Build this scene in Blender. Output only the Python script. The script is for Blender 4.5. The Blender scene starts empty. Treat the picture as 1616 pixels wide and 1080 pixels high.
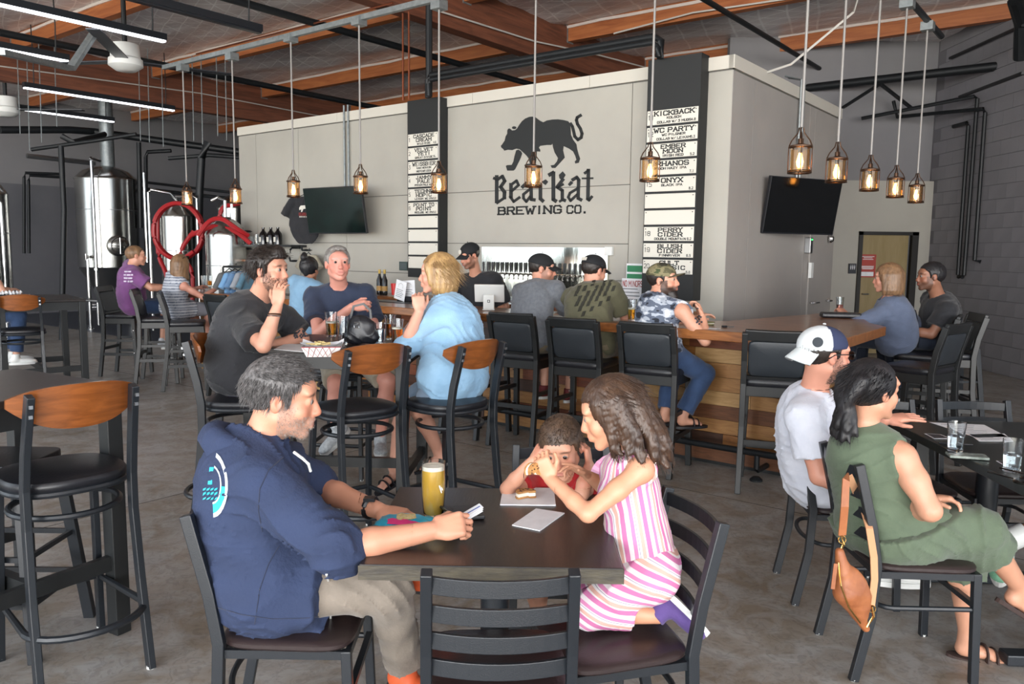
import bpy, bmesh, math, random
import numpy as np
from mathutils import Vector, Matrix, Euler
random.seed(7)
SC = bpy.context.scene
COL = SC.collection
PI = math.pi
R = math.radians

# ---------------------------------------------------------------- camera
F, PIT, ROLL, YAW, HC = 1255.4, .1134, .01174, .66037, 1.6
fw = np.array([0, math.cos(PIT), -math.sin(PIT)]); _r = np.array([1., 0, 0]); _u = np.cross(_r, fw)
rt = math.cos(ROLL)*_r + math.sin(ROLL)*_u
up = -math.sin(ROLL)*_r + math.cos(ROLL)*_u
CAM0 = np.array([0, 0, HC])
cam = bpy.data.cameras.new('camera'); cam.sensor_width = 36; cam.lens = F/1616*36; cam.clip_end = 200
camo = bpy.data.objects.new('camera', cam); COL.objects.link(camo)
camo.matrix_world = Matrix([[rt[i], up[i], -fw[i], CAM0[i]] for i in range(3)] + [[0, 0, 0, 1]])
SC.camera = camo
# ---------------------------------------------------------------- light
w = bpy.data.worlds.new('daylight'); SC.world = w; w.use_nodes = True
bgn = w.node_tree.nodes['Background']
bgn.inputs[0].default_value = (.80, .90, 1.0, 1); bgn.inputs[1].default_value = 2.2
SC.view_settings.view_transform = 'Standard'; SC.view_settings.look = 'None'
SC.view_settings.gamma = 1; SC.view_settings.use_curve_mapping = False
SC.view_settings.exposure = 0.52
def area(name, loc, target, sx, sy, power, col):
    l = bpy.data.lights.new(name, 'AREA'); l.shape = 'RECTANGLE'; l.size = sx; l.size_y = sy
    l.energy = power; l.color = col
    o = bpy.data.objects.new(name, l); COL.objects.link(o); o.location = loc
    o.rotation_euler = (Vector(target) - Vector(loc)).to_track_quat('-Z', 'Y').to_euler()
    return o
sun = bpy.data.lights.new('sun', 'SUN'); sun.energy = 18; sun.angle = R(.6); sun.color = (1, .95, .86)
suno = bpy.data.objects.new('sun', sun); COL.objects.link(suno)
suno.rotation_euler = Vector((-.25, -.55, -1)).to_track_quat('-Z', 'Y').to_euler()   # stands beyond the roof, lights only the yard outside the doors
# daylight through the open roll-up doors behind and to the left of the camera
area('door_daylight', (-4.5, -3.2, 2.4), (-.5, 4.5, .9), 5, 3.2, 70, (.93, .97, 1))
area('ceiling_fill', (-3, -11, .15), (-3.5, 4, 5.6), 26, 8, 6000, (1, .95, .9))   # added lamp that brightens the ceiling, standing in for yard bounce
area('side_door_daylight', (4.5, -3.0, 2.5), (.5, 6, 1.2), 4, 3, 20, (.93, .97, 1))

# ---------------------------------------------------------------- geometry of the view (layout helpers)
CY, SY = math.cos(YAW), math.sin(YAW)
def ray(x, y): return fw + (x-808)/F*rt - (y-540)/F*up
def at(x, y, z): d = ray(x, y); return CAM0 + d*((z-HC)/d[2])
def atY(x, y, Y): d = ray(x, y); return CAM0 + d*(Y/d[1])
def uv(P): return np.array([CY*P[0]-SY*P[1], SY*P[0]+CY*P[1], P[2]])
def xyz(u, v, z=0): return np.array([CY*u+SY*v, -SY*u+CY*v, z])
def onv(x, y, v): d = uv(ray(x, y)); return CAM0 + d*(v/d[1])      # building coords on plane v
def onu(x, y, u): d = uv(ray(x, y)); return CAM0 + d*(u/d[0])
BF = Matrix.Rotation(-YAW, 4, 'Z')                                  # building frame

# ---------------------------------------------------------------- materials
def srgb(c):
    if isinstance(c, str): c = [int(c[i:i+2], 16)/255 for i in (0, 2, 4)]
    return tuple((x/12.92 if x <= .04045 else ((x+.055)/1.055)**2.4) for x in c) + (1,)
MATS = {}
def mat(name, col, rough=.5, metal=0, col2=None, scale=6, detail=4, bump=0, bscale=None, stretch=(1, 1, 1), spec=None, wave=False, coat=0, sheen=0):
    if name in MATS: return MATS[name]
    m = bpy.data.materials.new(name); m.use_nodes = True; nt = m.node_tree; N = nt.nodes; L = nt.links
    b = N['Principled BSDF']; b.inputs['Roughness'].default_value = rough; b.inputs['Metallic'].default_value = metal
    b.inputs['Base Color'].default_value = srgb(col)
    if spec is not None: b.inputs['Specular IOR Level'].default_value = spec
    if coat: b.inputs['Coat Weight'].default_value = coat; b.inputs['Coat Roughness'].default_value = .15
    if sheen: b.inputs['Sheen Weight'].default_value = sheen
    if col2 is not None or bump:
        tc = N.new('ShaderNodeTexCoord'); mp = N.new('ShaderNodeMapping'); mp.inputs['Scale'].default_value = stretch
        L.new(tc.outputs['Object'], mp.inputs['Vector'])
        if col2 is not None:
            n = N.new('ShaderNodeTexNoise'); n.inputs['Scale'].default_value = scale; n.inputs['Detail'].default_value = detail
            n.inputs['Roughness'].default_value = .6
            if wave: n.inputs['Distortion'].default_value = 1.5
            L.new(mp.outputs['Vector'], n.inputs['Vector'])
            cr = N.new('ShaderNodeValToRGB'); cr.color_ramp.elements[0].position = .33; cr.color_ramp.elements[1].position = .67
            cr.color_ramp.elements[0].color = srgb(col); cr.color_ramp.elements[1].color = srgb(col2)
            L.new(n.outputs['Fac'], cr.inputs['Fac']); L.new(cr.outputs['Color'], b.inputs['Base Color'])
        if bump:
            n2 = N.new('ShaderNodeTexNoise'); n2.inputs['Scale'].default_value = bscale or scale*3; n2.inputs['Detail'].default_value = 5
            L.new(mp.outputs['Vector'], n2.inputs['Vector'])
            bp = N.new('ShaderNodeBump'); bp.inputs['Strength'].default_value = 1; bp.inputs['Distance'].default_value = bump
            L.new(n2.outputs['Fac'], bp.inputs['Height']); L.new(bp.outputs['Normal'], b.inputs['Normal'])
    MATS[name] = m; return m
def emit(name, col, s):
    if name in MATS: return MATS[name]
    m = bpy.data.materials.new(name); m.use_nodes = True; b = m.node_tree.nodes['Principled BSDF']
    b.inputs['Base Color'].default_value = srgb(col); b.inputs['Emission Color'].default_value = srgb(col); b.inputs['Emission Strength'].default_value = s
    MATS[name] = m; return m
def glass(name, col='ffffff', rough=.02, ior=1.45, thin=True):
    if name in MATS: return MATS[name]
    m = bpy.data.materials.new(name); m.use_nodes = True; nt = m.node_tree; b = nt.nodes['Principled BSDF']
    b.inputs['Base Color'].default_value = srgb(col); b.inputs['Roughness'].default_value = rough
    b.inputs['Transmission Weight'].default_value = 1; b.inputs['IOR'].default_value = ior
    MATS[name] = m; return m

M_black = mat('black_powder_coat', '1c2025', .36, bump=.0004, bscale=300)
M_blackwood = mat('black_painted_wood', '17191a', .42, col2='1e2021', scale=12, stretch=(1, 1, .2))
M_vinyl = mat('black_vinyl', '191a1f', .36, bump=.0006, bscale=90)
M_vinylpad = mat('charcoal_vinyl', '272c31', .45, bump=.0006, bscale=90)
M_brownvinyl = mat('dark_brown_vinyl', '2e2424', .34, bump=.0006, bscale=90)
M_white = mat('white_plastic', 'd8dad8', .4)
M_stoolwood = mat('varnished_walnut_veneer', '8a4f24', .3, col2='6a3a18', scale=5, stretch=(1, 1, 7), wave=True, coat=.4)
M_table = mat('dark_stained_tabletop', '2b2320', .30, col2='1d1918', scale=5, stretch=(8, 1, 1), bump=.0006, bscale=16, spec=.5)
M_tedge = mat('worn_table_edge', '4a4436', .5, col2='2f2b26', scale=9, stretch=(1.5, 1, 5), bump=.001)
M_counter = mat('oiled_wood_counter', '9a6236', .28, col2='6e4122', scale=3, stretch=(1, 6, 6), wave=True, coat=.3)
M_steel = mat('brushed_stainless_steel', 'b4b4b0', .22, 1, bump=.0006, bscale=12, stretch=(6, 6, .3))
M_steeldull = mat('dull_stainless_steel', '9c9ea0', .38, 1)
M_chrome = mat('chrome', 'd0d0d0', .12, 1)
M_pipe = mat('black_iron_pipe', '1a1d20', .5, .3)
M_galv = mat('galvanised_metal', '8f9596', .42, .6, col2='7b8183', scale=20)
M_insul = mat('quilted_ceiling_insulation', 'e2dad9', .30, col2='c0b8b9', scale=1.2, bump=.02, bscale=3.2, spec=.9, stretch=(.6, 1.3, 1))
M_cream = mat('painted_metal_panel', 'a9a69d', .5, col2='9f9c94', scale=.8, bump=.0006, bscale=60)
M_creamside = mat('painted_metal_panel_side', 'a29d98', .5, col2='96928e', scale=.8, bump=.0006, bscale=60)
M_greywall = mat('grey_painted_wall', '7f7e80', .7, col2='77767a', scale=.7, bump=.001, bscale=20)
M_block = mat('grey_painted_block', '858388', .75, col2='7b797e', scale=1.1, bump=.0015, bscale=40)
M_signblack = mat('black_sign_board', '17191a', .6)
M_plate = mat('white_menu_plate', 'cfccc2', .5)
M_ink = mat('black_ink', '16191a', .6)
M_paper = mat('white_paper', 'e2e4e8', .7, col2='d8dade', scale=20)
M_red = mat('red_hose', '9c1a20', .4)
M_beam = [mat('glulam_%s' % k, a, .6, col2=b, scale=2.2, stretch=(.35, 5, 5), wave=True, bump=.002, bscale=30)
          for k, a, b in (('orange', 'a9673a', '8a4c28'), ('brown', '7a4a33', '5d3524'))]
M_beamv = mat('glulam_brown_long', '7c4b35', .6, col2='573224', scale=2.2, stretch=(5, .35, 5), wave=True, bump=.002, bscale=30)

# ---------------------------------------------------------------- mesh helpers
class MB:
    def __init__(s): s.v = []; s.f = []
    def add(s, vs, fs):
        n = len(s.v); s.v += [tuple(map(float, p)) for p in vs]; s.f += [tuple(i+n for i in f) for f in fs]; return s
    def box(s, c, d, rz=0, M=None):
        vs = []
        for z in (-1, 1):
            for x, y in ((-1, -1), (1, -1), (1, 1), (-1, 1)):
                p = Vector((x*d[0]/2, y*d[1]/2, z*d[2]/2))
                if M is not None: p = M @ p
                if rz: p = Matrix.Rotation(rz, 3, 'Z') @ p
                vs.append((p[0]+c[0], p[1]+c[1], p[2]+c[2]))
        return s.add(vs, [(3, 2, 1, 0), (4, 5, 6, 7), (0, 1, 5, 4), (1, 2, 6, 5), (2, 3, 7, 6), (3, 0, 4, 7)])
    def b2(s, a, b): return s.box([(a[i]+b[i])/2 for i in range(3)], [abs(b[i]-a[i]) for i in range(3)])
    def sweep(s, path, prof, closed=False, upv=(0, 0, 1), scales=None):
        """sweep a 2-D profile (list of (a,b)) along path; a = sideways, b = upward"""
        P = [Vector(p) for p in path]; n = len(P); k = len(prof); vs = []; U = Vector(upv)
        for i in range(n):
            if closed: t = P[(i+1) % n]-P[i-1]
            else: t = P[min(i+1, n-1)]-P[max(i-1, 0)]
            t.normalize(); uu = U
            if abs(t.dot(uu)) > .97: uu = Vector((0, 1, 0)) if abs(t.y) < .9 else Vector((1, 0, 0))
            sd = t.cross(uu).normalized(); u2 = sd.cross(t).normalized(); sc = scales[i] if scales else 1
            for a, b in prof: vs.append(tuple(P[i]+sd*a*sc+u2*b*sc))
        fs = []
        for i in range(n if closed else n-1):
            j = (i+1) % n
            for q in range(k): fs.append((i*k+q, i*k+(q+1) % k, j*k+(q+1) % k, j*k+q))
        if not closed: fs += [tuple(range(k))[::-1], tuple((n-1)*k+q for q in range(k))]
        return s.add(vs, fs)
    def tube(s, path, r, n=8, closed=False, scales=None):
        return s.sweep(path, [(r*math.cos(2*PI*i/n), r*math.sin(2*PI*i/n)) for i in range(n)], closed, scales=scales)
    def bar(s, path, w, h=None, closed=False, upv=(0, 0, 1)):
        h = h or w; return s.sweep(path, [(-w/2, -h/2), (w/2, -h/2), (w/2, h/2), (-w/2, h/2)], closed, upv)
    def lathe(s, prof, n=24, c=(0, 0, 0), cap=True):
        vs = []; k = len(prof)
        for r, z in prof:
            for i in range(n): a = 2*PI*i/n; vs.append((c[0]+r*math.cos(a), c[1]+r*math.sin(a), c[2]+z))
        fs = [(j*n+i, j*n+(i+1) % n, (j+1)*n+(i+1) % n, (j+1)*n+i) for j in range(k-1) for i in range(n)]
        if cap: fs += [tuple(range(n))[::-1], tuple((k-1)*n+i for i in range(n))]
        return s.add(vs, fs)
    def prism(s, pts, d0, d1, plane='xy'):
        """polygon extruded; plane xy: z d0..d1; xz: y d0..d1; yz: x d0..d1"""
        def q(a, b, d): return {'xy': (a, b, d), 'xz': (a, d, b), 'yz': (d, a, b)}[plane]
        n = len(pts); vs = [q(a, b, d0) for a, b in pts]+[q(a, b, d1) for a, b in pts]
        return s.add(vs, [tuple(range(n))[::-1], tuple(range(n, 2*n))]+[(i, (i+1) % n, n+(i+1) % n, n+i) for i in range(n)])
    def grid(s, nu, nv, fn):
        vs = [fn(i/nu, j/nv) for j in range(nv+1) for i in range(nu+1)]
        return s.add(vs, [(j*(nu+1)+i, j*(nu+1)+i+1, (j+1)*(nu+1)+i+1, (j+1)*(nu+1)+i) for j in range(nv) for i in range(nu)])
    def mesh(s, name, m):
        me = bpy.data.meshes.new(name); me.from_pydata(s.v, [], s.f); me.update()
        bm = bmesh.new(); bm.from_mesh(me); bmesh.ops.recalc_face_normals(bm, faces=bm.faces); bm.to_mesh(me); bm.free()
        if m: me.materials.append(m)
        return me
def obj(name, mb, m, parent=None, M=None, smooth=False, bev=0, label=None, kind=None):
    me = mb.mesh(name, m) if isinstance(mb, MB) else mb
    o = bpy.data.objects.new(name, me); COL.objects.link(o)
    if parent: o.parent = parent
    if M is not None: o.matrix_basis = M
    if smooth:
        me.polygons.foreach_set('use_smooth', [True]*len(me.polygons))
        if smooth != 'all': me.set_sharp_from_angle(angle=R(40))
    if bev:
        b = o.modifiers.new('b', 'BEVEL'); b.width = bev; b.segments = 2; b.limit_method = 'ANGLE'; b.angle_limit = R(40)
    if label: o['label'] = label
    if kind: o['kind'] = kind
    return o
def tag(o, label, cat, group=None):
    o['label'] = label; o['category'] = cat
    if group: o['group'] = group
    return o
def thing(name, label, cat, loc=(0, 0, 0), rz=0, group=None, M=None):
    o = bpy.data.objects.new(name, None); o.empty_display_size = .1; COL.objects.link(o)
    if M is not None: o.matrix_world = M
    else: o.location = loc; o.rotation_euler = (0, 0, rz)
    return tag(o, label, cat, group)
def dup(root, loc, rz, label, group=None, M=None):
    r = root.copy(); COL.objects.link(r); r.location = loc; r.rotation_euler = (0, 0, rz); r['label'] = label
    if M is not None: r.matrix_world = M
    if group: r['group'] = group
    elif 'group' in r: del r['group']
    def rec(a, b):
        for ch in list(a.children):
            c = ch.copy(); COL.objects.link(c); c.parent = b; rec(ch, c)
    rec(root, r); return r
def struct(name, mb, m, M=BF, **k): return obj(name, mb, m, None, M, kind='structure', **k)
def T(x, y, z=0, rz=0): return Matrix.Translation((x, y, z)) @ Matrix.Rotation(rz, 4, 'Z')

# ---------------------------------------------------------------- lettering: slab stroke font on a 4 x 6 grid
G = {'A': [[(0, 0), (2, 6), (4, 0)], [(.8, 2.2), (3.2, 2.2)]], 'B': [[(0, 0), (0, 6), (3, 6), (3.8, 5.2), (3.8, 3.9), (3, 3.2), (0, 3.2)], [(3, 3.2), (4, 2.4), (4, .8), (3.2, 0), (0, 0)]],
 'C': [[(4, 4.6), (4, 5.4), (3.2, 6), (.8, 6), (0, 5), (0, 1), (.8, 0), (3.2, 0), (4, .8), (4, 1.4)]], 'D': [[(0, 0), (0, 6), (2.8, 6), (4, 4.8), (4, 1.2), (2.8, 0), (0, 0)]],
 'E': [[(4, 6), (0, 6), (0, 0), (4, 0)], [(0, 3.1), (3, 3.1)]], 'F': [[(4, 6), (0, 6), (0, 0)], [(0, 3.1), (3, 3.1)]],
 'G': [[(4, 4.8), (3.2, 6), (.8, 6), (0, 5), (0, 1), (.8, 0), (3.2, 0), (4, 1), (4, 2.8), (2.2, 2.8)]], 'H': [[(0, 0), (0, 6)], [(4, 0), (4, 6)], [(0, 3), (4, 3)]],
 'I': [[(2, 0), (2, 6)]], 'J': [[(3, 6), (3, 1), (2.2, 0), (.8, 0), (0, 1), (0, 2)]], 'K': [[(0, 0), (0, 6)], [(4, 6), (0, 2.6)], [(1.4, 3.6), (4, 0)]],
 'L': [[(0, 6), (0, 0), (4, 0), (4, 1)]], 'M': [[(0, 0), (0, 6), (2, 2.4), (4, 6), (4, 0)]], 'N': [[(0, 0), (0, 6), (4, 0), (4, 6)]],
 'O': [[(.8, 0), (0, 1), (0, 5), (.8, 6), (3.2, 6), (4, 5), (4, 1), (3.2, 0), (.8, 0)]], 'P': [[(0, 0), (0, 6), (3.2, 6), (4, 5.2), (4, 3.6), (3.2, 2.8), (0, 2.8)]],
 'R': [[(0, 0), (0, 6), (3.2, 6), (4, 5.2), (4, 3.8), (3.2, 3), (0, 3)], [(2.2, 3), (4, 0)]], 'S': [[(4, 5), (3.2, 6), (.8, 6), (0, 5.2), (0, 3.9), (.8, 3.2), (3.2, 2.9), (4, 2.2), (4, .8), (3.2, 0), (.8, 0), (0, 1)]],
 'T': [[(2, 0), (2, 6)], [(0, 5.2), (0, 6), (4, 6), (4, 5.2)]], 'U': [[(0, 6), (0, 1), (.8, 0), (3.2, 0), (4, 1), (4, 6)]], 'V': [[(0, 6), (2, 0), (4, 6)]],
 'W': [[(0, 6), (1, 0), (2, 4), (3, 0), (4, 6)]], 'X': [[(0, 0), (4, 6)], [(0, 6), (4, 0)]], 'Y': [[(0, 6), (2, 3), (4, 6)], [(2, 3), (2, 0)]], 'Z': [[(0, 6), (4, 6), (0, 0), (4, 0)]],
 '0': [[(.8, 0), (0, 1), (0, 5), (.8, 6), (3.2, 6), (4, 5), (4, 1), (3.2, 0), (.8, 0)]], '1': [[(1, 5), (2, 6), (2, 0)]], '2': [[(0, 5), (.8, 6), (3.2, 6), (4, 5), (4, 3.6), (0, 0), (4, 0)]],
 '3': [[(0, 6), (4, 6), (2, 3.4), (4, 2.4), (4, .8), (3.2, 0), (.8, 0), (0, 1)]], '4': [[(3, 0), (3, 6), (0, 2), (4, 2)]], '5': [[(4, 6), (0, 6), (0, 3.4), (3.2, 3.4), (4, 2.6), (4, .8), (3.2, 0), (0, 0)]],
 '6': [[(4, 5.4), (3.2, 6), (.8, 6), (0, 5), (0, .8), (.8, 0), (3.2, 0), (4, .8), (4, 2.6), (3.2, 3.4), (0, 3.4)]], '7': [[(0, 6), (4, 6), (1.6, 0)]],
 '8': [[(1, 3.2), (0, 4), (0, 5.2), (.8, 6), (3.2, 6), (4, 5.2), (4, 4), (3, 3.2), (1, 3.2), (0, 2.4), (0, .8), (.8, 0), (3.2, 0), (4, .8), (4, 2.4), (3, 3.2)]],
 '9': [[(0, .6), (3.2, 0), (4, 1), (4, 5.2), (3.2, 6), (.8, 6), (0, 5.2), (0, 3.4), (.8, 2.6), (4, 2.6)]], '.': [[(1.6, 0), (2.2, 0), (2.2, .6), (1.6, .6), (1.6, 0)]], '/': [[(0, 0), (4, 6)]], '-': [[(.5, 3), (3.5, 3)]], '&': [[(4, 0), (.8, 4.6), (1.6, 6), (2.8, 5), (0, 1.6), (1.4, 0), (4, 2.4)]]}
def stroke2d(a, b, t, ext=0):
    dx, dy = b[0]-a[0], b[1]-a[1]; L = math.hypot(dx, dy) or 1; dx /= L; dy /= L; e = t/2*ext
    a = (a[0]-dx*e, a[1]-dy*e); b = (b[0]+dx*e, b[1]+dy*e); nx, ny = -dy*t/2, dx*t/2
    return [(a[0]-nx, a[1]-ny), (b[0]-nx, b[1]-ny), (b[0]+nx, b[1]+ny), (a[0]+nx, a[1]+ny)]
def lettering(text, h, wd, t, gap=.42, serif=True):
    """list of quads of a text line; origin at the left end of its baseline; h cap height, wd letter width, t stroke"""
    q = []; x = 0
    for ch in text:
        if ch == ' ': x += wd*.75; continue
        if ch in '.I1' : cw = wd*.62
        else: cw = wd*(1.25 if ch in 'MW' else 1)
        f = lambda p: (x+p[0]/4*cw, p[1]/6*h)
        for pl in G.get(ch, []):
            for a, b in zip(pl[:-1], pl[1:]): q.append(stroke2d(f(a), f(b), t, 1))
            if serif and ch not in 'OQCGSZ.-/023568L9E':
                for e in (pl[0], pl[-1]):
                    if e[1] in (0, 6) and not (ch == 'T' and e[1] > 3) and not (ch in 'BDP' and e[0] > .1):
                        c = f(e); s = cw*.3; yy = c[1]+(0 if e[1] == 0 else 0)
                        q.append(stroke2d((c[0]-s*.8, yy), (c[0]+s*.8, yy), t))
        x += cw+wd*gap
    return q, x-wd*gap
def put_text(mb, text, cx, cy, h, width, t, fn, align='c', serif=True):
    """add a text line fitted to width, mapped by fn(a, b, layer)"""
    q, L = lettering(text, h, 1*h*.8, t, serif=serif); k = width/L
    x0 = cx-(width/2 if align == 'c' else (width if align == 'r' else 0))
    for poly in q:
        P = [(x0+a*k, cy+b) for a, b in poly]
        mb.add([fn(a, b, 0) for a, b in P]+[fn(a, b, 1) for a, b in P], [(0, 1, 2, 3), (4, 5, 6, 7), (0, 1, 5, 4), (1, 2, 6, 5), (2, 3, 7, 6), (3, 0, 4, 7)])
# ================================================================ THE SETTING
def floor_mat():
    m = bpy.data.materials.new('stained_concrete'); m.use_nodes = True; nt = m.node_tree; N = nt.nodes; L = nt.links
    b = N['Principled BSDF']; tc = N.new('ShaderNodeTexCoord')
    def noise(s, d, dist=0, st=(1, 1, 1)):
        mp = N.new('ShaderNodeMapping'); mp.inputs['Scale'].default_value = st; L.new(tc.outputs['Object'], mp.inputs['Vector'])
        n = N.new('ShaderNodeTexNoise'); n.inputs['Scale'].default_value = s; n.inputs['Detail'].default_value = d; n.inputs['Roughness'].default_value = .62
        n.inputs['Distortion'].default_value = dist; L.new(mp.outputs['Vector'], n.inputs['Vector']); return n
    n1 = noise(1.1, 7, .8); cr = N.new('ShaderNodeValToRGB'); e = cr.color_ramp.elements
    e[0].position = .36; e[0].color = srgb('6f675d'); e[1].position = .66; e[1].color = srgb('a5a29d')
    L.new(n1.outputs['Fac'], cr.inputs['Fac'])
    n2 = noise(5, 8, 1.2); cr2 = N.new('ShaderNodeValToRGB'); e = cr2.color_ramp.elements
    e[0].position = .38; e[0].color = srgb('7d6f5e'); e[1].position = .62; e[1].color = srgb('a2a3a4')
    L.new(n2.outputs['Fac'], cr2.inputs['Fac'])
    mx = N.new('ShaderNodeMix'); mx.data_type = 'RGBA'; mx.inputs[0].default_value = .5
    L.new(cr.outputs[0], mx.inputs[6]); L.new(cr2.outputs[0], mx.inputs[7])
    n4 = noise(14, 6, 2.5); cr4 = N.new('ShaderNodeValToRGB'); e = cr4.color_ramp.elements
    e[0].position = .40; e[0].color = (.55, .55, .55, 1); e[1].position = .5; e[1].color = (1, 1, 1, 1)
    L.new(n4.outputs['Fac'], cr4.inputs['Fac'])
    m2 = N.new('ShaderNodeMix'); m2.data_type = 'RGBA'; m2.blend_type = 'MULTIPLY'; m2.inputs[0].default_value = .45
    L.new(mx.outputs[2], m2.inputs[6]); L.new(cr4.outputs[0], m2.inputs[7]); L.new(m2.outputs[2], b.inputs['Base Color'])
    n3 = noise(3, 5); mr = N.new('ShaderNodeMapRange'); mr.inputs[3].default_value = .30; mr.inputs[4].default_value = .55
    L.new(n3.outputs['Fac'], mr.inputs[0]); L.new(mr.outputs[0], b.inputs['Roughness'])
    bp = N.new('ShaderNodeBump'); bp.inputs['Distance'].default_value = .001; L.new(n2.outputs['Fac'], bp.inputs['Height']); L.new(bp.outputs[0], b.inputs['Normal'])
    return m
I4 = Matrix.Identity(4)
# floor as sawn concrete slabs on one base
fm = floor_mat()
fl = struct('floor', MB().b2((-21, -8, -.3), (12, 22, 0)), fm)
_ = mat('saw_cut', '3a3733', .8)
sc_ = MB()
for u in (-19.2, -14.4, -9.6, -4.8, 0, 4.8): sc_.b2((u-.003, -6, -.001), (u+.003, 20, .0008))
for v in (-4.1, .4, 4.9, 9.4, 13.9): sc_.b2((-20.5, v-.003, -.001), (9, v+.003, .0009))
obj('saw_cut_joint', sc_, MATS['saw_cut'], fl)
obj('bounce_ground', MB().b2((-30, -40, -.3), (30, -5, -.005)), mat('pale_bounce_ground', 'c9c4b8', .8), fl)  # unseen ground added to bounce sunlight up to the ceiling
obj('brewhouse_floor_coating', MB().b2((-20.5, 6.9, 0), (-11.4, 20, .004)), mat('blue_grey_floor_coating', '3c424e', .35), fl)

# ceiling: quilted insulation sagging between the purlins
PV = [-3.9, -1.5, .9, 3.3, 5.7, 8.1, 10.5, 12.95, 15.3, 17.7, 20.1]
def ceil_bay(a, b):
    rnd = random.Random(int(a*10))
    ph = [rnd.uniform(0, 6) for _ in range(6)]
    def fn(s, t):
        u = -20.5+s*30; v = a+t*(b-a)
        sag = .09*math.sin(PI*t)**.7
        wr = .016*math.sin(u*2.6+ph[0]+2*math.sin(v*2+ph[1]))+.012*math.sin(u*1.1+v*5+ph[2])+.010*math.sin(v*11+u*.7+ph[3]+1.5*math.sin(u*1.7))
        return (u, v, 5.06-sag-wr*math.sin(PI*t)**.4)
    return MB().grid(200, 14, fn)
def insul_mat():
    m = M_insul; nt = m.node_tree; N = nt.nodes; L = nt.links; b = N['Principled BSDF']
    tc = N.new('ShaderNodeTexCoord')
    outs = []
    for rz_, sc_w, ds in ((.35, 1.5, 3.0), (-.55, 1.1, 4.0), (1.25, .8, 5.0)):
        mp = N.new('ShaderNodeMapping'); mp.inputs['Rotation'].default_value = (0, 0, rz_); mp.inputs['Location'].default_value = (rz_*3, 1.7, 0); L.new(tc.outputs['Object'], mp.inputs[0])
        wv = N.new('ShaderNodeTexWave'); wv.wave_type = 'BANDS'; wv.bands_direction = 'Y'; wv.inputs['Scale'].default_value = sc_w; wv.inputs['Distortion'].default_value = ds; wv.inputs['Detail'].default_value = 2; wv.inputs['Detail Scale'].default_value = .4
        L.new(mp.outputs[0], wv.inputs[0]); cw = N.new('ShaderNodeValToRGB'); e = cw.color_ramp.elements; e[0].position = .972; e[0].color = (0, 0, 0, 1); e[1].position = .996; e[1].color = (1, 1, 1, 1); L.new(wv.outputs['Color'], cw.inputs[0]); outs.append(cw.outputs[0])
    m1 = N.new('ShaderNodeMath'); m1.operation = 'MAXIMUM'; L.new(outs[0], m1.inputs[0]); L.new(outs[1], m1.inputs[1]); m2_ = N.new('ShaderNodeMath'); m2_.operation = 'MAXIMUM'; L.new(m1.outputs[0], m2_.inputs[0]); L.new(outs[2], m2_.inputs[1])
    m3 = N.new('ShaderNodeMath'); m3.operation = 'MULTIPLY'; m3.inputs[1].default_value = 1.0; L.new(m2_.outputs[0], m3.inputs[0]); cr = m3
    mx = N.new('ShaderNodeMix'); mx.data_type = 'RGBA'; mx.inputs[7].default_value = srgb('f2efee')
    old = b.inputs['Base Color'].links[0].from_socket; L.new(cr.outputs[0], mx.inputs[0]); L.new(old, mx.inputs[6]); L.new(mx.outputs[2], b.inputs['Base Color'])
insul_mat()
ce = struct('ceiling', MB().b2((-21, -4, 5.14), (9.6, 20.6, 5.2)), M_insul)
for a, b in zip(PV[:-1], PV[1:]): obj('insulation_blanket', ceil_bay(a, b), M_insul, ce, smooth='all')
# purlins run across, girders run away
GU = [(-22.7, .17, 4.3), (-15.02, .17, 4.3), (-7.2, .2, 4.42), (.6, .2, 4.42)]
for v in PV:
    segs = [(-20.5, -15.11), (-14.93, -7.3), (-7.1, .5), (.7, 9.5)]
    for a, b in segs:
        o = obj('purlin', MB().b2((a, v-.065, 4.80), (b, v+.065, 5.06)), M_beam[0], ce)
        # folded insulation lip along the purlin's top edge
    mb = MB(); rr = random.Random(int(v*7)); path = [(-20.5+i*.5, v-.075, 5.015+rr.uniform(-.012, .012)) for i in range(61)]
    mb.bar(path, .02, .04); obj('insulation_lip', mb, mat('white_vinyl_facing', 'c9c0bb', .5), ce)
    hb = MB()
    for u in (-14.93, -7.1): hb.b2((u, v-.08, 4.78), (u+.012, v+.08, 5.0))
    obj('joist_hanger', hb, M_galv, ce)
for u, wd, zb in GU[1:]:
    struct('trim_1', MB().b2((u-wd/2, -4, zb), (u+wd/2, 20.5, 5.02)), M_beamv, bev=.006).name = 'girder'
# walls
struct('wall_left', MB().b2((-20.7, -6, 0), (-20.5, 20.6, 3.02)), mat('dark_grey_wall', '66666b', .7, col2='5c5d62', scale=.8))
struct('wall_left_upper', MB().b2((-20.7, -6, 3.02), (-20.5, 20.6, 5.2)), M_greywall)
struct('wall_back', MB().b2((-20.7, 20.6, 0), (4, 20.8, 5.2)), M_greywall)
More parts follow.
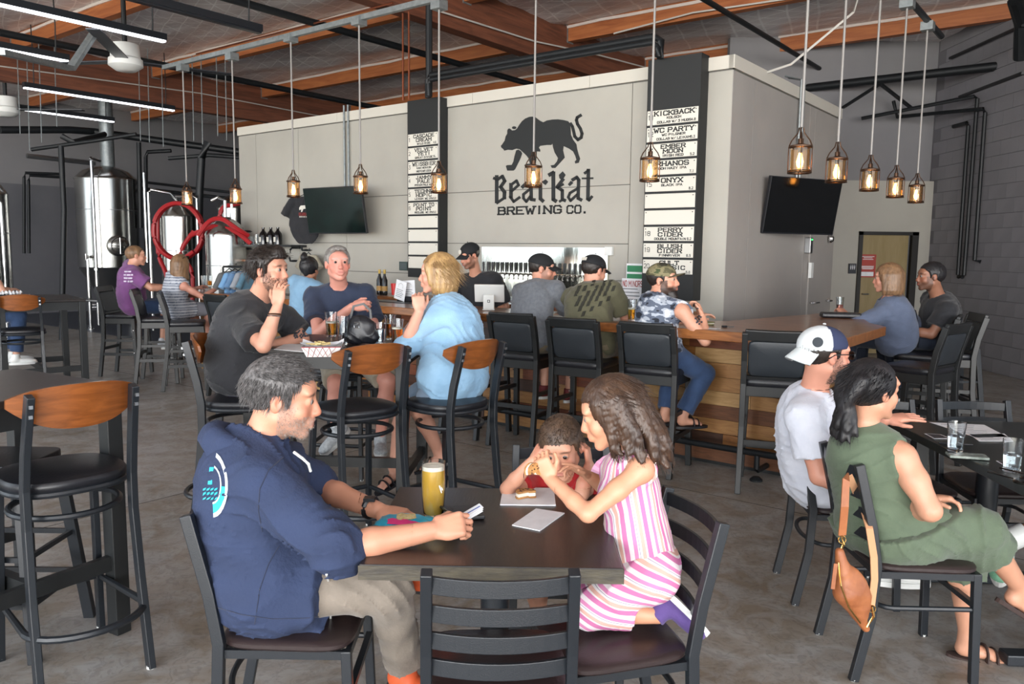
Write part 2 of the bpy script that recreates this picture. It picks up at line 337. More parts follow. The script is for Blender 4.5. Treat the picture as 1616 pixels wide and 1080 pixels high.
# block wall at the right, along the view
bw = MB(); BX = 6.7
wr = struct('wall_right', MB().b2((BX+.012, 3.2, 0), (BX+.2, 13.1, 5.2)), mat('block_joint', '6d6b70', .85), M=I4)
rows = 26; bl = MB().b2((0, -.198, -.0955), (.014, .198, .0955)).mesh('block', M_block)
n = 0
for r in range(rows):
    z = .1+r*.2
    if z > 5.2: break
    off = .2 if r % 2 else 0
    for k in range(25):
        y = 12.8-k*.4-off
        if y < 3.3: break
        n += 1
        if n <= 295 and y > 7.0:
            o = obj('block', bl, None, wr, M=T(BX, y, z))
        else: bw.b2((BX, y-.198, z-.0955), (BX+.014, y+.198, z+.0955))
obj('block_remainder', bw, M_block, wr, kind='stuff')
struct('wall_end', MB().b2((4.2, 12.9, 0), (5.566, 13.05, 2.79)).b2((6.48, 12.9, 0), (6.7, 13.05, 2.79)).b2((5.566, 12.9, 1.975), (6.48, 13.05, 2.79)), M_cream, M=I4)
struct('wall_end_upper', MB().b2((3.4, 13.06, 2.79), (6.9, 13.2, 5.2)), M_greywall, M=I4)
# restroom door with poster and sign
d = obj('door_1', MB().b2((5.61, 12.93, .01), (6.37, 12.97, 1.94)), mat('birch_door', '94835f', .45, col2='86764f', scale=3, stretch=(4, 1, .5)), None, kind='structure')
obj('door_frame', MB().b2((5.55, 12.86, 0), (5.61, 12.95, 1.985)).b2((6.40, 12.86, 0), (6.5, 12.95, 1.985)).b2((5.55, 12.86, 1.93), (6.5, 12.95, 1.985)), mat('black_frame', '1c1a19', .5), d)
obj('door_handle', MB().tube([(5.67, 12.93, .98), (5.67, 12.88, .98), (5.76, 12.88, .98)], .011), M_steeldull, d)
ps = tag(obj('poster', MB().b2((5.60, 12.915, 1.25), (5.86, 12.925, 1.62)), mat('red_poster', 'a03a32', .5)), 'red and white safety poster on the wooden restroom door', 'poster')
q = MB()
for i, (zz, ww) in enumerate(((1.585, .2), (1.565, .14), (1.54, .17), (1.43, .2), (1.415, .19), (1.40, .2), (1.385, .17))): q.b2((5.73-ww/2, 12.912, zz-.004), (5.73+ww/2, 12.916, zz+.004))
q.b2((5.63, 12.912, 1.27), (5.83, 12.916, 1.34)); obj('poster_print', q, M_paper, ps)
sg = tag(obj('restroom_sign', MB().b2((5.41, 12.87, 1.31), (5.53, 12.9, 1.47)), mat('dark_blue_sign', '22262f', .5)), 'small dark restroom sign left of the door', 'sign')
q = MB()
for x in (5.44, 5.47, 5.50):
    q.lathe([(.001, 0), (.007, .004), (.007, .01), (.001, .014)], 8, (x, 12.868, 1.437)); q.b2((x-.008, 12.866, 1.40), (x+.008, 12.87, 1.43))
    q.b2((x-.006, 12.866, 1.375), (x-.001, 12.87, 1.40)).b2((x+.001, 12.866, 1.375), (x+.006, 12.87, 1.40))
obj('pictogram', q, M_paper, sg)
# black pipes on the block wall
for k, (pth, lab) in enumerate((
    ([(6.62, 12.3, 3.55), (6.62, 11.95, 3.55), (6.62, 11.9, 3.5), (6.62, 11.88, 1.33), (6.62, 11.75, 1.3)], 'black pipe down the block wall, leftmost of three, with a low return bend'),
    ([(5.4, 12.7, 3.72), (6.62, 11.8, 3.9), (6.62, 11.72, 3.85), (6.62, 11.72, 1.33), (6.62, 11.86, 1.3)], 'black pipe down the block wall, middle of three'),
    ([(5.9, 12.75, 4.0), (5.95, 12.7, 3.75), (6.62, 11.55, 3.68), (6.62, 11.5, 3.62), (6.62, 11.48, 1.55), (6.69, 11.44, 1.53)], 'black pipe down the block wall, rightmost and shortest of three'))):
    tag(obj('wall_pipe', MB().tube(pth, .028, 8), M_pipe, smooth=True), lab, 'pipe')

# ================================================================ COOLER BLOCK behind the bar
VW = 7.2
core = struct('wall_cooler', MB().b2((-10.905, VW+.012, 0), (-3.062, 10.6, 3.35)), mat('panel_joint', '5c5a55', .7))
def panel(a, b, z0, z1, side=False, m=None):
    g = .004
    if not side: return obj('wall_panel', MB().b2((a+g, VW, z0+g), (b-g, VW+.013, z1-g)), m or M_cream, core)
    return obj('wall_panel', MB().b2((-3.063, a+g, z0+g), (-3.05, b-g, z1-g)), m or M_creamside, core)
cols = [(-10.91, -10.47), (-10.47, -9.46)]
for a, b in cols: panel(a, b, 0, 3.29)
for z0, z1 in ((2.29, 3.29), (1.69, 2.29), (0, 1.69)): panel(-9.46, -8.45, z0, z1)
for z0, z1 in ((2.29, 3.29), (1.69, 2.29), (1.31, 1.69), (0, 1.31)): panel(-8.45, -7.0, z0, z1); panel(-7.0, -4.1, z0, z1)
panel(-4.1, -3.45, 0, 3.29); panel(-3.45, -3.05, 0, 3.29)
for a, b in ((VW, 7.73), (7.73, 9.42), (9.42, 9.62), (9.62, 10.6)): panel(a, b, 0, 3.29, True)
for a, b in ((-10.92, -8.6), (-8.6, -6.2), (-6.2, -4.6), (-4.6, -3.04)):
    obj('wall_cap', MB().b2((a, VW-.015, 3.30), (b-.004, VW+.05, 3.42)), mat('cap_flashing', 'c2beb4', .5), core)
obj('wall_cap', MB().b2((-3.09, VW-.015, 3.30), (-3.035, 10.6, 3.42)), MATS['cap_flashing'], core)
cd = obj('door_2', MB().b2((-3.05, 9.64, .02), (-3.035, 10.45, 2.2)), M_creamside, None, BF, kind='structure')
obj('lever_handle', MB().tube([(-3.03, 9.72, 1.03), (-2.97, 9.72, 1.03), (-2.97, 9.86, 1.03)], .012).lathe([(.028, 0), (.028, .02)], 12, (-3.01, 9.72, 1.02)), M_chrome, cd)
obj('lever_handle', MB().tube([(-3.03, 10.38, 1.03), (-2.97, 10.38, 1.03), (-2.97, 10.26, 1.03)], .012).lathe([(.04, 0), (.04, .02)], 12, (-3.01, 10.38, 1.02)), M_chrome, cd)
for z in (2.02, 1.42): obj('hinge', MB().b2((-3.035, 9.60, z-.09), (-3.0, 9.68, z+.09)), M_white, cd)
kp = tag(obj('keypad', MB().b2((-3.05, 9.46, 1.62), (-2.98, 9.55, 1.80)), M_steeldull, None, BF, bev=.006), 'small grey keypad with green light on the cooler side wall', 'keypad')
obj('status_light', MB().b2((-2.985, 9.49, 1.77), (-2.975, 9.52, 1.785)), emit('green_led', '30ff60', 3), kp)
tag(obj('latch', MB().lathe([(.045, 0), (.05, .02), (.03, .05)], 16).tube([(0, .02, 0), (0, .09, -.03), (0, .09, -.12)], .016), M_chrome, None, BF @ Matrix.Translation((-3.02, 10.3, 1.8)) @ Matrix.Rotation(PI/2, 4, 'Y')), 'polished walk-in cooler latch under the right television', 'latch')
for z0, y in ((1.15, 7.55),): pass
# conduits on the walls
tag(obj('conduit', MB().tube([(-8.44, VW-.03, 2.33), (-8.44, VW-.03, 3.5)], .014), M_galv, None, BF), 'grey conduit on the white wall above the left television, left of the pair', 'conduit', None)
tag(obj('conduit', MB().tube([(-8.36, VW-.03, 2.33), (-8.36, VW-.03, 3.5)], .014), M_galv, None, BF), 'grey conduit on the white wall above the left television, right of the pair', 'conduit')
for y, s in ((8.98, 'nearer'), (9.08, 'farther')):
    tag(obj('conduit', MB().tube([(-3.02, y, 2.2), (-3.02, y, 3.5), (-3.2, y, 3.56)], .014), M_galv, None, BF), 'pale conduit down the cooler side wall above the right television, %s of the pair' % s, 'conduit')

# painted logo
def wallpoly(name, polys, src, sc, v, m, parent, th=.003):
    mb = MB()
    for P in polys:
        A = [onv(src[0]+x/sc, src[1]+y/sc, v) for x, y in P]; n = len(A)
        mb.add([(p[0], v, p[2]) for p in A]+[(p[0], v-th, p[2]) for p in A], [tuple(range(n)), tuple(range(n, 2*n))]+[(i, (i+1) % n, n+(i+1) % n, n+i) for i in range(n)])
    return mb
bear = [(287,400),(300,385),(322,352),(330,315),(345,290),(345,262),(352,247),(365,243),(378,252),(388,262),(415,258),(432,245),(450,215),(475,180),(505,155),(540,140),(570,137),(600,145),(640,175),(668,188),(700,172),(750,163),(800,161),(850,168),(890,178),(905,195),(912,240),(916,300),(935,345),(965,385),(972,430),(985,480),(998,515),(985,552),(955,558),(950,540),(965,525),(955,490),(935,450),(900,425),(850,402),(845,440),(860,505),(820,550),(775,598),(745,598),(733,575),(765,570),(790,540),(800,510),(770,460),(755,410),(750,378),(740,392),(700,392),(640,400),(628,415),(640,435),(640,452),(610,450),(605,520),(600,560),(612,600),(530,600),(505,592),(498,572),(515,560),(548,560),(535,510),(515,485),(500,470),(478,450),(455,430),(425,425),(405,432),(390,438),(350,435),(318,443),(310,430),(292,415)]
leg = [(425,440),(445,433),(470,450),(478,470),(460,520),(440,560),(415,610),(400,622),(345,622),(332,580),(345,572),(385,570),(400,540),(410,490)]
tailc = [(912,200),(928,225),(940,270),(950,315),(978,345),(1008,325),(1015,290),(1000,245),(975,205),(965,170),(972,145),(1005,125)]
def ribbon(c, w):
    out = []
    for a, b in zip(c[:-1], c[1:]): out.append(stroke2d(a, b, w, .6))
    return out
ear = [(407+20*math.cos(a), 237+13*math.sin(a)) for a in [i*PI/6 for i in range(12)]]
polys = [bear, leg, ear]+ribbon(tailc, 27)
W_ = 34
def chisel(c, w=W_): return ribbon(c, w)
L_ = []
L_ += chisel([(250,672),(250,905)], 32)+chisel([(250,700),(225,690)], 26)+chisel([(262,700),(300,672)], 26)+chisel([(300,672),(322,715),(285,768)], 30)+chisel([(285,768),(320,815),(318,870)], 32)+chisel([(325,862),(252,912)], 24)
L_ += chisel([(378,742),(378,862)], 32)+chisel([(370,855),(402,900),(455,862)], 24)+chisel([(378,750),(428,712),(446,752),(385,805)], 24)
L_ += chisel([(480,770),(515,735),(558,750),(560,880),(590,885)], 30)+chisel([(545,790),(490,835),(490,870),(515,900),(550,855)], 24)
L_ += chisel([(618,730),(642,745),(642,875),(665,895)], 32)+[[(650,722),(690,700),(712,722),(688,752),(668,738)]]
L_ += chisel([(722,660),(758,640),(758,880),(780,895)], 34)+[[(808,660),(842,628),(868,660),(838,712),(812,690)]]+chisel([(845,700),(792,768),(838,800),(838,880),(862,890)], 30)+chisel([(792,775),(845,745)], 22)+chisel([(838,885),(815,898)], 22)
L_ += [[(888,745),(915,712),(938,732),(905,762)]]+chisel([(930,705),(968,682),(985,705),(980,870),(1008,885)], 30)+chisel([(978,780),(908,822),(892,860),(912,892),(970,838)], 24)
L_ += chisel([(1072,615),(1068,875)], 32)+chisel([(1040,645),(1072,620)], 24)+chisel([(1060,875),(1078,888),(1104,855)], 24)+chisel([(1018,692),(1112,690)], 16)
lg = tag(obj('brewery_logo', wallpoly('l', polys+L_, (740, 160), 5.683, VW-.001, M_ink, None), M_ink, None, BF), 'black walking beast emblem with blackletter name painted on the pale wall', 'logo')
mb = MB()
a0 = onv(740+268/5.683, 160+1014/5.683, VW); a1 = onv(740+826/5.683, 160+1003/5.683, VW); b0 = onv(740+882/5.683, 160+1000/5.683, VW); b1 = onv(740+1055/5.683, 160+997/5.683, VW)
fnw = lambda a, b, l: (a, VW-.001-.003*l, b)
put_text(mb, 'BREWING', (a0[0]+a1[0])/2, (a0[2]+a1[2])/2, .078, a1[0]-a0[0], .017, fnw)
put_text(mb, 'CO.', (b0[0]+b1[0])/2, (b0[2]+b1[2])/2-.004, .078, b1[0]-b0[0], .017, fnw)
obj('slab_lettering', mb, M_ink, lg, kind='stuff')

# menu boards
def board(u0, u1, z0, z1, dep, plates, pu0, pu1, pz0, pz1, label, name='menu_board'):
    t = thing(name, label, 'menu board', M=BF)
    vf = VW-dep
    obj('backing_board', MB().b2((u0, vf, z0), (u1, VW-.001, z1)), M_signblack, t)
    n = len(plates); pitch = (pz1-pz0)/n
    for i, L in enumerate(plates):
        zt = pz1-i*pitch; zb = zt-pitch+.022
        p = obj('menu_plate', MB().b2((pu0, vf-.008, zb), (pu1, vf-.0005, zt)), M_plate, t, bev=.003)
        mb = MB(); fn = lambda a, b, l: (a, vf-.0085-.0015*l, b)
        for uu in (pu0+.02, pu1-.02): mb.box((uu, vf-.011, zt-.02), (.008, .006, .008))
        h = zt-zb
        if L:
            num, l1, l2, sub, abv = L
            put_text(mb, num, pu0+.015, zb+h*.38, h*.30, .055 if len(num) > 1 else .025, .006, fn, 'l', False)
            wd = pu1-pu0-.12
            if l2:
                put_text(mb, l1, pu0+.08+wd/2, zb+h*.66, h*.25, min(wd*.9, .05*len(l1)), .008, fn); put_text(mb, l2, pu0+.08+wd/2, zb+h*.33, h*.25, min(wd*.8, .05*len(l2)), .008, fn)
                put_text(mb, sub, pu0+.08+wd/2, zb+h*.08, h*.14, min(wd*.8, .024*len(sub)), .005, fn, serif=False)
            else:
                s = sub.split('|')
                put_text(mb, l1, pu0+.08+wd/2, zb+h*.62, h*.28, min(wd, .055*len(l1)), .009, fn)
                for k, ss in enumerate(s): put_text(mb, ss, pu0+.08+wd/2, zb+h*(.36-.27*k), h*.14, min(wd*.85, .024*len(ss)), .005, fn, serif=False)
            if abv: put_text(mb, abv, pu1-.045, zb+h*.08, h*.15, .04, .005, fn, 'c', False)
        obj('plate_print', mb, M_ink, p, kind='stuff')
    return t
board(-7.13, -6.6, 1.27, 3.40, .15, [('1', 'CASCADE', 'CREAM', 'WILD RIDE', '4.6'), ('2', 'VELVET', 'YETI', 'GREAT DIVIDE', '5.'), ('3', 'WEISSBIER', '', 'VAN HENION|HEFEWEIZEN', ''), ('4', 'JAMMY', 'PALE', 'PFRIEM PALE ALE', ''),
    ('5', 'TECHNO', 'HOPIC', 'LEIKAM  WC IPA', '6.8'), ('6', 'POINT TO', 'POINT', 'RECLUSE  WC IPA', '6.3'), None, None, None, None], -7.115, -6.62, 1.36, 3.0, 'black beer menu board with numbers 1 to 6, left of the painted beast')
board(-3.84, -3.29, 1.15, 3.44, .17, [('11', 'KICKBACK', '', 'KOLSCH|COLLAB W/ 3 MUGS', '4.8'), ('12', 'WC PARTY', '', 'WC PILSNER|COLLAB W/ LEIKAM', '5.3'), ('13', 'EMBER', 'MOON', 'IRISH RED', '5.2'), ('14', 'RHANOS', '', 'DDH HAZY IPA', '7.1'), ('15', 'ONYX', '', 'BLACK IPA', '8.2'),
    None, None, ('18', 'PERRY', 'CIDER', 'DOUBLE MOUNTAIN', '6.2'), ('19', 'BLUSH', 'CIDER', 'FINNRIVER', '6.5'), ('20', 'CULT', 'CLASSIC', '', '5.0')], -3.83, -3.30, 1.38, 2.96, 'black beer menu board with numbers 11 to 20, right of the painted beast')

# ================================================================ BAR
zc = 1.07
bar = thing('bar_counter', 'long wooden bar counter with reclaimed plank front', 'bar counter', M=BF)
top = [(-9.6, 5.2), (-1.44, 5.2), (-1.42, 5.24), (-1.44, 6.45), (-1.62, 6.72), (-1.95, 7.6), (-2.2, 7.65), (-2.52, 6.05), (-2.75, 5.86), (-9.6, 5.86)]
obj('counter_top', MB().prism(top, zc-.07, zc), M_counter, bar, bev=.006)
obj('drip_mat', MB().b2((-9.0, 5.6, zc), (-5.2, 5.84, zc+.006)), M_vinyl, bar, label='black rubber bar mat')
obj('counter_body', MB().b2((-9.5, 5.66, 0), (-2.0, 5.84, zc-.07)).b2((-2.0, 5.66, 0), (-1.82, 6.6, zc-.07)), M_blackwood, bar)
pm = [mat('reclaimed_plank_%s' % n, a, .5, col2=b, scale=4, stretch=(1, 8, 8), wave=True) for n, a, b in (('dark', '4a2c1c', '362015'), ('walnut', '6e4428', '523019'), ('oak', 'a67a48', '8a5f36'), ('honey', '94622f', '764a24'), ('redwood', '7a4227', '5c2f1b'), ('pale', 'b89464', '9b7648'))]
rr = random.Random(5); meshes = {}
rows = 9; ph = .108
for r in range(rows):
    u = -9.5+rr.uniform(0, .5); z = .03+r*ph
    if r == 0: u = -9.5
    first = True
    u0 = -9.5
    while u0 < -1.8:
        L = rr.choice((.55, .8, 1.05, 1.3)); u1 = min(u0+L, -1.8)
        if u1 > -1.95: u1 = -1.8
        k = rr.randrange(6); th = rr.uniform(0, .008)
        obj('plank', MB().b2((u0+.0015, 5.64-th, z+.001), (u1-.0015, 5.66, z+ph-.002)), pm[k], bar)
        u0 = u1
    v0 = 5.64
    while v0 < 6.6:
        L = rr.choice((.6, .9, 1.1)); v1 = min(v0+L, 6.6)
        obj('plank', MB().b2((-1.82, v0+.0015, z+.001), (-1.796+rr.uniform(0, .006), v1-.0015, z+ph-.002)), pm[rr.randrange(6)], bar)
        v0 = v1
fr = MB().tube([(-9.5, 5.42, .2), (-1.62, 5.42, .2), (-1.58, 5.37, .2), (-1.58, 6.5, .2)], .024, 10)
obj('foot_rail', fr, M_pipe, bar, smooth=True)
for u in (-9, -7.5, -6.0, -4.6, -3.2, -2.0):
    obj('rail_bracket', MB().tube([(u, 5.42, .2), (u, 5.42, .09), (u, 5.45, .07), (u, 5.62, .07)], .02, 8).lathe([(.045, 0), (.045, .012), (.025, .03)], 12, (u, 5.42, 0)), M_pipe, bar, smooth=True)
bc = thing('back_counter', 'wood-edged back counter against the pale wall', 'back counter', M=BF)
obj('worktop', MB().b2((-8.9, 6.62, 1.0), (-3.3, 7.19, 1.045)), M_counter, bc)
obj('cabinet', MB().b2((-8.9, 6.68, 0), (-3.3, 7.19, 1.0)), M_blackwood, bc)
# tap wall
tw = thing('tap_wall', 'stainless beer tap wall with a long row of black tap handles', 'beer taps', M=BF)
obj('backsplash', MB().b2((-6.03, 7.165, 1.05), (-4.32, 7.198, 1.65)), mat('mirror_stainless', 'cfd0c6', .12, 1, bump=.004, bscale=2.5, stretch=(2, 1, .3)), tw)
tp = MB().tube([(0, 0, 0), (0, -.06, 0), (0, -.085, -.015), (0, -.09, -.06)], .009, 8).lathe([(.014, 0), (.014, .012)], 8, (0, -.02, -.006))
th_ = MB().lathe([(.007, 0), (.011, .03), (.015, .09), (.012, .11), (.004, .115)], 8, (0, -.06, .015))
tpm = tp.mesh('faucet', M_chrome); thm = th_.mesh('tap_handle', M_vinyl)
for i in range(24):
    u = -5.95+i*.0665; f = obj('faucet', tpm, None, tw, M=T(u, 7.165, 1.35)); obj('tap_handle', thm, None, f)
obj('drip_tray', MB().b2((-6.0, 6.95, 1.05), (-4.35, 7.12, 1.07)), M_steeldull, tw)
tag(obj('thermostat', MB().b2((-4.36, 7.16, 1.57), (-4.27, 7.2, 1.66)), M_white, None, BF, bev=.004), 'white thermostat on the wall at the tap wall corner', 'thermostat')

# ================================================================ BREWERY TANKS
def tank(name, label, X, Y, r, zc0, ztop, legs=True, cone=True, ringz=None, hole=True, lr=.035):
    t = thing(name, label, 'brewing tank', (X, Y, 0))
    ze = .32 if cone else zc0
    obj('vessel', MB().lathe([(r, zc0), (r, ztop), (r*1.015, ztop), (r*1.015, ztop+.02), (r*.97, ztop+.05), (r*.75, ztop+.17), (r*.4, ztop+.25), (.06, ztop+.28)], 48), M_steel, t, smooth=True)
    if cone: obj('cone', MB().lathe([(.05, ze), (r*.97, zc0-.02), (r, zc0)], 48), M_steeldull, t, smooth=True)
    obj('weld_band', MB().lathe([(r*1.004, (zc0*.35+ztop*.65)), (r*1.006, (zc0*.35+ztop*.65)+.015)], 48, cap=False), M_steeldull, t, smooth=True)
    if legs:
        for k in range(4):
            a = PI/4+k*PI/2+.5; x, y = r*.98*math.cos(a), r*.98*math.sin(a)
            lg = obj('leg', MB().tube([(x, y, .04), (x, y, zc0+.15)], lr, 12), M_chrome, t, smooth=True); obj('foot', MB().lathe([(.06, 0), (.06, .015), (.02, .03), (.02, .06)], 12, (x, y, 0)), M_chrome, lg)
        pts = [(r*.98*math.cos(PI/4+k*PI/2+.5), r*.98*math.sin(PI/4+k*PI/2+.5), .42) for k in range(4)]
        obj('brace', MB().tube(pts, .02, 8, closed=True), M_chrome, t, smooth=True)
    return t
def manway(t, r, ang, z, R_=.2):
    M = Matrix.Rotation(ang, 4, 'Z') @ Matrix.Translation((r-.02, 0, z)) @ Matrix.Rotation(PI/2, 4, 'Y')
    h = obj('manway', MB().lathe([(R_, 0), (R_, .1), (R_*.9, .12), (R_*.5, .15), (.03, .16)], 28), M_steel, t, M=M, smooth=True)
    obj('manway_handle', MB().tube([(R_*.8*math.cos(2*PI*i/24), R_*.8*math.sin(2*PI*i/24), .2) for i in range(24)], .01, 6, closed=True).tube([(0, 0, .1), (0, 0, .2)], .015).tube([(-R_*.8, 0, .2), (R_*.8, 0, .2)], .008).tube([(0, -R_*.8, .2), (0, R_*.8, .2)], .008), M_chrome, h)
TX, TY, TR = -8.05, 15.95, .56
tk = tank('fermenter_tank', 'tallest stainless fermenter with a cone bottom and side manway', TX, TY, TR, 1.2, 2.9)
manway(tk, TR, R(-48), 1.62, .2)
obj('riser_pipe', MB().tube([(.12, -.75, .1), (.12, -.75, 3.2), (.10, -.72, 3.25), (.05, -.3, 3.25)], .03, 12), M_chrome, tk, smooth=True)
obj('vent_stack', MB().tube([(-.0, .1, 3.1), (-.0, .1, 5.0)], .13, 16), M_galv, tk, smooth=True)
obj('side_pipe', MB().tube([(.80, -.1, 3.05), (.80, -.1, 1.3)], .03, 10), M_chrome, tk, smooth=True)
obj('cross_pipe', MB().tube([(-1.0, -.85, .62), (1.15, -.75, .52)], .022, 10), M_steeldull, tk, smooth=True)
obj('sample_valve', MB().tube([(-.12, -.58, 1.4), (-.12, -.66, 1.4)], .03, 10).tube([(-.12, -.66, 1.46), (-.12, -.66, 1.34)], .012).lathe([(.05, 0), (.05, .04)], 12, (.12, -.74, 1.15)), M_chrome, tk)
t2 = tank('fermenter_tank', 'slim stainless tank with a coil of red hose hung on it', -5.65, 13.6, .30, .5, 2.1, cone=True)
obj('riser_pipe', MB().tube([(-.42, -.2, .2), (-.42, -.2, 2.5), (-.38, -.2, 2.55), (-.1, -.1, 2.5), (0, 0, 2.35)], .025, 10), M_chrome, t2, smooth=True)
obj('riser_pipe', MB().tube([(.42, -.3, .3), (.42, -.3, 2.4), (.38, -.3, 2.45), (0, -.1, 2.45), (0, 0, 2.35)], .02, 10), M_chrome, t2, smooth=True)
t3 = tank('fermenter_tank', 'squat stainless tank beside the pale wall', -4.3, 12.0, .29, .5, 1.78, cone=True)
obj('top_fitting', MB().tube([(0, 0, 1.95), (0, 0, 2.3), (-.1, 0, 2.35), (-.2, 0, 2.3)], .025, 10).tube([(.1, 0, 2.0), (.1, 0, 2.4), (.2, 0, 2.45)], .02), M_chrome, t3, smooth=True)
t4 = tank('fermenter_tank', 'dark tank cut off by the left edge of the frame', -8.95, 13.6, .36, .6, 2.45, cone=True)
obj('riser_pipe', MB().tube([(.42, -.2, .3), (.42, -.2, 2.3), (.34, -.2, 2.4)], .025, 10), M_chrome, t4, smooth=True); manway(t4, .36, R(-55), 1.1, .17)
t5 = tank('fermenter_tank', 'half hidden stainless tank between the hose coil and the pale wall', -5.4, 15.6, .33, .6, 2.35, cone=True)
def hose(pts, label, r=.035):
    # smooth catmull path
    P = [Vector(p) for p in pts]; out = []
    for i in range(len(P)-1):
        p0, p1, p2, p3 = P[max(i-1, 0)], P[i], P[i+1], P[min(i+2, len(P)-1)]
        for k in range(6):
            t = k/6; out.append(.5*((2*p1)+(-p0+p2)*t+(2*p0-5*p1+4*p2-p3)*t*t+(-p0+3*p1-3*p2+p3)*t**3))
    out.append(P[-1]); return tag(obj('hose', MB().tube(out, r, 8), M_red, smooth=True), label, 'hose')
cx, cy, cz = -5.35, 12.9, 1.86
hose([(cx+.38*math.cos(a), cy-.02*i/3, cz+.44*math.sin(a)) for i, a in enumerate([-.9+i*.55 for i in range(24)])], 'red brewery hose coiled in a loop on the slim tank')
hose([atY(248, 340, 12.85), atY(250, 400, 12.8), atY(262, 432, 12.7), atY(270, 470, 12.6), atY(272, 510, 12.6)], 'red hose tail hanging down left of the slim tank')
hose([atY(306, 365, 12.85), atY(285, 400, 12.75), atY(303, 430, 12.7), atY(303, 490, 12.6)], 'red hose tail hanging behind the striped top')
hose([atY(312, 372, 11.6), atY(330, 350, 11.6), atY(350, 346, 11.5), atY(375, 362, 11.5), atY(392, 372, 11.6)], 'lower red hose draped over the squat tank')
hose([atY(300, 372, 11.8), atY(328, 360, 11.8), atY(345, 358, 11.8), atY(372, 366, 11.8), atY(396, 385, 11.8)], 'middle red hose draped over the squat tank')
hose([atY(346, 345, 12.6), atY(352, 328, 12.6), atY(372, 322, 12.6), atY(400, 318, 12.6)], 'upper red hose running behind the pale wall')
# black pipes and posts in the brewery
for p, r, lab in (
    ([atY(96, 230, 13.6), atY(101, 330, 13.6), atY(97, 560, 13.6)], .045, 'thick black upright post left of the tall fermenter'),
    ([atY(98, 215, 14), atY(115, 225, 14), atY(165, 212, 15)], .05, 'black pipe branching from the post top towards the girder'),
    ([atY(219, 225, 16), atY(222, 360, 16)], .045, 'black pipe dropping right of the tall fermenter'),
    ([atY(270, 238, 16.2), atY(233, 240, 16.2), atY(230, 248, 16.2), atY(231, 400, 16.2)], .038, 'black pipe with a square elbow behind the slim tank'),
    ([atY(328, 224, 13.5), atY(318, 250, 13.5), atY(315, 300, 13.5), atY(313, 420, 13.5), atY(311, 520, 13.5)], .065, 'thick black duct between the slim and squat tanks'),
    ([atY(100, 275, 17.5), atY(40, 273, 17), atY(38, 280, 17), atY(38, 400, 17)], .03, 'thin dark pipe, outer of the pair on the left wall'),
    ([atY(100, 280, 17.5), atY(47, 277, 17), atY(45, 285, 17), atY(46, 400, 17)], .03, 'thin dark pipe, inner of the pair on the left wall'),
    ([atY(205, 285, 17.5), atY(400, 308, 16)], .03, 'thin dark pipe running behind the tanks, upper'),
    ([atY(205, 296, 17.5), atY(400, 318, 16)], .04, 'thin dark pipe running behind the tanks, lower'),
    ([atY(0, 205, 15), atY(110, 205, 16), atY(150, 208, 16.5), atY(380, 240, 17)], .07, 'thick black overhead duct above the brewery'),
    ([atY(50, 236, 14), atY(150, 222, 14), atY(215, 212, 14)], .035, 'black pipe crossing below the overhead duct'),
    ([atY(266, 250, 14), atY(330, 245, 14), atY(400, 250, 14)], .035, 'short black pipe below the duct near the pale wall')):
    tag(obj('brewery_pipe', MB().tube(p, r, 10), M_pipe, smooth=True), lab, 'pipe')
tag(obj('tube_light', MB().tube([atY(42, 246, 17), atY(150, 258, 18)], .05, 8), M_steeldull), 'unlit grey tube light on the left brewery wall', 'light')
for k, (x, y0, y1, Y) in enumerate(sorted(((32, 165, 212, 13), (47, 170, 238, 13), (66, 160, 225, 13), (90, 150, 200, 13), (222, 175, 222, 14), (236, 150, 225, 14), (258, 180, 232, 14), (306, 180, 222, 13), (344, 180, 215, 13), (358, 185, 222, 13), (320, 178, 228, 13)))):
    tag(obj('hanging_rod', MB().tube([atY(x, y0, Y)+np.array([0, 0, .9]), atY(x, y1, Y)], .008, 5), M_galv), 'thin steel hanger rod over the brewery, %s from the left' % ('first second third fourth fifth sixth seventh eighth ninth tenth eleventh'.split()[k]), 'rod', 'brewery hanger rods')

# ================================================================ OVERHEAD
def fixture(name, label, u, v0, v1, z, lit=True):
    t = thing(name, label, 'ceiling light', M=BF)
    obj('housing', MB().b2((u-.045, v0, z), (u+.045, v1, z+.075)), M_black, t)
    obj('diffuser', MB().b2((u-.035, v0+.01, z-.02), (u+.035, v1-.01, z+.0)), emit('led_tube', 'f4f6ff', 3.2) if lit else M_black, t)
    for v in (v0+.15, v1-.15): obj('hanger_cable', MB().tube([(u, v, z+.07), (u+.02, v, z+.4), (u, v, 4.95)], .008, 6), M_pipe, t)
fixture('linear_light', 'lit linear light at the top left corner, nearest of the rows', -9.15, 2.6, 5.1, 4.0)
fixture('linear_light', 'short lit linear light at the left edge behind the grey bracket', -11.16, 2.5, 4.88, 4.0)
fixture('linear_light', 'lit linear light hung under the left girder', -13.55, 5.25, 7.67, 4.0)
fixture('linear_light', 'lit linear light farthest left, above the brewery', -15.74, 5.2, 7.67, 4.0)
fixture('linear_light', 'unlit black linear light above the pendants on the left', -7.9, 3.2, 5.53, 4.0, False)
def fan(label, u, v, z):
    t = thing('ceiling_fan', label, 'ceiling fan', M=BF @ Matrix.Translation((u, v, z)))
    obj('motor', MB().lathe([(.10, .28), (.17, .26), (.175, .10), (.20, .08), (.205, 0), (.12, -.06)], 28), M_white, t, smooth=True)
    obj('down_rod', MB().tube([(0, 0, .28), (0, 0, 1.0)], .03, 10), M_pipe, t)
    return t
ff = fan('white ceiling fan with dark blade behind the nearest linear light', -10.2, 5.15, 3.86)
for a in (R(200), R(80), R(320)):
    c, s = math.cos(a), math.sin(a)
    obj('fan_blade', MB().bar([(c*.15, s*.15, .06), (c*1.35, s*1.35, .10)], .15, .012), mat('fan_blade_grey', '33363d', .4), ff)
f2 = fan('white ceiling fan cut off by the left edge of the frame', -15.2, 5.6, 3.82)
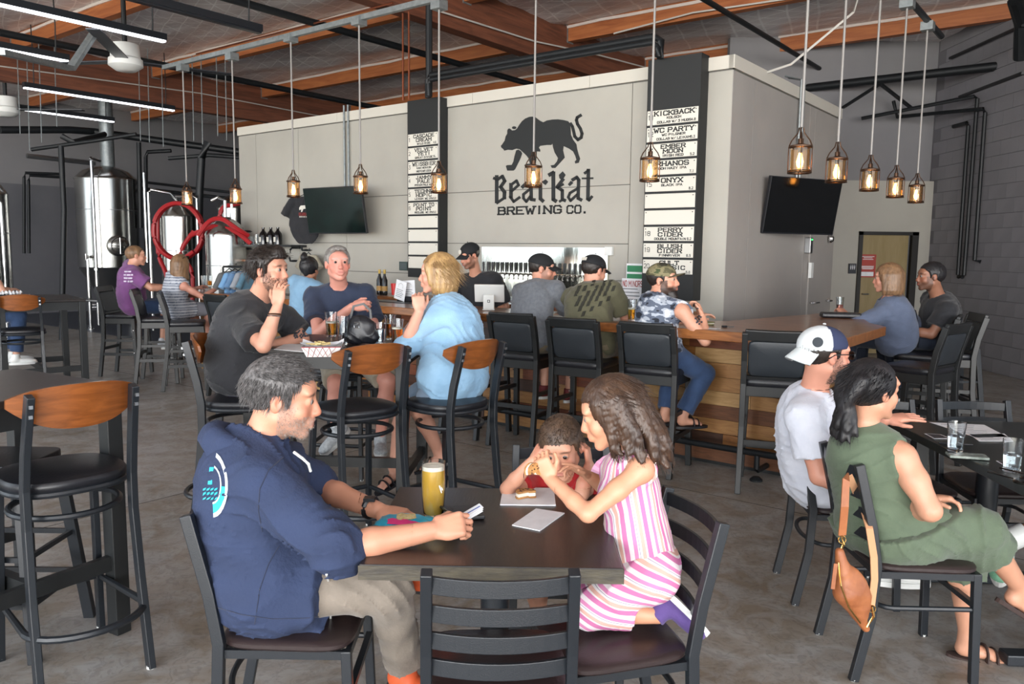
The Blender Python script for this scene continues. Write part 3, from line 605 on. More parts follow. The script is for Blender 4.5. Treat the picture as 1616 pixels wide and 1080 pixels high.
for a in (R(170), R(290), R(50)):
    c, s = math.cos(a), math.sin(a)
    obj('fan_blade', MB().bar([(c*.15, s*.15, .06), (c*1.2, s*1.2, .10)], .15, .012), MATS['fan_blade_grey'], f2)
br = [atY(0, 82, 7.6), atY(112, 108, 9.0), atY(155, 43, 9.4)]
tag(obj('strut_bracket', MB().bar(br, .09, .05), M_galv), 'grey steel bracket bending up between the two linear lights', 'bracket')
for p, r, lab in (
    ([(-12.3, 1, 4.45), (-12.3, 11.4, 4.45)], .05, 'black sprinkler pipe on the left, passing over the linear lights'),
    ([(-8.4, 1, 4.42), (-8.3, 12.5, 4.42)], .045, 'black sprinkler pipe passing over the pendants to the white wall'),
    ([(-4.2, 4, 4.55), (-4.2, 14, 4.55)], .035, 'thin black pipe above the right menu board')):
    t = tag(obj('sprinkler_pipe', MB().tube(p, r, 10), M_pipe, None, BF, smooth=True), lab, 'pipe')
tag(obj('sprinkler_main', MB().tube([(-20, 13.2, 4.25), (-1.25, 13.2, 4.25), (-.9, 12.0, 4.3), (-.9, 8, 4.35)], .065, 12), M_pipe, None, BF, smooth=True), 'thick black sprinkler main crossing the ceiling at right', 'pipe')
tag(obj('trunk_line', MB().tube([(-6.69, 6.95, 3.38), (-6.69, 6.95, 3.58), (-6.64, 6.95, 3.63), (-3.74, 6.95, 3.63), (-3.67, 6.95, 3.58), (-3.67, 6.95, 3.42)], .035, 10).tube([(-6.61, 6.88, 3.38), (-6.61, 6.88, 3.52), (-6.58, 6.88, 3.56), (-3.72, 6.88, 3.56), (-3.66, 6.88, 3.5), (-3.66, 6.88, 3.42)], .028, 10), M_pipe, None, BF, smooth=True), 'double black insulated beer line linking the tops of both menu boards', 'pipe')
M_cop = mat('copper_pipe', '7d4630', .4, .8)
tag(obj('copper_pipe', MB().tube([(-11, 6.6, 4.4), (-6.9, 6.6, 4.4)], .012, 8), M_cop, None, BF), 'copper pipe running under the ceiling left of the wide girder', 'pipe')
for u in (-7.05, -6.95): tag(obj('copper_riser', MB().tube([(u, 6.9, 3.38), (u, 6.9, 4.38)], .012, 8), M_cop, None, BF), 'copper riser above the left menu board, %s of the two' % ('left' if u < -7 else 'right'), 'pipe')
tag(obj('black_riser', MB().tube([(-6.72, 7.0, 3.4), (-6.72, 7.0, 4.7)], .04, 8), M_pipe, None, BF), 'black riser pipe above the left menu board', 'pipe')
for k, (pts, lab) in enumerate((
    ([(-7.05, 7.4, 4.55), (-7.04, 9.5, 4.6), (-6.95, 11, 4.7), (-6.9, 13, 4.8)], 'grey cable stapled along the wide girder'),
    ([(-14.9, 5, 4.5), (-14.9, 9, 4.65), (-14.9, 13, 4.6)], 'grey cable stapled along the left girder'),
    ([(-6.2, 10.3, 4.75), (-5, 10.35, 4.85), (-3.6, 10.35, 4.8), (-2.0, 10.35, 4.95)], 'white cable running along the purlin above the logo wall'),
    ([(-2.2, 8.4, 4.95), (-2.25, 8.3, 4.2), (-2.3, 8.2, 3.9), (-2.8, 8.0, 3.45), (-3.05, 8.0, 3.4)], 'white cable dropping to the cooler roof near its corner'))):
    tag(obj('cable', MB().tube(pts, .012, 6), mat('white_cable', 'bdbab4', .5), None, BF, smooth=True), lab, 'cable')
# steel braces high at right
for a, b, lab in ((atY(1616, 40, 9.6), atY(1500, 92, 11.6), 'rusty steel brace rising to the upper right corner'), (atY(1390, 133, 12), atY(1440, 172, 12.6), 'dark steel brace by the end wall, right leg'), (atY(1388, 133, 12), atY(1330, 170, 12.6), 'dark steel brace by the end wall, left leg'), (atY(1616, 115, 9.0), atY(1515, 153, 11.4), 'thin black rod sloping up the block wall')):
    tag(obj('steel_brace', MB().bar([a, b], .05, .03), M_pipe), lab, 'brace')
tag(obj('sprinkler_valve', MB().tube([atY(1603, 0, 9.5), atY(1614, 38, 9.7), atY(1612, 92, 9.9)], .09, 10), M_pipe), 'thick black drop pipe at the upper right edge', 'pipe')

# pendants
M_pglass = glass('glow_tinted_glass', 'ffe0b4', .0)  # clear glass, the bulb's warm glow tinted into its colour
M_bronze = mat('bronze_cage', '4a3425', .4, .7)
M_cord = mat('grey_pendant_rod', '8a8784', .5, .3)
def make_pendant(lab, u, v, zt, bz=2.21):
    t = thing('pendant_lamp', lab, 'pendant light', M=BF @ Matrix.Translation((u, v, bz)), group=None)
    obj('rod', MB().tube([(0, 0, .2), (0, 0, zt-bz)], .009, 8), M_cord, t, smooth=True)
    cg = obj('cage', MB().lathe([(.070, .072), (.074, .075), (.074, .085), (.03, .095), (.018, .1), (.018, .13)], 24), M_bronze, t, smooth=True)
    w = MB()
    for k in range(4):
        a = k*PI/2+.4; c, s = math.cos(a), math.sin(a)
        w.tube([(c*.07, s*.07, .085), (c*.055, s*.055, .12), (c*.02, s*.02, .165), (c*.012, s*.012, .20)], .0045, 6)
        w.tube([(c*.072, s*.072, .08), (c*.072, s*.072, -.085)], .003, 5)
    w.tube([(.071*math.cos(2*PI*i/24), .071*math.sin(2*PI*i/24), -.085) for i in range(24)], .0055, 6, closed=True)
    w.tube([(.071*math.cos(2*PI*i/24), .071*math.sin(2*PI*i/24), -.073) for i in range(24)], .0035, 6, closed=True)
    obj('wire', w, M_bronze, cg, smooth=True)
    obj('glass_shade', MB().lathe([(.060, -.08), (.060, .07), (.057, .07), (.057, -.08), (.060, -.08)], 24, cap=False), M_pglass, t, smooth=True)
    b = obj('bulb', MB().lathe([(.002, -.055), (.012, -.052), (.02, -.035), (.022, -.015), (.015, .015), (.010, .035), (.010, .05)], 16), emit('bulb_glow', 'ffb45a', 22), t, smooth=True)
    obj('socket', MB().lathe([(.014, .04), (.014, .075)], 12), M_black, t)
    obj('junction_box', MB().box((0, 0, zt-bz), (.11, .11, .08)), M_galv, t)
    return t
labs = ['pendant lamp of the bar row in front of the tanks, leftmost', 'pendant lamp of the bar row at the left end of the white wall', 'pendant lamp of the bar row left of the left television', 'pendant lamp of the bar row over the left television corner', 'pendant lamp of the bar row in front of the left menu board', 'pendant lamp of the bar row under the painted beast', 'pendant lamp of the bar row in front of the right menu board']
p0 = make_pendant(labs[0], -9.31, 5.4, 3.77)
for L, (u, z) in zip(labs[1:], ((-8.27, 2.2), (-7.19, 2.24), (-6.12, 2.24), (-5.06, 2.21), (-3.99, 2.22), (-2.91, 2.22))): dup(p0, (0, 0, 0), 0, L, M=BF @ Matrix.Translation((u, 5.4, z)))
labs = ['largest pendant lamp of the side row, nearest, at its left end', 'pendant lamp of the side row in front of the right television', 'middle pendant lamp of the side row', 'fourth pendant lamp of the side row, second from its right end', 'smallest pendant lamp of the side row, farthest']
p1 = make_pendant(labs[0], -1.75, 5.25, 3.8)
for L, v in zip(labs[1:], (6.05, 6.96, 7.85, 8.72)): dup(p1, (0, 0, 0), 0, L, M=BF @ Matrix.Translation((-1.75, v, 2.21)))
tag(obj('conduit_rail', MB().bar([(-9.75, 5.4, 3.83), (-2.4, 5.4, 3.83)], .045, .05), M_galv, None, BF), 'grey steel channel carrying the bar row of pendants', 'conduit')
tag(obj('conduit_rail', MB().tube([(-1.75, 4.9, 3.85), (-1.75, 9.4, 3.85)], .03, 8), M_pipe, None, BF), 'black pipe carrying the side row of pendants', 'conduit')
# ================================================================ FURNITURE
def arc(cx, cy, r, a0, a1, n, z, sy=1): return [(cx+r*math.cos(R(a0+(a1-a0)*i/n)), cy+sy*r*math.sin(R(a0+(a1-a0)*i/n)), z) for i in range(n+1)]
def pad(mb, outline, z0, z1, dome=.012):
    """cushion from an outline: edge rounded, top slightly domed"""
    n = len(outline); cx = sum(p[0] for p in outline)/n; cy = sum(p[1] for p in outline)/n; rings = []
    for s, z in ((.96, z0), (1, z0+(z1-z0)*.3), (1, z0+(z1-z0)*.65), (.97, z1-.004), (.90, z1), (.55, z1+dome*.8), (.2, z1+dome)):
        rings.append([(cx+(x-cx)*s, cy+(y-cy)*s, z) for x, y in outline])
    vs = [p for r_ in rings for p in r_]; fs = []
    for j in range(len(rings)-1):
        for i in range(n): fs.append((j*n+i, j*n+(i+1) % n, (j+1)*n+(i+1) % n, (j+1)*n+i))
    fs += [tuple(range(n))[::-1], tuple((len(rings)-1)*n+i for i in range(n))]
    return mb.add(vs, fs)
def superellipse(a, b, e, n=40, taper=0):
    out = []
    for i in range(n):
        t = 2*PI*i/n; c, s = math.cos(t), math.sin(t)
        x = a*math.copysign(abs(c)**(2/e), c); y = b*math.copysign(abs(s)**(2/e), s)
        out.append((x*(1+taper*y/b), y))
    return out

# --- ladder-back metal dining chair; local +Y is the front
def make_ladder(label, group=None):
    t = thing('dining_chair', label, 'chair', group=group)
    obj('seat', pad(MB(), superellipse(.205, .20, 5, 44, .06), .432, .462, .006), M_brownvinyl, t, smooth=True)
    obj('seat_frame', MB().bar([(-.18, -.18, .418), (.18, -.18, .418), (.19, .185, .418), (-.19, .185, .418)], .022, .026, closed=True), M_black, t)
    for s in (-1, 1):
        obj('leg', MB().bar([(s*.185, .18, .43), (s*.192, .195, 0)], .028, .030), M_black, t, bev=.003)
        obj('back_post', MB().sweep([(s*.185, -.25, 0), (s*.185, -.20, .25), (s*.185, -.19, .45), (s*.183, -.215, .60), (s*.178, -.275, .835)], [(-.014, -.017), (.014, -.017), (.014, .017), (-.014, .017)], upv=(0, 1, 0)), M_black, t, bev=.003)
        for y in (.195, -.25): obj('glide', MB().lathe([(.013, 0), (.015, .008)], 8, (s*.19 if y > 0 else s*.185, y, 0)), M_white, t)
    for k, z in enumerate((.80, .72, .64, .56)):
        y = -.215-(z-.60)*.255+.002; p = [(x, y-.035*(1-(x/.18)**2), z) for x in [-.178+.356*i/10 for i in range(11)]]
        obj('slat', MB().bar(p, .012, .044), M_black, t, bev=.002)
    st = [(-.186, .19, .29), (-.186, -.12, .29)]+arc(0, -.12, .186, 180, 360, 12, .29, .42)+[(.186, .19, .29)]
    obj('stretcher', MB().tube(st, .010, 8), M_black, t, smooth=True)
    obj('stretcher', MB().bar([(-.186, .19, .30), (.186, .19, .30)], .02, .02), M_black, t)
    return t
# --- bar-height metal stool with curved wood back
def make_woodback(label):
    t = thing('bar_stool', label, 'stool')
    obj('seat', pad(MB(), superellipse(.21, .205, 2.7, 44), .735, .775, .012), M_vinyl, t, smooth=True)
    obj('seat_ring', MB().tube([(x*.98, y*.98, .728) for x, y in superellipse(.21, .205, 2.7, 32)], .012, 8, closed=True), M_black, t, smooth=True)
    for s in (-1, 1):
        obj('leg', MB().bar([(s*.165, .16, .73), (s*.185, .21, 0)], .026, .034), M_black, t, bev=.003)
        pp = [(s*.19, -.265, 0), (s*.185, -.215, .35), (s*.18, -.19, .62), (s*.18, -.19, .76), (s*.178, -.21, .88), (s*.17, -.265, 1.10)]
        bp = obj('back_post', MB().sweep(pp, [(-.013, -.02), (.013, -.02), (.013, .02), (-.013, .02)], upv=(0, 1, 0)), M_black, t, bev=.003)
        for z in (1.03, 1.065): obj('bolt', MB().box((s*.173, -.2475-(z-1.0)*.25-.012, z), (.012, .02, .012)), M_steeldull, bp)
        obj('glide', MB().lathe([(.016, 0), (.018, .01)], 8, (s*.19, -.265, 0)), M_white, t); obj('glide', MB().lathe([(.016, 0), (.018, .01)], 8, (s*.185, .21, 0)), M_white, t)
    def bf(thk):
        def fn(a, b):
            x = (a-.5)*.44; e = 1-abs(x/.22)**3.2; zt = 1.115+.012*(1-(x/.22)**2)-.055*(1-e)*.6; zb = .965+.085*(abs(x/.22)**2.6)
            z = zb+(max(zt, zb+.01)-zb)*b
            return (x, -.235-(z-1.0)*.22+.075*(x/.22)**2+thk-.01, z)
        return fn
    m = MB().grid(22, 6, bf(.012)); m2 = MB().grid(22, 6, bf(-.002)); n = len(m.v); m.v += m2.v; m.f += [tuple(i+n for i in f) for f in m2.f]
    W1 = 23
    edge = [i for i in range(22)]+[22+W1*j for j in range(6)]+[W1*6+22-i for i in range(22)]+[W1*(6-j) for j in range(6)]
    for i in range(len(edge)): a, b = edge[i], edge[(i+1) % len(edge)]; m.f.append((a, b, b+n, a+n))
    obj('backrest', m, M_stoolwood, t, smooth=True)
    r1 = arc(0, -.02, .185, 0, 360, 28, .64); obj('upper_ring', MB().tube(r1[:-1], .012, 8, closed=True), M_black, t, smooth=True)
    st = [(-.18, .195, .24), (-.20, -.16, .24)]+arc(0, -.17, .20, 180, 360, 14, .24, .8)+[(.20, -.16, .24), (.18, .195, .24)]
    obj('foot_ring', MB().tube(st, .014, 8, closed=True), M_black, t, smooth=True)
    return t
# --- wooden bar stool with padded back
def make_padded(label):
    t = thing('bar_stool', label, 'stool')
    obj('seat', pad(MB(), superellipse(.215, .205, 6, 44), .725, .775, .010), M_vinyl, t, smooth=True)
    obj('seat_rail', MB().b2((-.205, -.19, .655), (.205, .19, .725)), M_blackwood, t, bev=.004)
    for s in (-1, 1):
        obj('leg', MB().bar([(s*.185, .17, .70), (s*.20, .20, 0)], .042, .042), M_blackwood, t, bev=.004)
        obj('back_post', MB().sweep([(s*.205, -.26, 0), (s*.20, -.20, .45), (s*.20, -.19, .74), (s*.20, -.215, .9), (s*.20, -.27, 1.09)], [(-.019, -.022), (.019, -.022), (.019, .022), (-.019, .022)], upv=(0, 1, 0)), M_blackwood, t, bev=.004)
        obj('side_stretcher', MB().bar([(s*.2, .19, .28), (s*.203, -.22, .28)], .024, .035), M_blackwood, t)
        obj('side_stretcher', MB().bar([(s*.195, .18, .45), (s*.20, -.20, .45)], .024, .03), M_blackwood, t)
        for z in (.47, .58, .30): obj('screw', MB().box((s*.226, .185, z), (.006, .01, .01)), M_chrome, t)
    obj('footrest', MB().b2((-.19, .175, .22), (.19, .20, .26)), M_blackwood, t, bev=.003)
    obj('rear_stretcher', MB().b2((-.19, -.225, .33), (.19, -.205, .365)), M_blackwood, t)
    rx = math.atan2(.055, .19)
    Mb = Matrix.Translation((0, -.235, .955)) @ Matrix.Rotation(rx, 4, 'X')
    obj('top_rail', MB().bar([(x, .012*(x/.2)**2-.006, .125) for x in [-.2+.04*i for i in range(11)]], .03, .075), M_blackwood, t, M=Mb, bev=.006)
    obj('backrest', pad(MB(), superellipse(.178, .125, 9, 40), -.022, .014, .008), M_vinylpad, t, M=Mb @ Matrix.Translation((0, 0, -.04)) @ Matrix.Rotation(PI/2, 4, 'X'), smooth=True)
    obj('lower_rail', MB().b2((-.18, -.012, -.19), (.18, .012, -.165)), M_blackwood, t, M=Mb)
    return t
def face(dx, dy): return math.atan2(dy, dx)-PI/2          # rotation so that local +Y points to (dx, dy)

L0 = make_ladder('black ladder-back chair nearest the camera, empty, back towards us'); L0.location = (-.03, 2.11, 0); L0.rotation_euler = (0, 0, R(2))
dup(L0, (-.66, 2.40, 0), face(1, .02), 'black ladder-back chair under the man in the blue hoodie')
dup(L0, (.30, 2.31, 0), face(-.97, -.25), 'black ladder-back chair the girl kneels on')
dup(L0, (.20, 2.83, 0), face(0, -1), 'black ladder-back chair behind the boy in red')
dup(L0, (1.58, 3.66, 0), face(1, -.1), 'black ladder-back chair under the man in the white cap')
dup(L0, (1.56, 3.03, 0), face(1, -.02), 'black ladder-back chair under the woman in green, bag on its back')
dup(L0, (2.47, 3.95, 0), face(-.05, -1), 'black ladder-back chair empty at the far end of the right table')
dup(L0, (1.98, 3.93, 0), face(.05, -1), 'black ladder-back chair half hidden behind the woman in green')

dup(L0, (3.02, 3.16, 0), face(-1, .05), 'black ladder-back chair beyond the right edge, under the cut-off person')

W0 = make_woodback('bar stool with curved wooden back, empty, nearest at the left edge')
W0.location = (-1.69, 2.92, 0); W0.rotation_euler = (0, 0, face(-.68, .62))
dup(W0, (-.84, 4.22, 0), face(-.62, .78), 'bar stool with curved wooden back, empty, behind the hoodie man')
dup(W0, (-.36, 4.42, 0), face(-.78, .62), 'bar stool with curved wooden back under the blonde woman')
dup(W0, (-1.50, 4.42, 0), face(.98, .1), 'bar stool under the man in the black T-shirt')
dup(W0, (-4.93, 7.95, 0), face(-.5, .85), 'bar stool with curved wooden back at the far left table, beside its corner')
dup(W0, (-5.72, 8.30, 0), face(.7, .55), 'bar stool under the person cut off by the left edge')
dup(W0, (-1.2, 5.62, 0), face(-.1, -1), 'bar stool under the older man in the navy T-shirt')

P0 = make_padded('padded black bar stool at the bar behind the blonde woman'); bstools = [
    (-.30, 6.95, 'padded black bar stool at the bar behind the blonde woman', 0),
    (.12, 6.58, 'padded black bar stool under the man in the grey T-shirt', R(8)),
    (.58, 6.16, 'padded black bar stool under the man in the olive T-shirt', R(8)),
    (1.08, 5.84, 'padded black bar stool under the man in the camouflage vest', R(8)),
    (1.80, 5.38, 'padded black bar stool standing empty behind the man in the white cap', R(20)),
    (-4.84, 9.95, 'padded black bar stool under the man in the purple T-shirt', R(-52)),
    (-4.20, 9.45, 'padded black bar stool under the woman in the striped top', R(-38)),
    (-3.71, 9.02, 'padded black bar stool empty at the left part of the bar', R(-32)),
    (-1.55, 7.75, 'padded black bar stool under the person with the hair bun', 0),
    (-2.97, 8.6, 'padded black bar stool between the hair-bun person and the tanks, mostly hidden', 0)]
for i, (x, y, lab, dr) in enumerate(bstools):
    rz = -YAW+dr
    if i == 0: P0.location = (x, y, 0); P0.rotation_euler = (0, 0, rz)
    else: dup(P0, (x, y, 0), rz, lab)
dup(P0, (3.52, 6.80, 0), face(-.75, .45), 'padded black bar stool under the woman with the shoulder strap')
dup(P0, (3.78, 6.95, 0), face(-1, .2), 'padded black bar stool under the man in black by the block wall')
dup(P0, (3.12, 6.05, 0), face(-.6, .75), 'padded black bar stool empty at the near right corner of the bar')

# --- metal stools with wooden seats by the block wall
def make_tolix(label):
    t = thing('metal_stool', label, 'stool')
    obj('seat', MB().prism(superellipse(.16, .16, 6, 24), .735, .765), mat('stool_seat_wood', '6d4a3a', .4), t, bev=.004)
    obj('apron', MB().prism(superellipse(.155, .155, 6, 24), .69, .735), M_black, t)
    for sx in (-1, 1):
        for sy in (-1, 1): obj('leg', MB().bar([(sx*.135, sy*.135, .72), (sx*.20, sy*.20, 0)], .045, .03), M_black, t, bev=.003)
    for z, a in ((.22, .18), (.40, .163)): obj('stretcher', MB().bar([(-a, -a, z), (a, -a, z), (a, a, z), (-a, a, z)], .02, .02, closed=True), M_black, t)
    return t
make_tolix('backless metal stool with wooden seat by the block wall').location = (4.35, 7.75, 0)
t_ = make_tolix('backless black stool tucked under the left high table'); t_.location = (-2.02, 3.10, 0); s0 = [c for c in t_.children if c.name.startswith('seat')][0]; s0.data = s0.data.copy(); s0.data.materials[0] = M_vinyl

# --- tables
def high_table(label, x, y, w, d, rz, h=1.05):
    t = thing('high_table', label, 'table', (x, y, 0), rz)
    obj('tabletop', MB().b2((-w/2, -d/2, h-.03), (w/2, d/2, h)), M_table, t, bev=.004)
    obj('apron', MB().b2((-w/2+.04, -d/2+.04, h-.12), (w/2-.04, d/2-.04, h-.03)), M_blackwood, t)
    for sx in (-1, 1):
        for sy in (-1, 1): obj('leg', MB().b2((sx*(w/2-.035)-.032, sy*(d/2-.035)-.032, 0), (sx*(w/2-.035)+.032, sy*(d/2-.035)+.032, h-.03)), M_blackwood, t, bev=.003)
    for sx in (-1, 1): obj('stretcher', MB().b2((sx*(w/2-.035)-.015, -d/2+.05, .28), (sx*(w/2-.035)+.015, d/2-.05, .34)), M_blackwood, t)
    obj('stretcher', MB().b2((-w/2+.04, -.02, .28), (w/2-.04, .02, .34)), M_blackwood, t)
    return t
high_table('dark square high table at the left edge beside the wooden-back stool', -2.09, 3.04, .75, .75, math.atan2(-.36, .53)+.08)
high_table('dark high table where the black T-shirt man leans', -1.03, 4.76, .94, .74, R(-3))
high_table('far dark high table at the left edge with a bowl on it', -5.15, 8.55, 1.0, .8, R(-50))
# front table
t = thing('dining_table', 'dark stained square table on a pedestal in the foreground', 'table', (-.045, 2.405, 0), R(-.7))
obj('tabletop', MB().b2((-.355, -.355, .715), (.355, .355, .76)), M_table, t, bev=.003)
obj('edge_band', MB().b2((-.357, -.357, .717), (.357, -.3552, .757)), M_tedge, t)
obj('edge_band', MB().b2((.3552, -.357, .717), (.357, .357, .757)), M_tedge, t)
obj('pedestal', MB().lathe([(.045, .05), (.045, .70)], 24).lathe([(.12, .70), (.12, .714)], 24), M_black, t, smooth=True)
obj('cross_base', MB().bar([(-.28, -.28, .03), (.28, .28, .03)], .06, .04).bar([(-.28, .28, .03), (.28, -.28, .03)], .06, .04), M_black, t, bev=.006)
# right table
t = thing('dining_table', 'long dark dining table at the right with glasses and papers on it', 'table', (2.42, 3.42, 0), R(-2))
obj('tabletop', MB().b2((-.50, -.72, .72), (.27, .60, .76)), mat('dark_green_black_table', '262b28', .28, col2='1d211f', scale=5, stretch=(1, 6, 1)), t, bev=.003)
for y in (-.45, .35):
    obj('pedestal', MB().lathe([(.05, .04), (.05, .71)], 20, (-.11, y, 0)), M_black, t, smooth=True)
    obj('cross_base', MB().bar([(-.45, y, .03), (.23, y, .03)], .07, .045), M_black, t, bev=.006)
obj('leg', MB().b2((-.46, .35, 0), (-.40, .41, .72)), M_blackwood, t)
# ================================================================ PEOPLE: bodies and clothes grown from blended volumes
def nz(v): v = np.asarray(v, float); return v/(np.linalg.norm(v)+1e-9)
class Vol:
    """list of soft primitives; meshed with surface nets"""
    def __init__(s): s.p = []; s.sub = []; s.cuts = []
    def cone(s, a, b, ra, rb, k=.02, flat=None): s.p.append(('c', np.array(a, float), np.array(b, float), ra, rb, k, flat)); return s
    def ell(s, c, r, k=.02, A=None): s.p.append(('e', np.array(c, float), np.array(r, float), None if A is None else np.array(A, float), 0, k, None)); return s
    def minus(s, c, r, k=.01, A=None): s.sub.append((np.array(c, float), np.array(r, float), A, k)); return s
    def cut(s, n, p): n = nz(n); s.cuts.append((n, float(n @ np.asarray(p, float)))); return s     # keeps n.x < n.p
    @staticmethod
    def _ell(P, c, r, A):
        q = P-c
        if A is not None: q = q @ A
        q1 = q/r; k0 = np.sqrt((q1*q1).sum(-1))+1e-9; q2 = q1/r; k1 = np.sqrt((q2*q2).sum(-1))+1e-9
        return k0*(k0-1)/k1
    def field(s, X, Y, Z, infl=0):
        F = np.full((len(X), len(Y), len(Z)), .3, np.float32); h = X[1]-X[0]
        def win(lo, hi):
            o = []
            for G_, a, b in ((X, lo[0], hi[0]), (Y, lo[1], hi[1]), (Z, lo[2], hi[2])):
                i = max(int((a-G_[0])/h), 0); j = min(int((b-G_[0])/h)+2, len(G_))
                if j <= i: return None
                o.append(slice(i, j))
            return o
        def pts(w): g = np.meshgrid(X[w[0]], Y[w[1]], Z[w[2]], indexing='ij'); return np.stack(g, -1)
        for t, a, b, ra, rb, k, flat in s.p:
            if t == 'c': m = max(ra, rb)+infl+k+3*h; lo = np.minimum(a, b)-m; hi = np.maximum(a, b)+m
            else: m = b.max()+infl+k+3*h; lo = a-m; hi = a+m
            w = win(lo, hi)
            if w is None: continue
            P = pts(w)
            if t == 'c':
                ba = b-a; L2 = ba @ ba+1e-9; tt = np.clip(((P-a) @ ba)/L2, 0, 1)
                d = np.sqrt(((P-a-tt[..., None]*ba)**2).sum(-1))-(ra+(rb-ra)*tt)
                if flat: u = ba/math.sqrt(L2); d = np.maximum(d, (P-b) @ u)
            else: d = s._ell(P, a, b, ra)
            d = d-infl; f = F[tuple(w)]; hh = np.clip(.5+.5*(f-d)/k, 0, 1)
            F[tuple(w)] = f*(1-hh)+d*hh-k*hh*(1-hh)
        for c, r, A, k in s.sub:
            m = r.max()+k+2*h; w = win(c-m, c+m)
            if w is None: continue
            d = -s._ell(pts(w), c, r, A); f = F[tuple(w)]; hh = np.clip(.5-.5*(f-d)/k, 0, 1)
            F[tuple(w)] = f*(1-hh)+d*hh+k*hh*(1-hh)
        if s.cuts:
            for n, d0 in s.cuts:
                D = (X[:, None, None]*n[0]+Y[None, :, None]*n[1]+Z[None, None, :]*n[2])-d0; F = np.maximum(F, D)
        return F
    def bounds(s, infl=0):
        lo = np.full(3, 1e9); hi = -lo
        for t, a, b, ra, rb, k, fl_ in s.p:
            if t == 'c': lo = np.minimum(lo, np.minimum(a-ra, b-rb)); hi = np.maximum(hi, np.maximum(a+ra, b+rb))
            else: lo = np.minimum(lo, a-b.max()); hi = np.maximum(hi, a+b.max())
        return lo-infl-.02, hi+infl+.02
def surfnet(F, o, h):
    S = F < 0; nx, ny, nz_ = F.shape
    c = [S[i:nx-1+i, j:ny-1+j, k:nz_-1+k] for i in (0, 1) for j in (0, 1) for k in (0, 1)]
    cnt = sum(x.astype(np.int8) for x in c); act = (cnt > 0) & (cnt < 8); ids = np.full(act.shape, -1, np.int32)
    idx = np.argwhere(act); ids[act] = np.arange(len(idx)); i, j, k = idx.T
    V = np.zeros((len(idx), 3)); N = np.zeros(len(idx))
    for ax in range(3):
        for a in (0, 1):
            for b in (0, 1):
                d = [0, 0, 0]; o2 = [x for x in range(3) if x != ax]; d[o2[0]] = a; d[o2[1]] = b
                e = list(d); e[ax] = 1
                f0 = F[i+d[0], j+d[1], k+d[2]]; f1 = F[i+e[0], j+e[1], k+e[2]]; m = (f0 < 0) != (f1 < 0)
                t = np.where(m, f0/(f0-f1+1e-12), 0); p = np.array(d, float)[None, :].repeat(len(idx), 0); p[:, ax] = t
                V += p*m[:, None]; N += m
    V = (V/N[:, None]+idx)*h+o
    Q = []
    for ax in range(3):
        sl0 = [slice(1, None)]*3; sl1 = [slice(1, None)]*3; sl0[ax] = slice(0, -1); sl1[ax] = slice(1, None)
        A = S[tuple(sl0)]; B = S[tuple(sl1)]
        e = np.argwhere(A != B)
        if not len(e): continue
        base = e+1; base[:, ax] -= 1; inside = A[tuple(e.T)]
        o1, o2 = [x for x in range(3) if x != ax]
        def cell(da, db):
            q = base.copy(); q[:, o1] -= da; q[:, o2] -= db
            q2 = np.clip(q, 0, np.array(ids.shape)-1); r = ids[tuple(q2.T)]; r[(q != q2).any(1)] = -1; return r
        q = np.stack([cell(1, 1), cell(0, 1), cell(0, 0), cell(1, 0)], 1)
        flip = inside if ax != 1 else ~inside
        q[~flip] = q[~flip][:, ::-1]; Q.append(q[(q >= 0).all(1)])
    return V, np.concatenate(Q)
def smoothv(V, Q, it=1):
    for _ in range(it):
        A = np.zeros_like(V); n = np.zeros(len(V))
        for a, b in ((0, 1), (1, 2), (2, 3), (3, 0)):
            np.add.at(A, Q[:, a], V[Q[:, b]]); np.add.at(n, Q[:, a], 1); np.add.at(A, Q[:, b], V[Q[:, a]]); np.add.at(n, Q[:, b], 1)
        V = V*.5+.5*A/np.maximum(n, 1)[:, None]
    return V
def npmesh(name, V, Q, m, colors=None):
    me = bpy.data.meshes.new(name); me.vertices.add(len(V)); me.vertices.foreach_set('co', V.astype(np.float32).ravel())
    me.loops.add(len(Q)*4); me.loops.foreach_set('vertex_index', Q.astype(np.int32).ravel())
    me.polygons.add(len(Q)); me.polygons.foreach_set('loop_start', np.arange(0, len(Q)*4, 4, dtype=np.int32)); me.polygons.foreach_set('use_smooth', np.ones(len(Q), bool))
    me.update(calc_edges=True); me.validate()
    if colors is not None:
        ca = me.color_attributes.new('Col', 'FLOAT_COLOR', 'POINT'); ca.data.foreach_set('color', np.concatenate([colors, np.ones((len(V), 1))], 1).astype(np.float32).ravel())
    if m: me.materials.append(m)
    return me
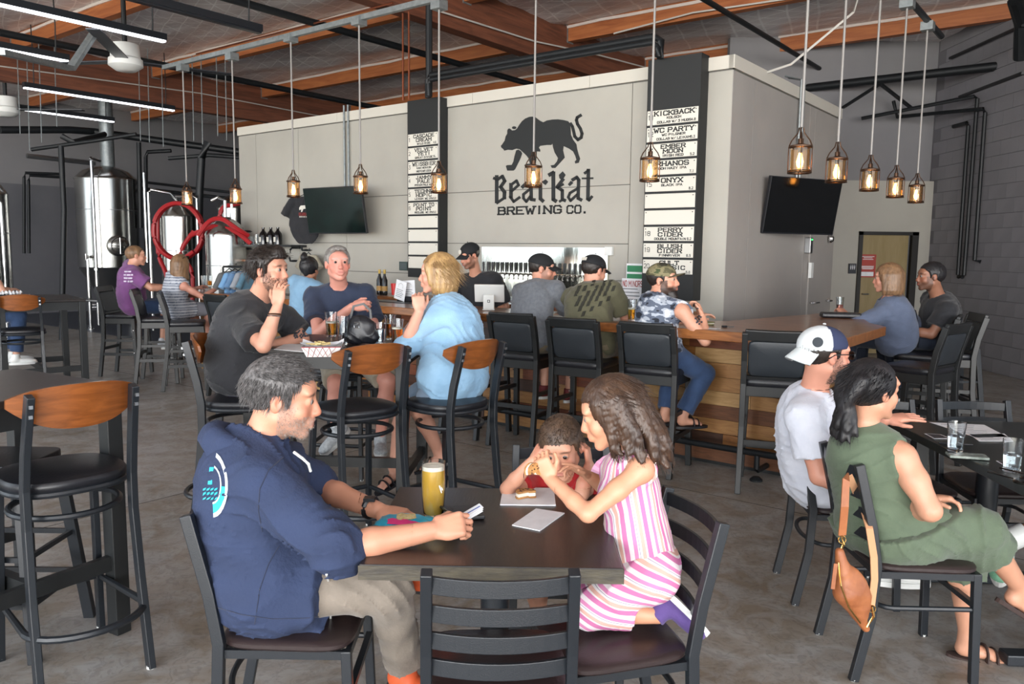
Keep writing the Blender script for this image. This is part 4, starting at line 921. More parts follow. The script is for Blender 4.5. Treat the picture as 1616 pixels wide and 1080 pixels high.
def build_vol(vol, res, boxes=(), wrinkle=None, extra=None, sm=1, infl=0):
    """mesh a volume: coarse grid, plus finer boxes [(centre, radius, res)]"""
    out = []; lo, hi = vol.bounds(infl)
    def grid(lo, hi, h):
        X, Y, Z = [np.arange(lo[i]-2*h, hi[i]+2*h, h) for i in range(3)]
        F = vol.field(X, Y, Z, infl)
        if wrinkle: F = F+wrinkle(X[:, None, None], Y[None, :, None], Z[None, None, :])
        if extra: F = extra(F, X[:, None, None], Y[None, :, None], Z[None, None, :])
        V, Q = surfnet(F, np.array([X[0], Y[0], Z[0]]), h)
        return V, Q
    V, Q = grid(lo, hi, res)
    if len(Q) == 0: return V, Q
    c = V[Q].mean(1); keep = np.ones(len(Q), bool)
    for b, r, h in boxes: keep &= ~(np.abs(c-b) < r-h*1.5).all(1)
    out.append((V, Q[keep]))
    done = []
    for b, r, h in boxes:
        V2, Q2 = grid(np.array(b)-r+2*h, np.array(b)+r-2*h, h); c = V2[Q2].mean(1); k2 = np.ones(len(Q2), bool)
        for b0, r0, h0 in done: k2 &= ~(np.abs(c-b0) < r0-h0).all(1)
        out.append((V2, Q2[k2])); done.append((b, r, h))
    n = 0; Vs = []; Qs = []
    for V, Q in out:
        V = smoothv(V, Q, sm); Vs.append(V); Qs.append(Q+n); n += len(V)
    V = np.concatenate(Vs); Q = np.concatenate(Qs); used = np.zeros(len(V), bool); used[Q.ravel()] = True; mp = np.cumsum(used)-1
    return V[used], mp[Q]
def folds(amp, f=38, seed=0, dirn=(0, 0, 1)):
    rs = np.random.RandomState(seed); a = rs.uniform(0, 6, 10); d = nz(dirn)
    def w(X, Y, Z):
        t = X*d[0]+Y*d[1]+Z*d[2]
        wx = .05*np.sin(9*Y+a[0]+4*Z)+.03*np.sin(17*Z+a[1]+7*X); wy = .04*np.sin(12*X+a[2]-8*Z)+.02*np.sin(23*Y+a[3]+9*Z)
        r = 1-np.abs(np.sin(f*.55*(t+wx+wy)+a[4])); msk = np.clip(.5+.9*np.sin(11*X+a[6]+3*np.sin(7*Z))*np.sin(9*Z+a[7]+4*Y), 0, 1)
        r2 = 1-np.abs(np.sin(f*1.25*(t*.8+wx*1.6-wy)+a[5])); r3 = np.sin(f*.5*(X*.7+Y*.6-Z*.5+wx*1.5)+a[8])
        return (-amp*1.5*(.9*r**3*msk+.55*r2**3*(1-msk)+.2*r3-.2)).astype(np.float32)
    return w

# --- skin shader reading painted colours (lips, brows, stubble are the body's own colours)
def vmat(name, rough=.5, bump=0, bscale=200, sss=0):
    if name in MATS: return MATS[name]
    m = mat(name, 'ffffff', rough, bump=bump, bscale=bscale); nt = m.node_tree; at_ = nt.nodes.new('ShaderNodeAttribute'); at_.attribute_name = 'Col'
    b = nt.nodes['Principled BSDF']; nt.links.new(at_.outputs['Color'], b.inputs['Base Color'])
    if sss: b.inputs['Subsurface Weight'].default_value = sss; b.inputs['Subsurface Radius'].default_value = (.02, .008, .004); b.inputs['Subsurface Scale'].default_value = .3
    return m
def rampmat(name, stops, rough=.85, bump=.001, bscale=130):
    m = vmat(name, rough, bump, bscale); nt = m.node_tree; N = nt.nodes; L = nt.links; b = N['Principled BSDF']; s_ = b.inputs['Base Color'].links[0].from_node
    sp = N.new('ShaderNodeSeparateColor'); L.new(s_.outputs['Color'], sp.inputs[0]); fr = N.new('ShaderNodeMath'); fr.operation = 'FRACT'; L.new(sp.outputs[0], fr.inputs[0])
    cr = N.new('ShaderNodeValToRGB'); cr.color_ramp.interpolation = 'CONSTANT'; e = cr.color_ramp.elements
    for i, (p_, c_) in enumerate(stops):
        el_ = e[i] if i < 2 else e.new(p_)
        el_.position = p_; el_.color = srgb(c_)
    L.new(fr.outputs[0], cr.inputs[0]); L.new(cr.outputs[0], b.inputs['Base Color']); return m
def camomat(name, cols, scale=10, st=(.6, .6, 1.3), pos=(.38, .50, .60)):
    m = mat(name, cols[0], .85, col2=cols[1], scale=scale, detail=2, stretch=st, bump=.001, bscale=120); cr = [n for n in m.node_tree.nodes if n.type == 'VALTORGB'][0]; cr.color_ramp.interpolation = 'CONSTANT'; e = cr.color_ramp.elements
    e[0].position = 0; e[0].color = srgb(cols[0]); e[1].position = pos[0]; e[1].color = srgb(cols[1])
    for p_, c_ in zip(pos[1:], cols[2:]): q = e.new(p_); q.color = srgb(c_)
    return m
M_skin = vmat('skin', .48, .0004, 260)
def lin(c): return np.array(srgb(c)[:3])
def fabric(name, c, c2=None, bump=.0015, sc=9): return mat(name, c, .85, col2=c2 or c, scale=sc, bump=bump, bscale=120, sheen=.15)

def frame(f, upv=(0, 0, 1), roll=0):
    f = nz(f); r = nz(np.cross(f, upv)); u = np.cross(r, f)
    if roll: c, s = math.cos(roll), math.sin(roll); r, u = r*c+u*s, u*c-r*s
    return np.stack([r, f, u], 1)        # columns: right, forward, up
def reach(p, x, y, L, far=False, z=None):
    """point on the sight line of pixel (x, y) at bone length L from joint p"""
    d = ray(x, y); d = d/np.linalg.norm(d); o = CAM0-p; b = o @ d; c = o @ o-L*L; D = b*b-c
    if D <= 0: q = CAM0+d*(-b); return p+nz(q-p)*L
    t = -b+(math.sqrt(D) if far else -math.sqrt(D)); return CAM0+d*t

def head_vol(v, C, H, s, neck, nr=.055, jaw=1.0, open_=0):
    g = lambda x, y, z: C+H @ np.array([x, y, z])*s; r = lambda *a: np.array(a)*s; k = lambda a: a*s
    v.ell(g(0, -.018, .032), r(.077, .098, .084), k(.02), H).ell(g(0, .025, -.028), r(.061*jaw, .070, .082), k(.02), H)
    for q in (-1, 1):
        v.cone(g(q*.046*jaw, .0, -.055), g(q*.014, .068, -.098), k(.022), k(.017), k(.018))
        v.ell(g(q*.040, .060, -.030), r(.022, .022, .026), k(.02), H).ell(g(q*.033, .077, .032), r(.024, .012, .009), k(.012), H)
        v.ell(g(q*.078, -.008, -.004), r(.010, .019, .031), k(.006), H).ell(g(q*.009, .100, -.033), r(.0085, .010, .0075), k(.006), H)
        v.minus(g(q*.031, .104, .008), r(.018, .016, .011), k(.010), H)
        v.ell(g(q*.031, .0815, .0075), r(.0150, .0142, .0142), k(.005), H).minus(g(q*.031, .0975, .0068), r(.0118, .010, .0043+open_*.001), k(.002), H)
        v.minus(g(q*.086, .001, -.002), r(.006, .009, .016), k(.004), H)
    v.ell(g(0, .075, -.100), r(.019, .016, .015), k(.014), H).ell(g(0, .062, .040), r(.054, .030, .034), k(.02), H)
    v.cone(g(0, .086, .016), g(0, .108, -.028), k(.0085), k(.0125), k(.012))
    v.ell(g(0, .086, -.060), r(.030, .018, .020), k(.012), H)
    v.cone(g(-.016, .098, -.0560), g(.016, .098, -.0560), k(.0055), k(.0055), k(.006)).cone(g(-.014, .097, -.0690-open_*.01), g(.014, .097, -.0690-open_*.01), k(.0065), k(.0065), k(.006))
    v.minus(g(0, .106, -.0625-open_*.004), r(.019, .006, .0022+open_*.006), k(.003), H)
    v.cone(g(0, -.022, -.05), neck, k(nr), k(nr*1.08), k(.03))
def hand_vol(v, W, d, n, side=1, s=1, curl=.35, spread=.12, thumb=.4, curls=None):
    """W wrist, d towards the knuckles, n the way the palm faces"""
    d = nz(d); n = nz(n-np.dot(n, d)*d); t = np.cross(d, n)*side
    cs = curls or [curl*.9, curl, curl*1.05, curl*1.1]; k = .008*s
    v.ell(W+d*.05*s, (.040*s, .046*s, .016*s), k*1.5, np.stack([t, d, n], 1))
    tips = []
    for i, (o, L, r_) in enumerate(((.029, .075, .0088), (.010, .083, .0090), (-.009, .077, .0086), (-.027, .062, .0078))):
        base = W+d*.083*s+t*o*s-n*.002*s; v.cone(W+d*.02*s+t*o*.55*s, base, .014*s, .0115*s, k)
        a = 0; p = base; sp = nz(d+t*spread*(o/.03)); m = r_*s
        for j, (f, ca) in enumerate(((.46, 1.15), (.30, 1.5), (.24, 1.0))):
            a += cs[i]*ca; dd = sp*math.cos(a)+n*math.sin(a); q = p+dd*L*f*s; v.cone(p, q, m, m*.9, .0035*s); p = q; m *= .9
        tips.append(p)
    b = W+d*.022*s+t*.028*s+n*.006*s; dd = nz(t*(.9-thumb*.5)+d*.75+n*thumb*.8); e = b+dd*.046*s; v.cone(W+d*.02*s, b, .014*s, .014*s, k*1.4).cone(b, e, .0135*s, .0105*s, k)
    dd2 = nz(dd*.7+d*.5-t*thumb*.7+n*thumb*.4); f = e+dd2*.032*s; v.cone(e, f, .0102*s, .0088*s, .004*s); tips.append(f)
    return tips

HAIR_LINE = {'short': [(-.12, -.055), (-.085, -.055), (-.055, -.040), (-.022, -.020), (-.020, .018), (.010, .020), (.018, -.012), (.030, -.012), (.034, .030), (.050, .050), (.064, .068), (.11, .070)]}
def make_hair(name, C, H, s, m, style='short', thick=.016, res=.006, seed=1, streak=.004, front=.0, parent=None, tuft=.0, locks=None, line=None):
    v = Vol(); g = lambda x, y, z: C+H @ np.array([x, y, z])*s
    v.ell(g(0, -.020, .034), np.array([.078+thick*.75, .099+thick*.8, .085+thick])*s, .01, H)
    if tuft: v.ell(g(0, .055, .088+tuft*.3), np.array([.055, .045, .028+tuft])*s, .02, H)
    if locks:
        for l in locks:
            for (a, ra), (b, rb) in zip(l[:-1], l[1:]): v.cone(g(*a), g(*b), ra*s, rb*s, .015*s)
    ln = line or HAIR_LINE['short']; ys = [a for a, b in ln]; zs = [b for a, b in ln]
    rs = np.random.RandomState(seed); ph = rs.uniform(0, 6, 4)
    def extra(F, X, Y, Z):
        hx = ((X-C[0])*H[0, 0]+(Y-C[1])*H[1, 0]+(Z-C[2])*H[2, 0])/s; hy = ((X-C[0])*H[0, 1]+(Y-C[1])*H[1, 1]+(Z-C[2])*H[2, 1])/s; hz = ((X-C[0])*H[0, 2]+(Y-C[1])*H[1, 2]+(Z-C[2])*H[2, 2])/s
        az = np.arctan2(hx, hy+.02); st = np.sin(az*44+ph[0]+20*hz+3*np.sin(40*hz+ph[1]))*.5+np.sin(az*83+ph[2]+30*hz+hy*90)*.35
        F = F+streak*s*st
        if locks is None:
            zl = np.interp(hy.ravel(), ys, zs).reshape(hy.shape)+.003*np.sin(hx*300+ph[3])+.003*np.sin(hx*140+hy*100)
            F = np.maximum(F, (zl-hz)*s)
        else:
            face_ = (hy > .02+.25*np.maximum(0, -(hz)-.05)) & (hz < .066) & (np.abs(hx) < .062)
            F = np.where(face_, np.maximum(F, .01), F)
        return F.astype(np.float32)
    V, Q = build_vol(v, res, extra=extra, sm=1)
    return obj(name, npmesh(name, V, Q, m), None, parent)
def strands(C, H, s, m, n, length, parent, rnd, down=0, spike=1, r=.0011, region=None, curl=0, name='hair_strands', base=.012, lift=.6):
    """loose hairs over the scalp, one joined part"""
    vs = []; fs = []; g = lambda x, y, z: C+H @ np.array([x, y, z])*s
    ln = HAIR_LINE['short']; ys = [a for a, b in ln]; zs = [b for a, b in ln]
    while n > 0:
        th = rnd.uniform(-PI, PI); z = rnd.uniform(-.6, 1); q = math.sqrt(max(0, 1-z*z)); d = np.array([q*math.cos(th), q*math.sin(th), z])
        p = np.array([0, -.02, .034])+d*np.array([.078+base*.7, .099+base*.8, .085+base])
        if p[2] < np.interp(p[1], ys, zs)+.002: continue
        n -= 1
        comb = nz(np.array([.15*d[0], .75, -.1])+.3*d*spike) if d[2] > .3 else nz(np.array([.1*d[0], -.15, -1.])+.25*d*spike)
        if region: comb = nz(comb+np.array(region)+np.array([d[0]*.8, 0, 0]))
        L = length*rnd.uniform(.6, 1.2); P = [p, p+nz(comb+d*lift)*L*.5, p+nz(comb+d*lift*.6)*L*.5+comb*L*.5+np.array([rnd.gauss(0, .1), rnd.gauss(0, .1), rnd.gauss(0, .1)])*L]
        k = len(vs); sd = nz(np.cross(comb, d))*r*1.6
        for i, (pp, w_) in enumerate(zip(P, (1, .8, .15))): vs += [tuple(g(*(pp-sd*w_))), tuple(g(*(pp+sd*w_))), tuple(g(*(pp+d*r*w_*1.2)))]
        for i in (0, 3):
            for a, b in ((0, 1), (1, 2), (2, 0)): fs.append((k+i+a, k+i+b, k+i+3+b, k+i+3+a))
    mb = MB(); mb.v = vs; mb.f = fs; me = bpy.data.meshes.new(name); me.from_pydata(vs, [], fs); me.materials.append(m); me.polygons.foreach_set('use_smooth', [True]*len(me.polygons))
    return obj(name, me, None, parent, kind='stuff')

EYEW = mat('eye_white', '857d78', .35); IRIS = mat('iris_brown', '2a1a12', .15)
def add_eyes(C, H, s, parent):
    for q in (-1, 1):
        c = C+H @ np.array([q*.031, .0822, .0070])*s
        M = Matrix([[H[i, 0], H[i, 1], H[i, 2], c[i]] for i in range(3)]+[[0, 0, 0, 1]]) @ Matrix.Rotation(-PI/2, 4, 'X')
        e = obj('eye', MB().lathe([(.001*s, -.012*s), (.008*s, -.009*s), (.0118*s, -.002*s), (.0112*s, .004*s), (.0085*s, .0085*s), (.0055*s, .0107*s), (.0005*s, .0119*s)], 18), EYEW, parent, M=M, smooth='all')
        obj('iris', MB().lathe([(.0080*s, .0088*s), (.0058*s, .0108*s), (.0004*s, .0125*s)], 16), IRIS, e, smooth='all')

def skin_cols(V, C, H, s, sk, o):
    """own colours of the skin: flush, lips, brows, stubble"""
    base = lin(sk); c = np.tile(base, (len(V), 1)); L = ((V-C) @ H)/s; x, y, z = L.T; onh = (np.abs(x) < .11) & (np.abs(y) < .14) & (z > -.14) & (z < .14)
    def blend(mask, col, a): c[:] = c*(1-(mask*a)[:, None])+np.array(col)*(mask*a)[:, None]
    sm = lambda a, b, t: np.clip((t-a)/(b-a), 0, 1)
    red = base*np.array([1.0, .62, .58])
    blend(onh*np.exp(-((np.abs(x)-.042)**2/.0004+(z+.025)**2/.0006))*(y > .02), red, o.get('flush', .45))
    blend(onh*np.exp(-(x**2/.0003+(z+.028)**2/.0004))*(y > .09), red, .5)
    blend(onh*(np.abs(x) > .07)*1., red, .35)
    blend(onh*(y > .088)*np.exp(-(np.abs(x)/.022)**4-((z+.0625)/.0105)**4), lin(o.get('lips', 'a8605a')), .75)
    if o.get('brow', 1): blend(onh*(y > .06)*np.exp(-((np.abs(x)-.033)/.020)**4-((z-.030+.12*np.abs(np.abs(x)-.03))/.0055)**4), lin(o.get('hairc', '2a221e')), .8)
    if o.get('beard'):
        bm = onh*sm(.035, .055, -z+np.where(np.abs(x) > .05, .03*0, 0))*(y > .0)*(1-np.exp(-(np.abs(x)/.019)**4-((z+.063)/.009)**4)*(y > .08))
        bm = np.maximum(bm, onh*(y > .0)*(y < .05)*(z < .0)*(np.abs(x) > .045)*.9)
        bm = bm*(1-sm(.0, .006, z+.118))if False else bm
        blend(bm*(z > -.125), lin(o.get('beardc', '4a3f38')), o['beard'])
    nzv = np.sin(V[:, 0]*90+np.sin(V[:, 2]*70))*np.sin(V[:, 1]*80+V[:, 2]*60); c *= (1+.03*nzv)[:, None]
    return np.clip(c, 0, 1)

def shoe(name, ank, toe, m, parent, s=1, sole=None, upv=(0, 0, 1), res=.008, label=None, mids=None):
    f = nz(toe-ank*0); A = frame(f, upv); v = Vol(); g = lambda x, y, z: ank+A @ np.array([x, y, z])*s
    v.ell(g(0, -.015, -.045), np.array([.040, .052, .045])*s, .02, A).ell(g(0, .07, -.060), np.array([.042, .085, .032])*s, .02, A).ell(g(0, .14, -.066), np.array([.044, .055, .026])*s, .02, A).cone(g(0, -.005, -.03), g(0, -.005, .02), .040*s, .042*s, .015, True)
    v.cut(-A[:, 2], g(0, 0, -.088))
    V, Q = build_vol(v, res); o = obj(name, npmesh(name, V, Q, m), None, parent, label=label)
    out = [(.044*math.sin(t)*(1 if math.cos(t) < 0 else 1.05), .062+.135*math.cos(t)) for t in [2*PI*i/24 for i in range(24)]]
    mb = MB(); n = 24; mb.add([tuple(g(x*1.02, y, -.098)) for x, y in out]+[tuple(g(x*1.02, y, -.074)) for x, y in out], [tuple(range(n))[::-1], tuple(range(n, 2*n))]+[(i, (i+1) % n, n+(i+1) % n, n+i) for i in range(n)])
    obj('sole', mb, sole or M_white, o)
    return o
def sandal(ank, toe, parent, s=1, m=None, res=.007):
    A = frame(nz(toe)); g = lambda x, y, z: ank+A @ np.array([x, y, z])*s
    out = [(.045*math.sin(t), .062+.135*math.cos(t)) for t in [2*PI*i/24 for i in range(24)]]; mb = MB(); n = 24
    mb.add([tuple(g(x, y, -.10)) for x, y in out]+[tuple(g(x, y, -.082)) for x, y in out], [tuple(range(n))[::-1], tuple(range(n, 2*n))]+[(i, (i+1) % n, n+(i+1) % n, n+i) for i in range(n)])
    o = obj('sandal', mb, m or M_vinyl, parent)
    for y0, h_ in ((.07, -.035), (.11, -.048)):
        obj('strap', MB().bar([tuple(g(x, y0, -.085+(h_+.085)*(1-(x/.045)**2)**.5+.004)) for x in (-.045, -.035, -.02, 0, .02, .035, .045)], .028*s, .006, upv=tuple(A[:, 1])), m or M_vinyl, o)
    return o
def foot_vol(v, ank, toe, s=1):
    A = frame(nz(toe)); g = lambda x, y, z: ank+A @ np.array([x, y, z])*s
    v.cone(ank, g(0, -.01, -.05), .036*s, .034*s, .02).ell(g(0, .06, -.055), np.array([.036, .075, .026])*s, .02, A)
    for i in range(5): v.cone(g(-.028+.014*i, .10, -.066), g(-.032+.016*i, .155-.006*abs(i-1), -.072), .011*s, .0085*s, .005)

def cap_hat(C, H, s, m, parent, back=False, m2=None, brim=None, label=None, tilt=.12, panel=None, res=.006):
    v = Vol(); g = lambda x, y, z: C+H @ np.array([x, y, z])*s; A = H
    v.ell(g(0, -.018, .040), np.array([.091, .112, .091])*s, .01, A); v.cut(-A[:, 2]-A[:, 1]*(.12 if not back else -.12), g(0, 0, .030)); v.sub.append((g(0, -.018, .018), np.array([.085, .106, .085])*s, A, .003))
    V, Q = build_vol(v, res); cols = None
    if m2:
        L = ((V-C) @ H)/s; k = (L[:, 1] < m2[2]) if not callable(m2[2]) else m2[2](L); cols = np.where(k[:, None], lin(m2[1])[None], lin(m2[0])[None])
        mm = vmat('painted_cap_fabric', .85, .001, 150)
    o = obj('cap', npmesh('cap', V, Q, mm if m2 else m, cols), None, parent, label=label)
    d = -1 if back else 1; vs = []; fs = []; N_ = 15
    for layer in (0, 1):
        for j, (rr_, ex) in enumerate(((0, 0), (.5, .5), (1, 1))):
            for i in range(N_):
                a = -1.05+2.1*i/(N_-1); x = .082*math.sin(a); y = .094*math.cos(a)+ex*.068*math.cos(a)**.6*1.0; z = .044-.03*(math.sin(a)**2)-ex*(.012+tilt*.1)-layer*.005
                vs.append(tuple(g(x*(1+.05*ex), d*y-.018*(0 if d > 0 else 1), z)))
    for layer in (0, 1):
        for j in range(2):
            for i in range(N_-1): a = layer*3*N_+j*N_+i; fs.append((a, a+1, a+N_+1, a+N_))
    for i in range(N_-1): a = 2*N_+i; fs.append((a, a+1, a+1+3*N_, a+3*N_))
    mb = MB(); mb.v = vs; mb.f = fs; obj('cap_brim', mb, brim or m, o, smooth='all')
    mb = MB().lathe([(.008*s, 0), (.006*s, .004*s), (.001, .006*s)], 10); obj('cap_button', mb, brim or m, o, M=Matrix([[H[i, 0], H[i, 1], H[i, 2], g(0, -.018, .136)[i]] for i in range(3)]+[[0, 0, 0, 1]]))
    return o

def person(label, J, s=1., o=None):
    """J joints: pel, neck, head; shL shR elL elR wrL wrR knL knR anL anR; fwd (chest), hip (hip facing), gaze"""
    o = o or {}; res = o.get('res', .011); near = o.get('near', False); b = o.get('b', 1.); fem = o.get('fem', False)
    root = thing('person', label, 'person', (0, 0, 0)); sk = o.get('skin', 'c9987c')
    pel, neck, C = J['pel'], J['neck'], J['head']; cf = nz(J['fwd']); hf = nz(J.get('hip', J['fwd'])); up_ = nz(neck-pel); A = frame(cf, up_); A[:, 2] = up_; A[:, 0] = nz(np.cross(A[:, 1], up_)); A[:, 1] = np.cross(up_, A[:, 0])
    Hh = frame(J['gaze'], J.get('hup', (0, 0, 1)), o.get('roll', 0)); hs = o.get('hs', s); lat = A[:, 0]; hl = nz(np.cross(hf, (0, 0, 1)))
    sw = (.178 if not fem else .155)*s*o.get('sw', 1); drop = .025*s
    shR = J.get('shR', neck+lat*sw-up_*drop); shL = J.get('shL', neck-lat*sw-up_*drop); hw = .085*s; hR = pel+hl*hw; hL = pel-hl*hw
    for k_, p_, sh in (('R', shR, 1), ('L', shL, -1)):
        J.setdefault('el'+k_, p_-up_*.27*s+cf*.05*s); J.setdefault('wr'+k_, J['el'+k_]+nz(cf*.9-up_*.2)*.25*s)
    elR, elL, wrR, wrL = J['elR'], J['elL'], J['wrR'], J['wrL']
    knR, knL, anR, anL = J['knR'], J['knL'], J['anR'], J['anL']; sl = o.get('slouch', .02)*s; lerp = lambda a, b_, t: a+(b_-a)*t
    T1 = lerp(pel, neck, .36)-cf*sl+cf*.012; T2 = lerp(pel, neck, .70)-cf*sl*.9
    def torso(v, e=0., belly=1.):
        v.cone(hR, hL, (.088*b)*s+e, (.088*b)*s+e, .04*s).ell(pel+up_*.03*s, np.array([.158*b, .115*b, .11])*s+e, .05*s, A)
        v.ell(T1, np.array([(.140 if not fem else .120)*b, .105*b*belly, .155])*s+e, .05*s, A).ell(T2, np.array([(.158 if not fem else .138)*b, .112*b, .17])*s+e, .05*s, A)
        v.cone(shR-lat*.02*s, shL+lat*.02*s, .052*s+e*.8, .052*s+e*.8, .04*s)
        for sh in (shR, shL): v.cone(neck+up_*.012*s, sh, .050*s+e*.5, .048*s+e, .035*s)
        if fem: 
            for q in (-1, 1): v.ell(T2+A @ np.array([q*.065, .085, .0])*s, np.array([.06, .055, .06])*s+e*.6, .03*s, A)
    ar = (.046 if not fem else .040)*s*(b**.5)*o.get('arm', 1); lr = (.080 if not fem else .078)*s*b
    body = Vol(); torso(body)
    for sh, el, wr, sd in ((shR, elR, wrR, 1), (shL, elL, wrL, -1)):
        body.cone(sh, lerp(sh, el, .45), ar*1.05, ar, .02*s).cone(lerp(sh, el, .45), el, ar, ar*.80, .02*s)
        body.cone(el, lerp(el, wr, .35), ar*.84, ar*.86, .015*s).cone(lerp(el, wr, .35), wr, ar*.86, .027*s, .015*s)
    for hp, kn, an in ((hR, knR, anR), (hL, knL, anL)):
        body.cone(hp, kn, lr, .054*s, .03*s).cone(kn, lerp(kn, an, .33), .054*s, .053*s, .02*s).cone(lerp(kn, an, .33), an, .053*s, .034*s, .02*s)
    body_extra = o.get('bodyx')
    head_vol(body, C, Hh, hs, neck+up_*.01*s, (.056 if not fem else .046)*s/hs*o.get('nr', 1), .94 if fem else 1.0, o.get('open', 0))
    hh = {}
    for k_, el, wr, sd in (('R', elR, wrR, 1), ('L', elL, wrL, -1)):
        hd = o.get('hand'+k_, {}); d = nz(hd.get('d', wr-el)); n = hd.get('n', (0, 0, -1)); n = np.array(n, float)
        if abs(np.dot(nz(n), d)) > .95: n = cf
        hh[k_] = hand_vol(body, wr, d, n, sd, s*hd.get('s', 1.), hd.get('curl', .35), hd.get('spread', .1), hd.get('thumb', .4), hd.get('curls'))
    bare = o.get('bare_feet')
    toes = o.get('toe', {}); 
    tR = nz(toes.get('R', nz(hf*1.))); tL = nz(toes.get('L', nz(hf*1.)))
    if bare:
        for an, tt in ((anR, tR), (anL, tL)): foot_vol(body, an, tt, s)
    boxes = [(C, .155*hs, .0036 if near else (.0055 if o.get('mid') else .0075))]
    for wr, el in ((wrR, elR), (wrL, elL)):
        boxes.append((wr+nz(wr-el)*.08*s, .13*s, .0036 if near else (.0055 if o.get('mid') else .007)))
    V, Q = build_vol(body, res, boxes, sm=1)
    cols = skin_cols(V, C, Hh, hs, sk, o)
    if body_extra: cols = body_extra(V, cols)
    bo = obj('body', npmesh('body', V, Q, M_skin, cols), None, root)
    if o.get('eyes', True): add_eyes(C, Hh, hs, bo)
    # --- clothes
    def sleeve(v, sh, el, wr, t, e):
        """t in upper-arm lengths; above 1 reaches down the forearm"""
        if t <= 1: v.cone(sh, lerp(sh, el, t), ar*1.08+e, ar+e*(1.7 if t < .8 else 1.3), .02*s, True)
        else: v.cone(sh, el, ar*1.08+e, ar*.9+e*1.1, .02*s).cone(el, lerp(el, wr, t-1), ar*.95+e*1.2, ar*.80+e*1.15, .015*s, True)
    c = o.get('top')
    if c:
        v = Vol(); e = c.get('e', .014)*s; torso(v, e, c.get('belly', 1.0)); t = c.get('sleeve', .62)
        tl = t if not isinstance(t, tuple) else t[0]; tr = t if not isinstance(t, tuple) else t[1]
        if tr: sleeve(v, shR, elR, wrR, tr, e)
        if tl: sleeve(v, shL, elL, wrL, tl, e)
        v.ell(lerp(pel, neck, .30)-cf*sl, np.array([.152*b if not fem else .135*b, .120*b, .21])*s+e*1.15, .04*s, A)
        if c.get('drape'):
            for t_ in (0, .22, .44, .66): v.ell(lerp(pel, neck, t_)-cf*sl*t_, np.array([.168*b-.02*t_, .140*b-.02*t_, .13])*s*c['drape']+e, .05*s, A)
        if c.get('long'):    # shirt tails falling over the hips
            
            v.ell(pel-up_*.01*s, np.array([.175*b, .135*b, .105])*s+e, .05*s, A).cone(pel+hf*.03*s, lerp(lerp(hR, hL, .5), lerp(knR, knL, .5), c['long']), (lr+e)*1.05, lr+e, .08*s, True)
            for hp, kn in ((hR, knR), (hL, knL)): v.cone(hp, lerp(hp, kn, c['long']), lr+e, lr*.95+e*1.3, .07*s, True)
        else: v.cut(-up_, pel-up_*c.get('hem', .045)*s)
        if c.get('cuts'):
            for n_, p_ in c['cuts']: v.cut(n_, p_)
        if not tr:
            for sh, q in ((shR, 1), (shL, -1)): v.minus(sh+lat*q*.035*s+up_*.0, np.array([.055, .075, .085])*s, .012*s, A)
        nk = c.get('neck', .062)
        if not c.get('hood'): v.minus(neck+up_*.055*s+cf*.018*s, np.array([nk, nk*1.05, .055])*s, .008, A)
        wk = folds(c.get('fold', .006)*s, c.get('ff', 95), c.get('seed', 1), c.get('fd', tuple(up_*.8+lat*.4)))
        V, Q = build_vol(v, o.get('cres', res*.8), wrinkle=wk, sm=1); cc = c['paint'](V, dict(A=A, pel=pel, neck=neck, s=s)) if 'paint' in c else None
        to = obj(c.get('name', 'shirt'), npmesh('shirt', V, Q, c['m'], cc), None, root, label=c.get('label'))
        J['_top'] = to
    c = o.get('bottom')
    if c:
        v = Vol(); e = c.get('e', .016)*s; t = c.get('leg', 1.95)
        v.cone(hR, hL, .092*b*s+e, .092*b*s+e, .04*s).ell(pel+up_*.02*s, np.array([.160*b, .118*b, .10])*s+e, .05*s, A)
        for hp, kn, an in ((hR, knR, anR), (hL, knL, anL)):
            if t <= 1: v.cone(hp, lerp(hp, kn, t), lr+e, (.062*s+e*1.6), c.get('k', .03)*s, True)
            else: v.cone(hp, kn, lr+e, .058*s+e, c.get('k', .03)*s).cone(kn, lerp(kn, an, t-1), .058*s+e, .046*s+e*1.2, .02*s, True)
        v.cut(up_, pel+up_*c.get('waist', .10)*s)
        V, Q = build_vol(v, o.get('cres', res*.85), wrinkle=folds(c.get('fold', .006)*s, 85, 5, tuple(nz(knR-hR)*.8+np.array([0, 0, .4]))), sm=1)
        obj(c.get('name', 'trousers'), npmesh('trousers', V, Q, c['m'], c['paint'](V, dict(A=A, pel=pel, neck=neck, s=s)) if 'paint' in c else None), None, root, label=c.get('label'))
    sh_ = o.get('shoes')
    if bare:
        for an, tt in ((anR, tR), (anL, tL)): sandal(an, tt, root, s, o.get('sandalm'))
    elif sh_:
        for an, tt, u_ in ((anR, tR, toes.get('upR', (0, 0, 1))), (anL, tL, toes.get('upL', (0, 0, 1)))): 
            shoe('shoe', an, tt, sh_[0], root, s, sh_[1] if len(sh_) > 1 else None, u_, res=.008 if not near else .006)
    J.update(H=Hh, shR=shR, shL=shL, A=A, hands=hh, root=root, body=bo, up=up_, lat=lat, cf=cf, hs=hs, s=s, hR=hR, hL=hL, ar=ar)
    return J
